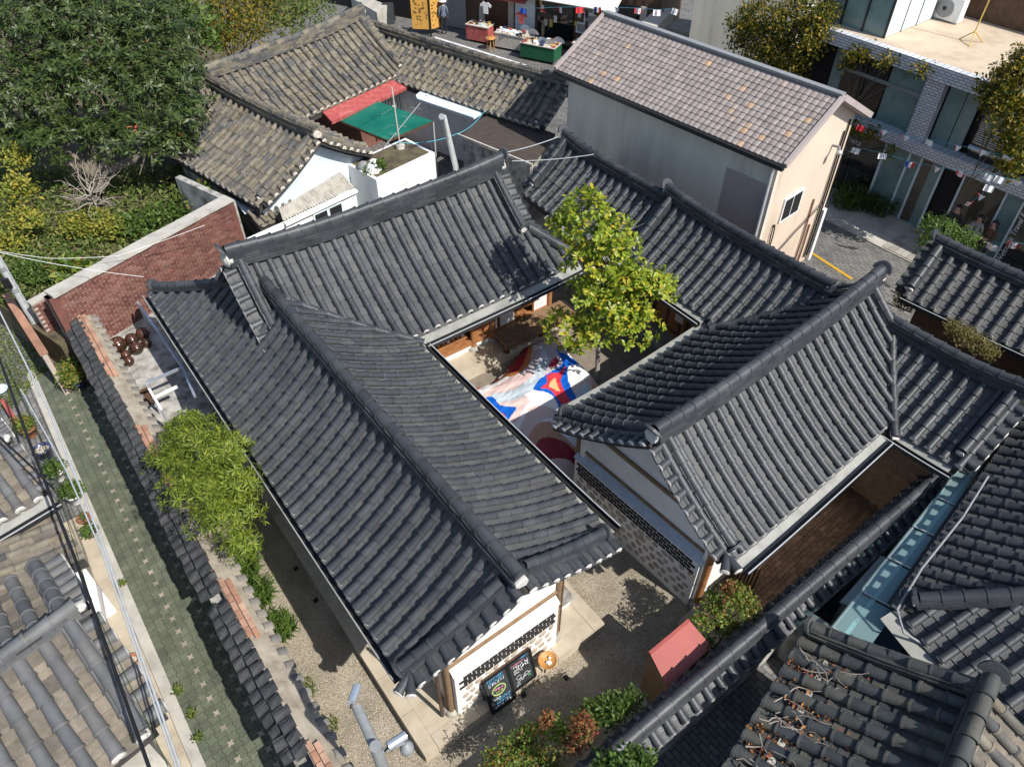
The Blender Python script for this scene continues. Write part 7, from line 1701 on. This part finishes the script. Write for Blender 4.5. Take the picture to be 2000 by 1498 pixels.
aw = MB(); aw.slab([fS.at(1.6, -.5, 2.2), fS.at(4.0, -.5, 2.2), fS.at(4.0, -1.5, 2.5), fS.at(1.6, -1.5, 2.5)], .05, 0, up=(0, 0, 1)); aw.build('red_valance', M['redpaint'], St)
spanel('sign_board', 'steel', .4, Ls - .6, 3.15, 3.9, -1.6, -1.4)
for k in range(26): spanel('sign_rib', 'palesteel', .5 + k * .42, .56 + k * .42, 3.2, 3.85, -1.4, -1.37)
def goods(parent, x0, x1, v0, v1, z, n, seed, flat_=False):
    q = random.Random(seed); cs = ['white', 'paper', 'redpaint', 'bluepot', 'terracotta', 'bluewhite', 'yellowmetal', 'darkwood']
    for i in range(n):
        a, b = q.uniform(x0, x1 - .1), q.uniform(v0, v1 - .1); w = q.uniform(.08, .22); 
        fS.part('goods', q.choice(cs), parent, a, min(x1, a + w), b, min(v1, b + q.uniform(.08, .2)), z + .001 * i / n, z + q.uniform(.02, .12 if not flat_ else .04))
def stall(x0, x1, v0, v1, h, mt, label, n, seed):
    t = thing('market_stall', fS.at((x0 + x1) / 2, (v0 + v1) / 2, 0), label, 'stall'); fS.part('skirt', mt, t, x0, x1, v0, v1, .12, h - .03); fS.part('counter_top', 'oldmortar', t, x0 - .03, x1 + .03, v0 - .03, v1 + .03, h - .03, h)
    for a in (x0 + .08, x1 - .14):
        for b in (v0 + .05, v1 - .11): fS.part('leg', 'darkwood', t, a, a + .06, b, b + .06, 0, .12)
    goods(t, x0, x1, v0, v1, h, n, seed); return t
x_ = lambda px, py: su(px, py)
M['greencloth'] = flat('green_cloth', (.01, .09, .04), .8)
stall(x_(905, 85), x_(945, 95), -.9, -.2, .85, 'redpaint', 'stall with faded red plank front at the shop corner', 14, 1)
stall(x_(960, 100), x_(1012, 112), -.8, 0, .8, 'oldmortar', 'pale plank stall heaped with dark souvenirs', 30, 2)
gs = stall(x_(1018, 114), x_(1082, 128), -.3, .6, .8, 'greencloth', 'stall draped in dark green cloth with paper fans', 34, 3)
stall(x_(1112, 120), x_(1160, 128), -1.2, -.5, .8, 'redsheet', 'dark red stall with framed pictures behind', 20, 4)
# framed pictures, fans and hanging goods
fan = MB(); k_ = 14; fv = [(0, 0, 0)] + [(.3 * math.cos(math.pi * i / k_), 0, .3 * math.sin(math.pi * i / k_) + (.0)) for i in range(k_ + 1)]
fan.raw(fv, [(0, i + 1, i + 2) for i in range(k_)]); fan.raw([(x, .012, z) for x, y, z in fv], [(0, i + 2, i + 1) for i in range(k_)])
for i, (x, v, z) in enumerate(((1.0, .1, 0), (1.45, .2, 0), (-.1, -.2, .3), (.35, -.15, .2), (1.8, .0, .1))):
    o = link('paper_fan', fan.mesh('paper_fan', M['paper'] if i % 2 else M['bluewhite']), None, M=Matrix.Translation(fS.at(x_(1018, 114) + x, v, .8 + z)) @ Matrix(((sd2.x, sn.x, 0, 0), (sd2.y, sn.y, 0, 0), (0, 0, 1, 0), (0, 0, 0, 1))) @ Matrix.Rotation(-.3, 4, 'X'))
    tag(o, 'open paper fan standing on the green cloth stall', 'fan', 'paper fans on the green stall')
for i, (x, z) in enumerate(((6.5, 1.9), (6.8, 1.4), (6.4, .95))):
    t = thing('framed_picture', fS.at(x, -1.4, z), ['pale framed print hung highest by the shop door', 'middle framed print overlapping by the shop door', 'lowest framed print leaning by the shop door'][i], 'picture')
    spanel('frame', 'bluewhite', x, x + .8, z, z + .5, -1.5, -1.45, t); spanel('print', 'steel', x + .07, x + .73, z + .07, z + .43, -1.45, -1.44, t)
def shirt(x, v, z, mt, label):
    m = MB(); pts = [(-.12, 0), (.12, 0), (.14, .36), (.28, .3), (.32, .42), (.12, .56), (.05, .52), (-.05, .52), (-.12, .56), (-.32, .42), (-.28, .3), (-.14, .36)]
    F_ = [fS.at(x + a, v, z + b) for a, b in pts]; B_ = [p - sn * .04 for p in F_]; n = len(pts); m.raw(F_ + B_, [tuple(range(n)), tuple(range(2 * n - 1, n - 1, -1))] + [(i, n + i, n + (i + 1) % n, (i + 1) % n) for i in range(n)]); tag(m.build('tee_shirt', M[mt]), label, 'shirt')
shirt(x_(938, 92), -.5, 1.4, 'white', 'white tee shirt hanging in front of the souvenir shop'); shirt(x_(1005, 105), -.6, 1.2, 'redpaint', 'red garment hanging over the plank stall'); shirt(x_(1165, 120), -1.2, 1.6, 'reddish', 'pink garment hanging on a pale shop post')
rng2 = random.Random(6)
for i in range(14): spanel('hanging_goods', rng2.choice(['paper', 'white', 'redpaint', 'bluepot', 'oldmortar', 'darkwood', 'yellowmetal']), *(lambda a: (a, a + .16))(rng2.uniform(.2, 8.5)), *(lambda a: (a, a + rng2.uniform(.2, .4)))(rng2.uniform(.9, 2.0)), -1.5, -1.44)
# orange sign boards, stools, people
so = P(842, 72, 0); sg = thing('sign_board', so, 'folding orange sign with brush lettering beside the old ridge', 'sign'); M['orangesign'] = mat('orange_sign_board', [(.5, .26, .05), (.6, .34, .08)], scale=4, rough=.6)
for i, d_ in enumerate((Vector((-.95, .1, 0)), Vector((.8, .65, 0)))):
    m = MB(); d_ = d_.normalized(); a, b = so, so + d_ * (.95 if i == 0 else .8); m.slab([a + Vector((0, 0, .35)), b + Vector((0, 0, .35)), b + Vector((0, 0, 1.85)), a + Vector((0, 0, 1.85))], .05, 0, up=(0, -1, 0)); bo = m.build('board', M['orangesign'], sg)
    q = random.Random(i); m = MB()
    for k in range(26):
        u, h = q.uniform(.1, .8), q.uniform(.5, 1.7); p0 = a + d_ * u + Vector((0, -.012, h)); p1 = p0 + d_ * q.uniform(-.1, .12) + Vector((0, 0, q.uniform(-.12, .1))); m.bar(p0, p1, .03, .012, 0, up=(0, -1, 0))
    m.build('brush_lettering', M['blackcable'], bo)
m = MB(); m.tube([so, so + Vector((0, 0, 2.3))], .05, 8); m.build('post', M['blackmetal'], sg)
stl = P(958, 98, 0); t = thing('round_stool', stl, 'small round wooden stool in front of the stalls', 'stool'); lathe_obj('seat', [(.25, .55), (.27, .58), (.25, .62), (0, .62)], stl, 'traywood', t)
for k in range(4): a_ = k * 1.57; m = MB(); m.tube([stl + Vector((.2 * math.cos(a_), .2 * math.sin(a_), 0)), stl + Vector((.12 * math.cos(a_), .12 * math.sin(a_), .56))], .025, 6); m.build('leg', M['traywood'], t)
# stone stairs block and grey brick house right of the shop
m = MB(); fS.box(m, Ls + .6, Ls + 1.4, -2.5, 1.2, 0, 2.4); tag(m.build('stair_wall', M['oldmortar']), 'pale sloping stair wall right of the souvenir shop', 'wall')
st_ = thing('stairs', fS.at(Ls + 2.2, 0, 0), 'shaded stone stairs climbing beside the grey block wall', 'stairs')
for k in range(9): fS.part('step', 'stone', st_, Ls + 1.42, Ls + 2.9, -3.2, .9 - k * .32, k * .2, k * .2 + .2)
m = MB(); fS.box(m, Ls + 3.0, Ls + 7.5, -4, .2, 0, 5.5); tag(m.build('grey_block_house', M['greyblock'] if 'greyblock' in M else M['greywall']), 'grey blue block walled house behind the metal tile roof', 'building')
fS.part('dark_band', 'dark', St, -9.5, -3.2, -5, -1.6, 0, 3.2)
pc = fS.at(-4.2, -.6, 0); tt = thing('sandwich_board', pc, 'black sandwich board standing before the corner shop', 'sign'); 
for k in (-1, 1): m = MB(); m.slab([pc + Vector((-.3, k * .3, 0)), pc + Vector((.3, k * .3, 0)), pc + Vector((.3, 0, 1.0)), pc + Vector((-.3, 0, 1.0))], .03, 0); m.build('panel', M['board'], tt)
m = MB(); m.prism([V2(P(700, 20, 0)), V2(P(760, 45, 0)), V2(P(740, 60, 0)), V2(P(690, 30, 0))], 0, .9); tag(m.build('planter_wall', M['concrete']), 'low pale concrete planter wall behind the old roof corner', 'wall')
wire('gutter_strip', [P(850, 75, 3.0), P(1028, 130, 3.0)], .05, 'white', 'bright white pipe strip along the back of the shaded old ridge', 'pipe')
# ------------------------------------------------------------------ flags
def flagmesh(kind, mts):
    m = MB(); n = 6; w, h = .42, .3; z = lambda x: .04 * math.sin(x * 9)
    if kind == 'tri':
        for i in range(n):
            a, b = i / n, (i + 1) / n; m.raw([(w * (a - .5), z(a), 0), (w * (b - .5), z(b), 0), (w * (b - .5) * .0 + w * (b - .5) * .15, z(b) + .03, -h), (w * (a - .5) * .15, z(a) + .03, -h)], [(0, 1, 2, 3)], 1 if i in (0,) else 0)
    else:
        for i in range(n):
            a, b = i / n, (i + 1) / n; mi = (1 if i in (0, n - 1) else 0) if kind == 'bars' else (1 if i < 2 else 0 if i < 4 else 2) if kind == 'tri3' else 0
            m.raw([(w * (a - .5), z(a), 0), (w * (b - .5), z(b), 0), (w * (b - .5), z(b) + .03, -h), (w * (a - .5), z(a) + .03, -h)], [(0, 1, 2, 3)], mi)
        if kind in ('disc', 'bars'): 
            for sgn in (-.006, .075): m.raw([(.08 * math.cos(k * .785), sgn, -.15 + .08 * math.sin(k * .785)) for k in range(8)], [tuple(range(8))], 1)
            if kind == 'disc': 
                for sgn in (-.009, .078): m.raw([(.08 * math.cos(math.pi + k * .785), sgn, -.15 + .08 * math.sin(math.pi + k * .785)) for k in range(5)], [tuple(range(5))], 2)
    return m.mesh('flag', [M[x] for x in mts])
M['flagred'] = flat('flag_red', (.6, .03, .04), .7); M['flagblue'] = flat('flag_blue', (.02, .08, .4), .7)
fk = {'tri': flagmesh('tri', ('white', 'flagred')), 'bars': flagmesh('bars', ('white', 'flagred')), 'tri3': flagmesh('tri3', ('white', 'flagblue', 'flagred')), 'disc': flagmesh('disc', ('white', 'flagred', 'flagblue')), 'red': flagmesh('plain', ('flagred',)), 'blue': flagmesh('plain', ('flagblue',)), 'plain': flagmesh('plain', ('white',))}
def bunting(pts, off, kinds, label, group, sc=1.0, plane=None):
    ps = [plane(px, py) for px, py in pts]; wire('bunting_line', [p + Vector((0, 0, .01)) for p in ps], .006, 'cyan', label, 'line')
    q = random.Random(len(pts))
    names = {'tri': 'white pennant with a red edge on the ', 'bars': 'red barred white flag on the ', 'tri3': 'blue, white and red flag on the ', 'disc': 'white flag with red and blue disc on the ', 'red': 'plain red flag on the ', 'blue': 'plain blue flag on the ', 'plain': 'blank white flag on the '}
    for p, k in zip(ps, kinds):
        o = link('flag', fk[k], None, M=Matrix.Translation(p) @ Matrix.Rotation(math.atan2(sd2.y, sd2.x) + q.uniform(-.7, .7), 4, 'Z') @ Matrix.Rotation(q.uniform(-.6, .6), 4, 'X') @ Matrix.Diagonal((sc, sc, sc, 1))); tag(o, names[k] + group, 'flag', names[k] + group)
pC = lambda off: (lambda px, py: Vector(LB(px, py, yF(px, py, off), 1, 1, 1)[0]))
bunting([(1683, 246), (1727, 255), (1770, 266), (1816, 274), (1871, 285), (1921, 294), (1969, 306)], 0, ['red', 'tri', 'tri', 'plain', 'tri', 'tri', 'plain'], 'green string of pennants before the upper glass panes', 'upper string before the glass building', .6, pC(23.6))
bunting([(1674, 290), (1725, 300), (1779, 317), (1830, 327), (1877, 334), (1934, 342), (1988, 354)], 0, ['plain', 'disc', 'tri3', 'tri', 'bars', 'plain', 'plain'], 'green string of flags before the brick storey band', 'middle string before the glass building', .6, pC(23.2))
bunting([(1955, 346), (1934, 363), (1917, 381), (1896, 395)], 0, ['plain', 'plain', 'tri', 'bars'], 'short string of flags running down over the doorway', 'string above the doorway people', .6, pC(23.0))
bunting([(1940, 478), (1981, 474), (2020, 480)], 0, ['plain', 'bars', 'plain'], 'low flag string above the small tiled house', 'low string by the small tiled house', .7, pC(22.0))
pS = lambda px, py: (lambda u, v: (lambda d: Vector((d.x, d.y, d.z)) * ((sA + sn * .3).dot(sn) / (d.x * sn.x + d.y * sn.y)) + Vector((0, 0, CAM_H)))(Vector((u, CT + v * ST, -ST + v * CT))))((px - 1000) / F_PX, (749 - py) / F_PX)
bunting([(1022, 17), (1058, 17), (1094, 15), (1132, 15), (1167, 15), (1205, 16), (1247, 17), (1284, 20), (1320, 18)], 0, ['blue', 'red', 'bars', 'red', 'tri3', 'tri', 'bars', 'disc', 'disc'], 'thin flag string in front of the souvenir shop awning', 'string before the souvenir shop', .8, pS)
# ------------------------------------------------------------------ people
def person(loc, yaw, h, label, top, legs, hair='hair', long_hair=False, hat=None, pose='stand', scarf=None):
    """one skinned body: head, arms with hands, legs; clothing is set by region"""
    s = h / 1.7; V_ = []; E_ = []; R_ = []
    def v(x, y, z, r_, par=None):
        V_.append((x * s, y * s, z * s)); R_.append(r_ * s); i = len(V_) - 1
        if par is not None: E_.append((par, i))
        return i
    pel = v(0, 0, .93, .15); wa = v(0, 0, 1.08, .135, pel); ch = v(0, .01, 1.27, .16, wa); nk0 = v(0, 0, 1.42, .085, ch); nk = v(0, .0, 1.48, .055, nk0); hd = v(0, -.015, 1.57, .085, nk); h2 = v(0, -.02, 1.63, .092, hd); h3_ = v(0, -.005, 1.69, .06, h2)
    for sx in (-1, 1):
        sh = v(sx * .16, 0, 1.38, .07, nk0); el = v(sx * .23, .04, 1.12, .048, sh)
        if pose == 'fold': wr = v(sx * .06, -.17, 1.08, .034, el); hb = v(sx * -.02, -.18, 1.09, .032, wr)
        else: wr = v(sx * .24, -.06, .9, .034, el); hb = v(sx * .24, -.09, .83, .034, wr)
        for k, (dx, l) in enumerate(((-.022, .07), (-.008, .085), (.008, .08), (.022, .065))): f1_ = v(V_[hb][0] / s + dx, V_[hb][1] / s - .012, V_[hb][2] / s - l * .55, .0095, hb); v(V_[hb][0] / s + dx, V_[hb][1] / s - .03, V_[hb][2] / s - l, .0085, f1_)
        v(V_[hb][0] / s - sx * .04, V_[hb][1] / s - .03, V_[hb][2] / s - .03, .0095, hb)
        hp_ = v(sx * .09, 0, .87, .1, pel); kn = v(sx * .1, -.02, .5, .062, hp_); an_ = v(sx * .1, .02, .09, .042, kn); v(sx * .11, -.12, .04, .038, an_)
    me = bpy.data.meshes.new('person'); me.from_pydata(V_, E_, []); o = bpy.data.objects.new('tmp', me); COL.objects.link(o)
    o.modifiers.new('skin', 'SKIN'); 
    for i, r_ in enumerate(R_): me.skin_vertices[0].data[i].radius = (r_, r_ * (.8 if i in (0, 1, 2) else 1))
    me.skin_vertices[0].data[0].use_root = True
    o.modifiers.new('sub', 'SUBSURF').levels = 1; o.modifiers['sub'].render_levels = 1
    bpy.context.view_layer.update(); m2 = bpy.data.meshes.new_from_object(o.evaluated_get(bpy.context.evaluated_depsgraph_get())); bpy.data.objects.remove(o)
    for mt in (M['skin'], M[top], M[legs], M['blackmetal']): m2.materials.append(mt)
    for p in m2.polygons:
        c = p.center / s; hand = c.z < .9 and abs(c.x) > .19 if pose != 'fold' else (c.y < -.15 and abs(c.x) < .1 and c.z < 1.2)
        p.material_index = 0 if c.z > 1.45 or hand else 1 if c.z > .92 else 3 if c.z < .085 else 2; p.use_smooth = True
    t = link('person', m2, None, M=Matrix.Translation(loc) @ Matrix.Rotation(yaw, 4, 'Z')); tag(t, label, 'person')
    hm = MB(); hm.lathe([(.093 * s, 1.57 * s), (.102 * s, 1.63 * s), (.09 * s, 1.69 * s), (.05 * s, 1.735 * s), (0, 1.745 * s)], 12, (0, .018 * s, 0))
    if long_hair:
        for k in range(9):
            a_ = math.pi * k / 8; x, y = .09 * math.cos(a_), .03 + .075 * math.sin(a_); hm.tube([Vector((x, y, 1.66)) * s, Vector((x * 1.15, y * 1.1, 1.48)) * s, Vector((x * 1.1, y - .02, 1.3)) * s], .028 * s, 6)
    hm.build('hair', M[hair], t)
    fm = MB()
    for sx in (-1, 1): fm.lathe([(0, -.008 * s), (.011 * s, 0), (0, .008 * s)], 6, Vector((sx * .034, -.108, 1.615)) * s)
    fm.build('eyes', M['blackmetal'], t); fm = MB(); fm.lathe([(.018 * s, -.02 * s), (.012 * s, .0), (.005 * s, .035 * s), (0, .04 * s)], 6, Vector((0, -.11, 1.585)) * s); fm.build('nose', M['skin'], t)
    fm = MB(); fm.box(Vector((0, -.1, 1.54)) * s, (.045 * s, .02 * s, .012 * s)); fm.build('mouth', M['terracotta'], t)
    fm = MB()
    for sx in (-1, 1): fm.lathe([(0, -.025 * s), (.014 * s, 0), (0, .03 * s)], 6, Vector((sx * .098, 0, 1.6)) * s)
    fm.build('ears', M['skin'], t)
    if hat: lathe_o = MB(); lathe_o.lathe([(.2 * s, 1.66 * s), (.19 * s, 1.675 * s), (.11 * s, 1.69 * s), (.105 * s, 1.78 * s), (.06 * s, 1.81 * s), (0, 1.81 * s)], 16); lathe_o.build('sun_hat', M[hat], t)
    if scarf:
        sm = MB(); sm.tube([Vector((.11 * math.cos(a_ * .7), .1 * math.sin(a_ * .7) - .01, 1.44 - .01 * a_)) * s for a_ in range(10)], .04 * s, 8)
        for sx in (-1, 1): sm.tube([Vector((sx * .08, -.12, 1.42)) * s, Vector((sx * .1, -.19, 1.2)) * s, Vector((sx * .06, -.19, .95)) * s], [.045 * s, .06 * s, .05 * s], 8)
        sm.build('scarf', M[scarf], t)
    return t
M['suit'] = flat('dark_suit', (.02, .021, .026), .7); M['coat'] = flat('grey_coat', (.3, .29, .28), .9); M['denim'] = flat('blue_grey_cloth', (.12, .15, .2), .9)
fy = math.atan2(eC.y, eC.x)
person(P(1833, 490, .1), fy + .2, 1.72, 'man in a dark suit with folded arms before the doorway', 'suit', 'suit', pose='fold')
person(P(1876, 505, .1), fy + .05, 1.62, 'woman in a pale grey shawl looking up beside the doorway', 'coat', 'suit', long_hair=True, pose='fold', scarf='coat')
person(P(1903, 515, .1), fy - .1, 1.6, 'dark haired woman in a brown coat behind the street bush', 'darkwood', 'suit', long_hair=True, pose='fold')
person(P(868, 68, .0), 3.4, 1.68, 'person in a pale sun hat walking past the orange sign', 'denim', 'suit', hat='paper')
# street bush in front of the people and plant on the small house eave
hb = P(1840, 500, 0)
tH = thing('street_tree', Vector((12.3, 18.1, 0)), 'small feathery bright green tree behind the little tiled house', 'tree')
lob = [LB(1830, 450, 17.9, .55, .5, .3), LB(1870, 470, 17.6, .5, .45, .3), LB(1815, 485, 17.6, .35, .35, .25), LB(1850, 495, 17.4, .4, .4, .2)]
foliage('crown', lob, 330, 8, .13, LEAF_LONG, M['green'], tH, seed=101, whorl=False, jitter=.15, shell=.35, up=.3); branches(tH, (12.3, 18.1, 0), [l[0] for l in lob], .05, 4)
lob = [LB(1880, 655, 13.9, .4, .3, .2), LB(1915, 675, 13.6, .35, .3, .2), LB(1860, 640, 14.1, .25, .25, .15), LB(1935, 690, 13.5, .2, .2, .15)]
M['dryplant'] = leafmat('dry_olive_leaf', [(.1, .08, .03), (.17, .15, .05), (.22, .16, .07), (.14, .16, .04)], rough=.7)
tP = thing('eave_plant', (lob[0][0][0], lob[0][0][1], 2.4), 'sprawling dry olive plant over the small tiled house eave', 'plant'); foliage('leaves', lob, 420, 7, .06, LEAF_SMALL, M['dryplant'], tP, seed=103, whorl=False, jitter=.1, shell=.2, low=-.5)
m = MB()
for k in range(14): l = lob[k % 4]; m.tube([Vector(lob[0][0]) - Vector((0, 0, .2)), Vector(l[0]) + rdir(rng) * .15], .008, 5)
m.build('stems', M['twig'], tP)
for i, (px, py, lab) in enumerate(((1760, 585, 'small ivy clump at the low end of the little tiled roof'), )):
    shrub('ivy_clump', (px, py), 1.5, [LB(1765, 590, P(1765, 590, 2.0).y, .2, .2, .2)], 40, 'ivy', lab, size=.09, seed=110)
bush('low_bush', (1200, 775), [LB(1205, 770, P(1205, 775, .3).y, .25, .22, .2)], 60, 'dark low bush at the foot of the courtyard tree', 'green', seed=120, size=.09)
bush('low_bush', (1240, 1490), [LB(1240, 1490, 3.9, .3, .2, .2), LB(1190, 1495, 3.95, .2, .2, .2)], 80, 'broad leaved weeds on the far side of the garden wall coping', 'green', seed=121, size=.13)
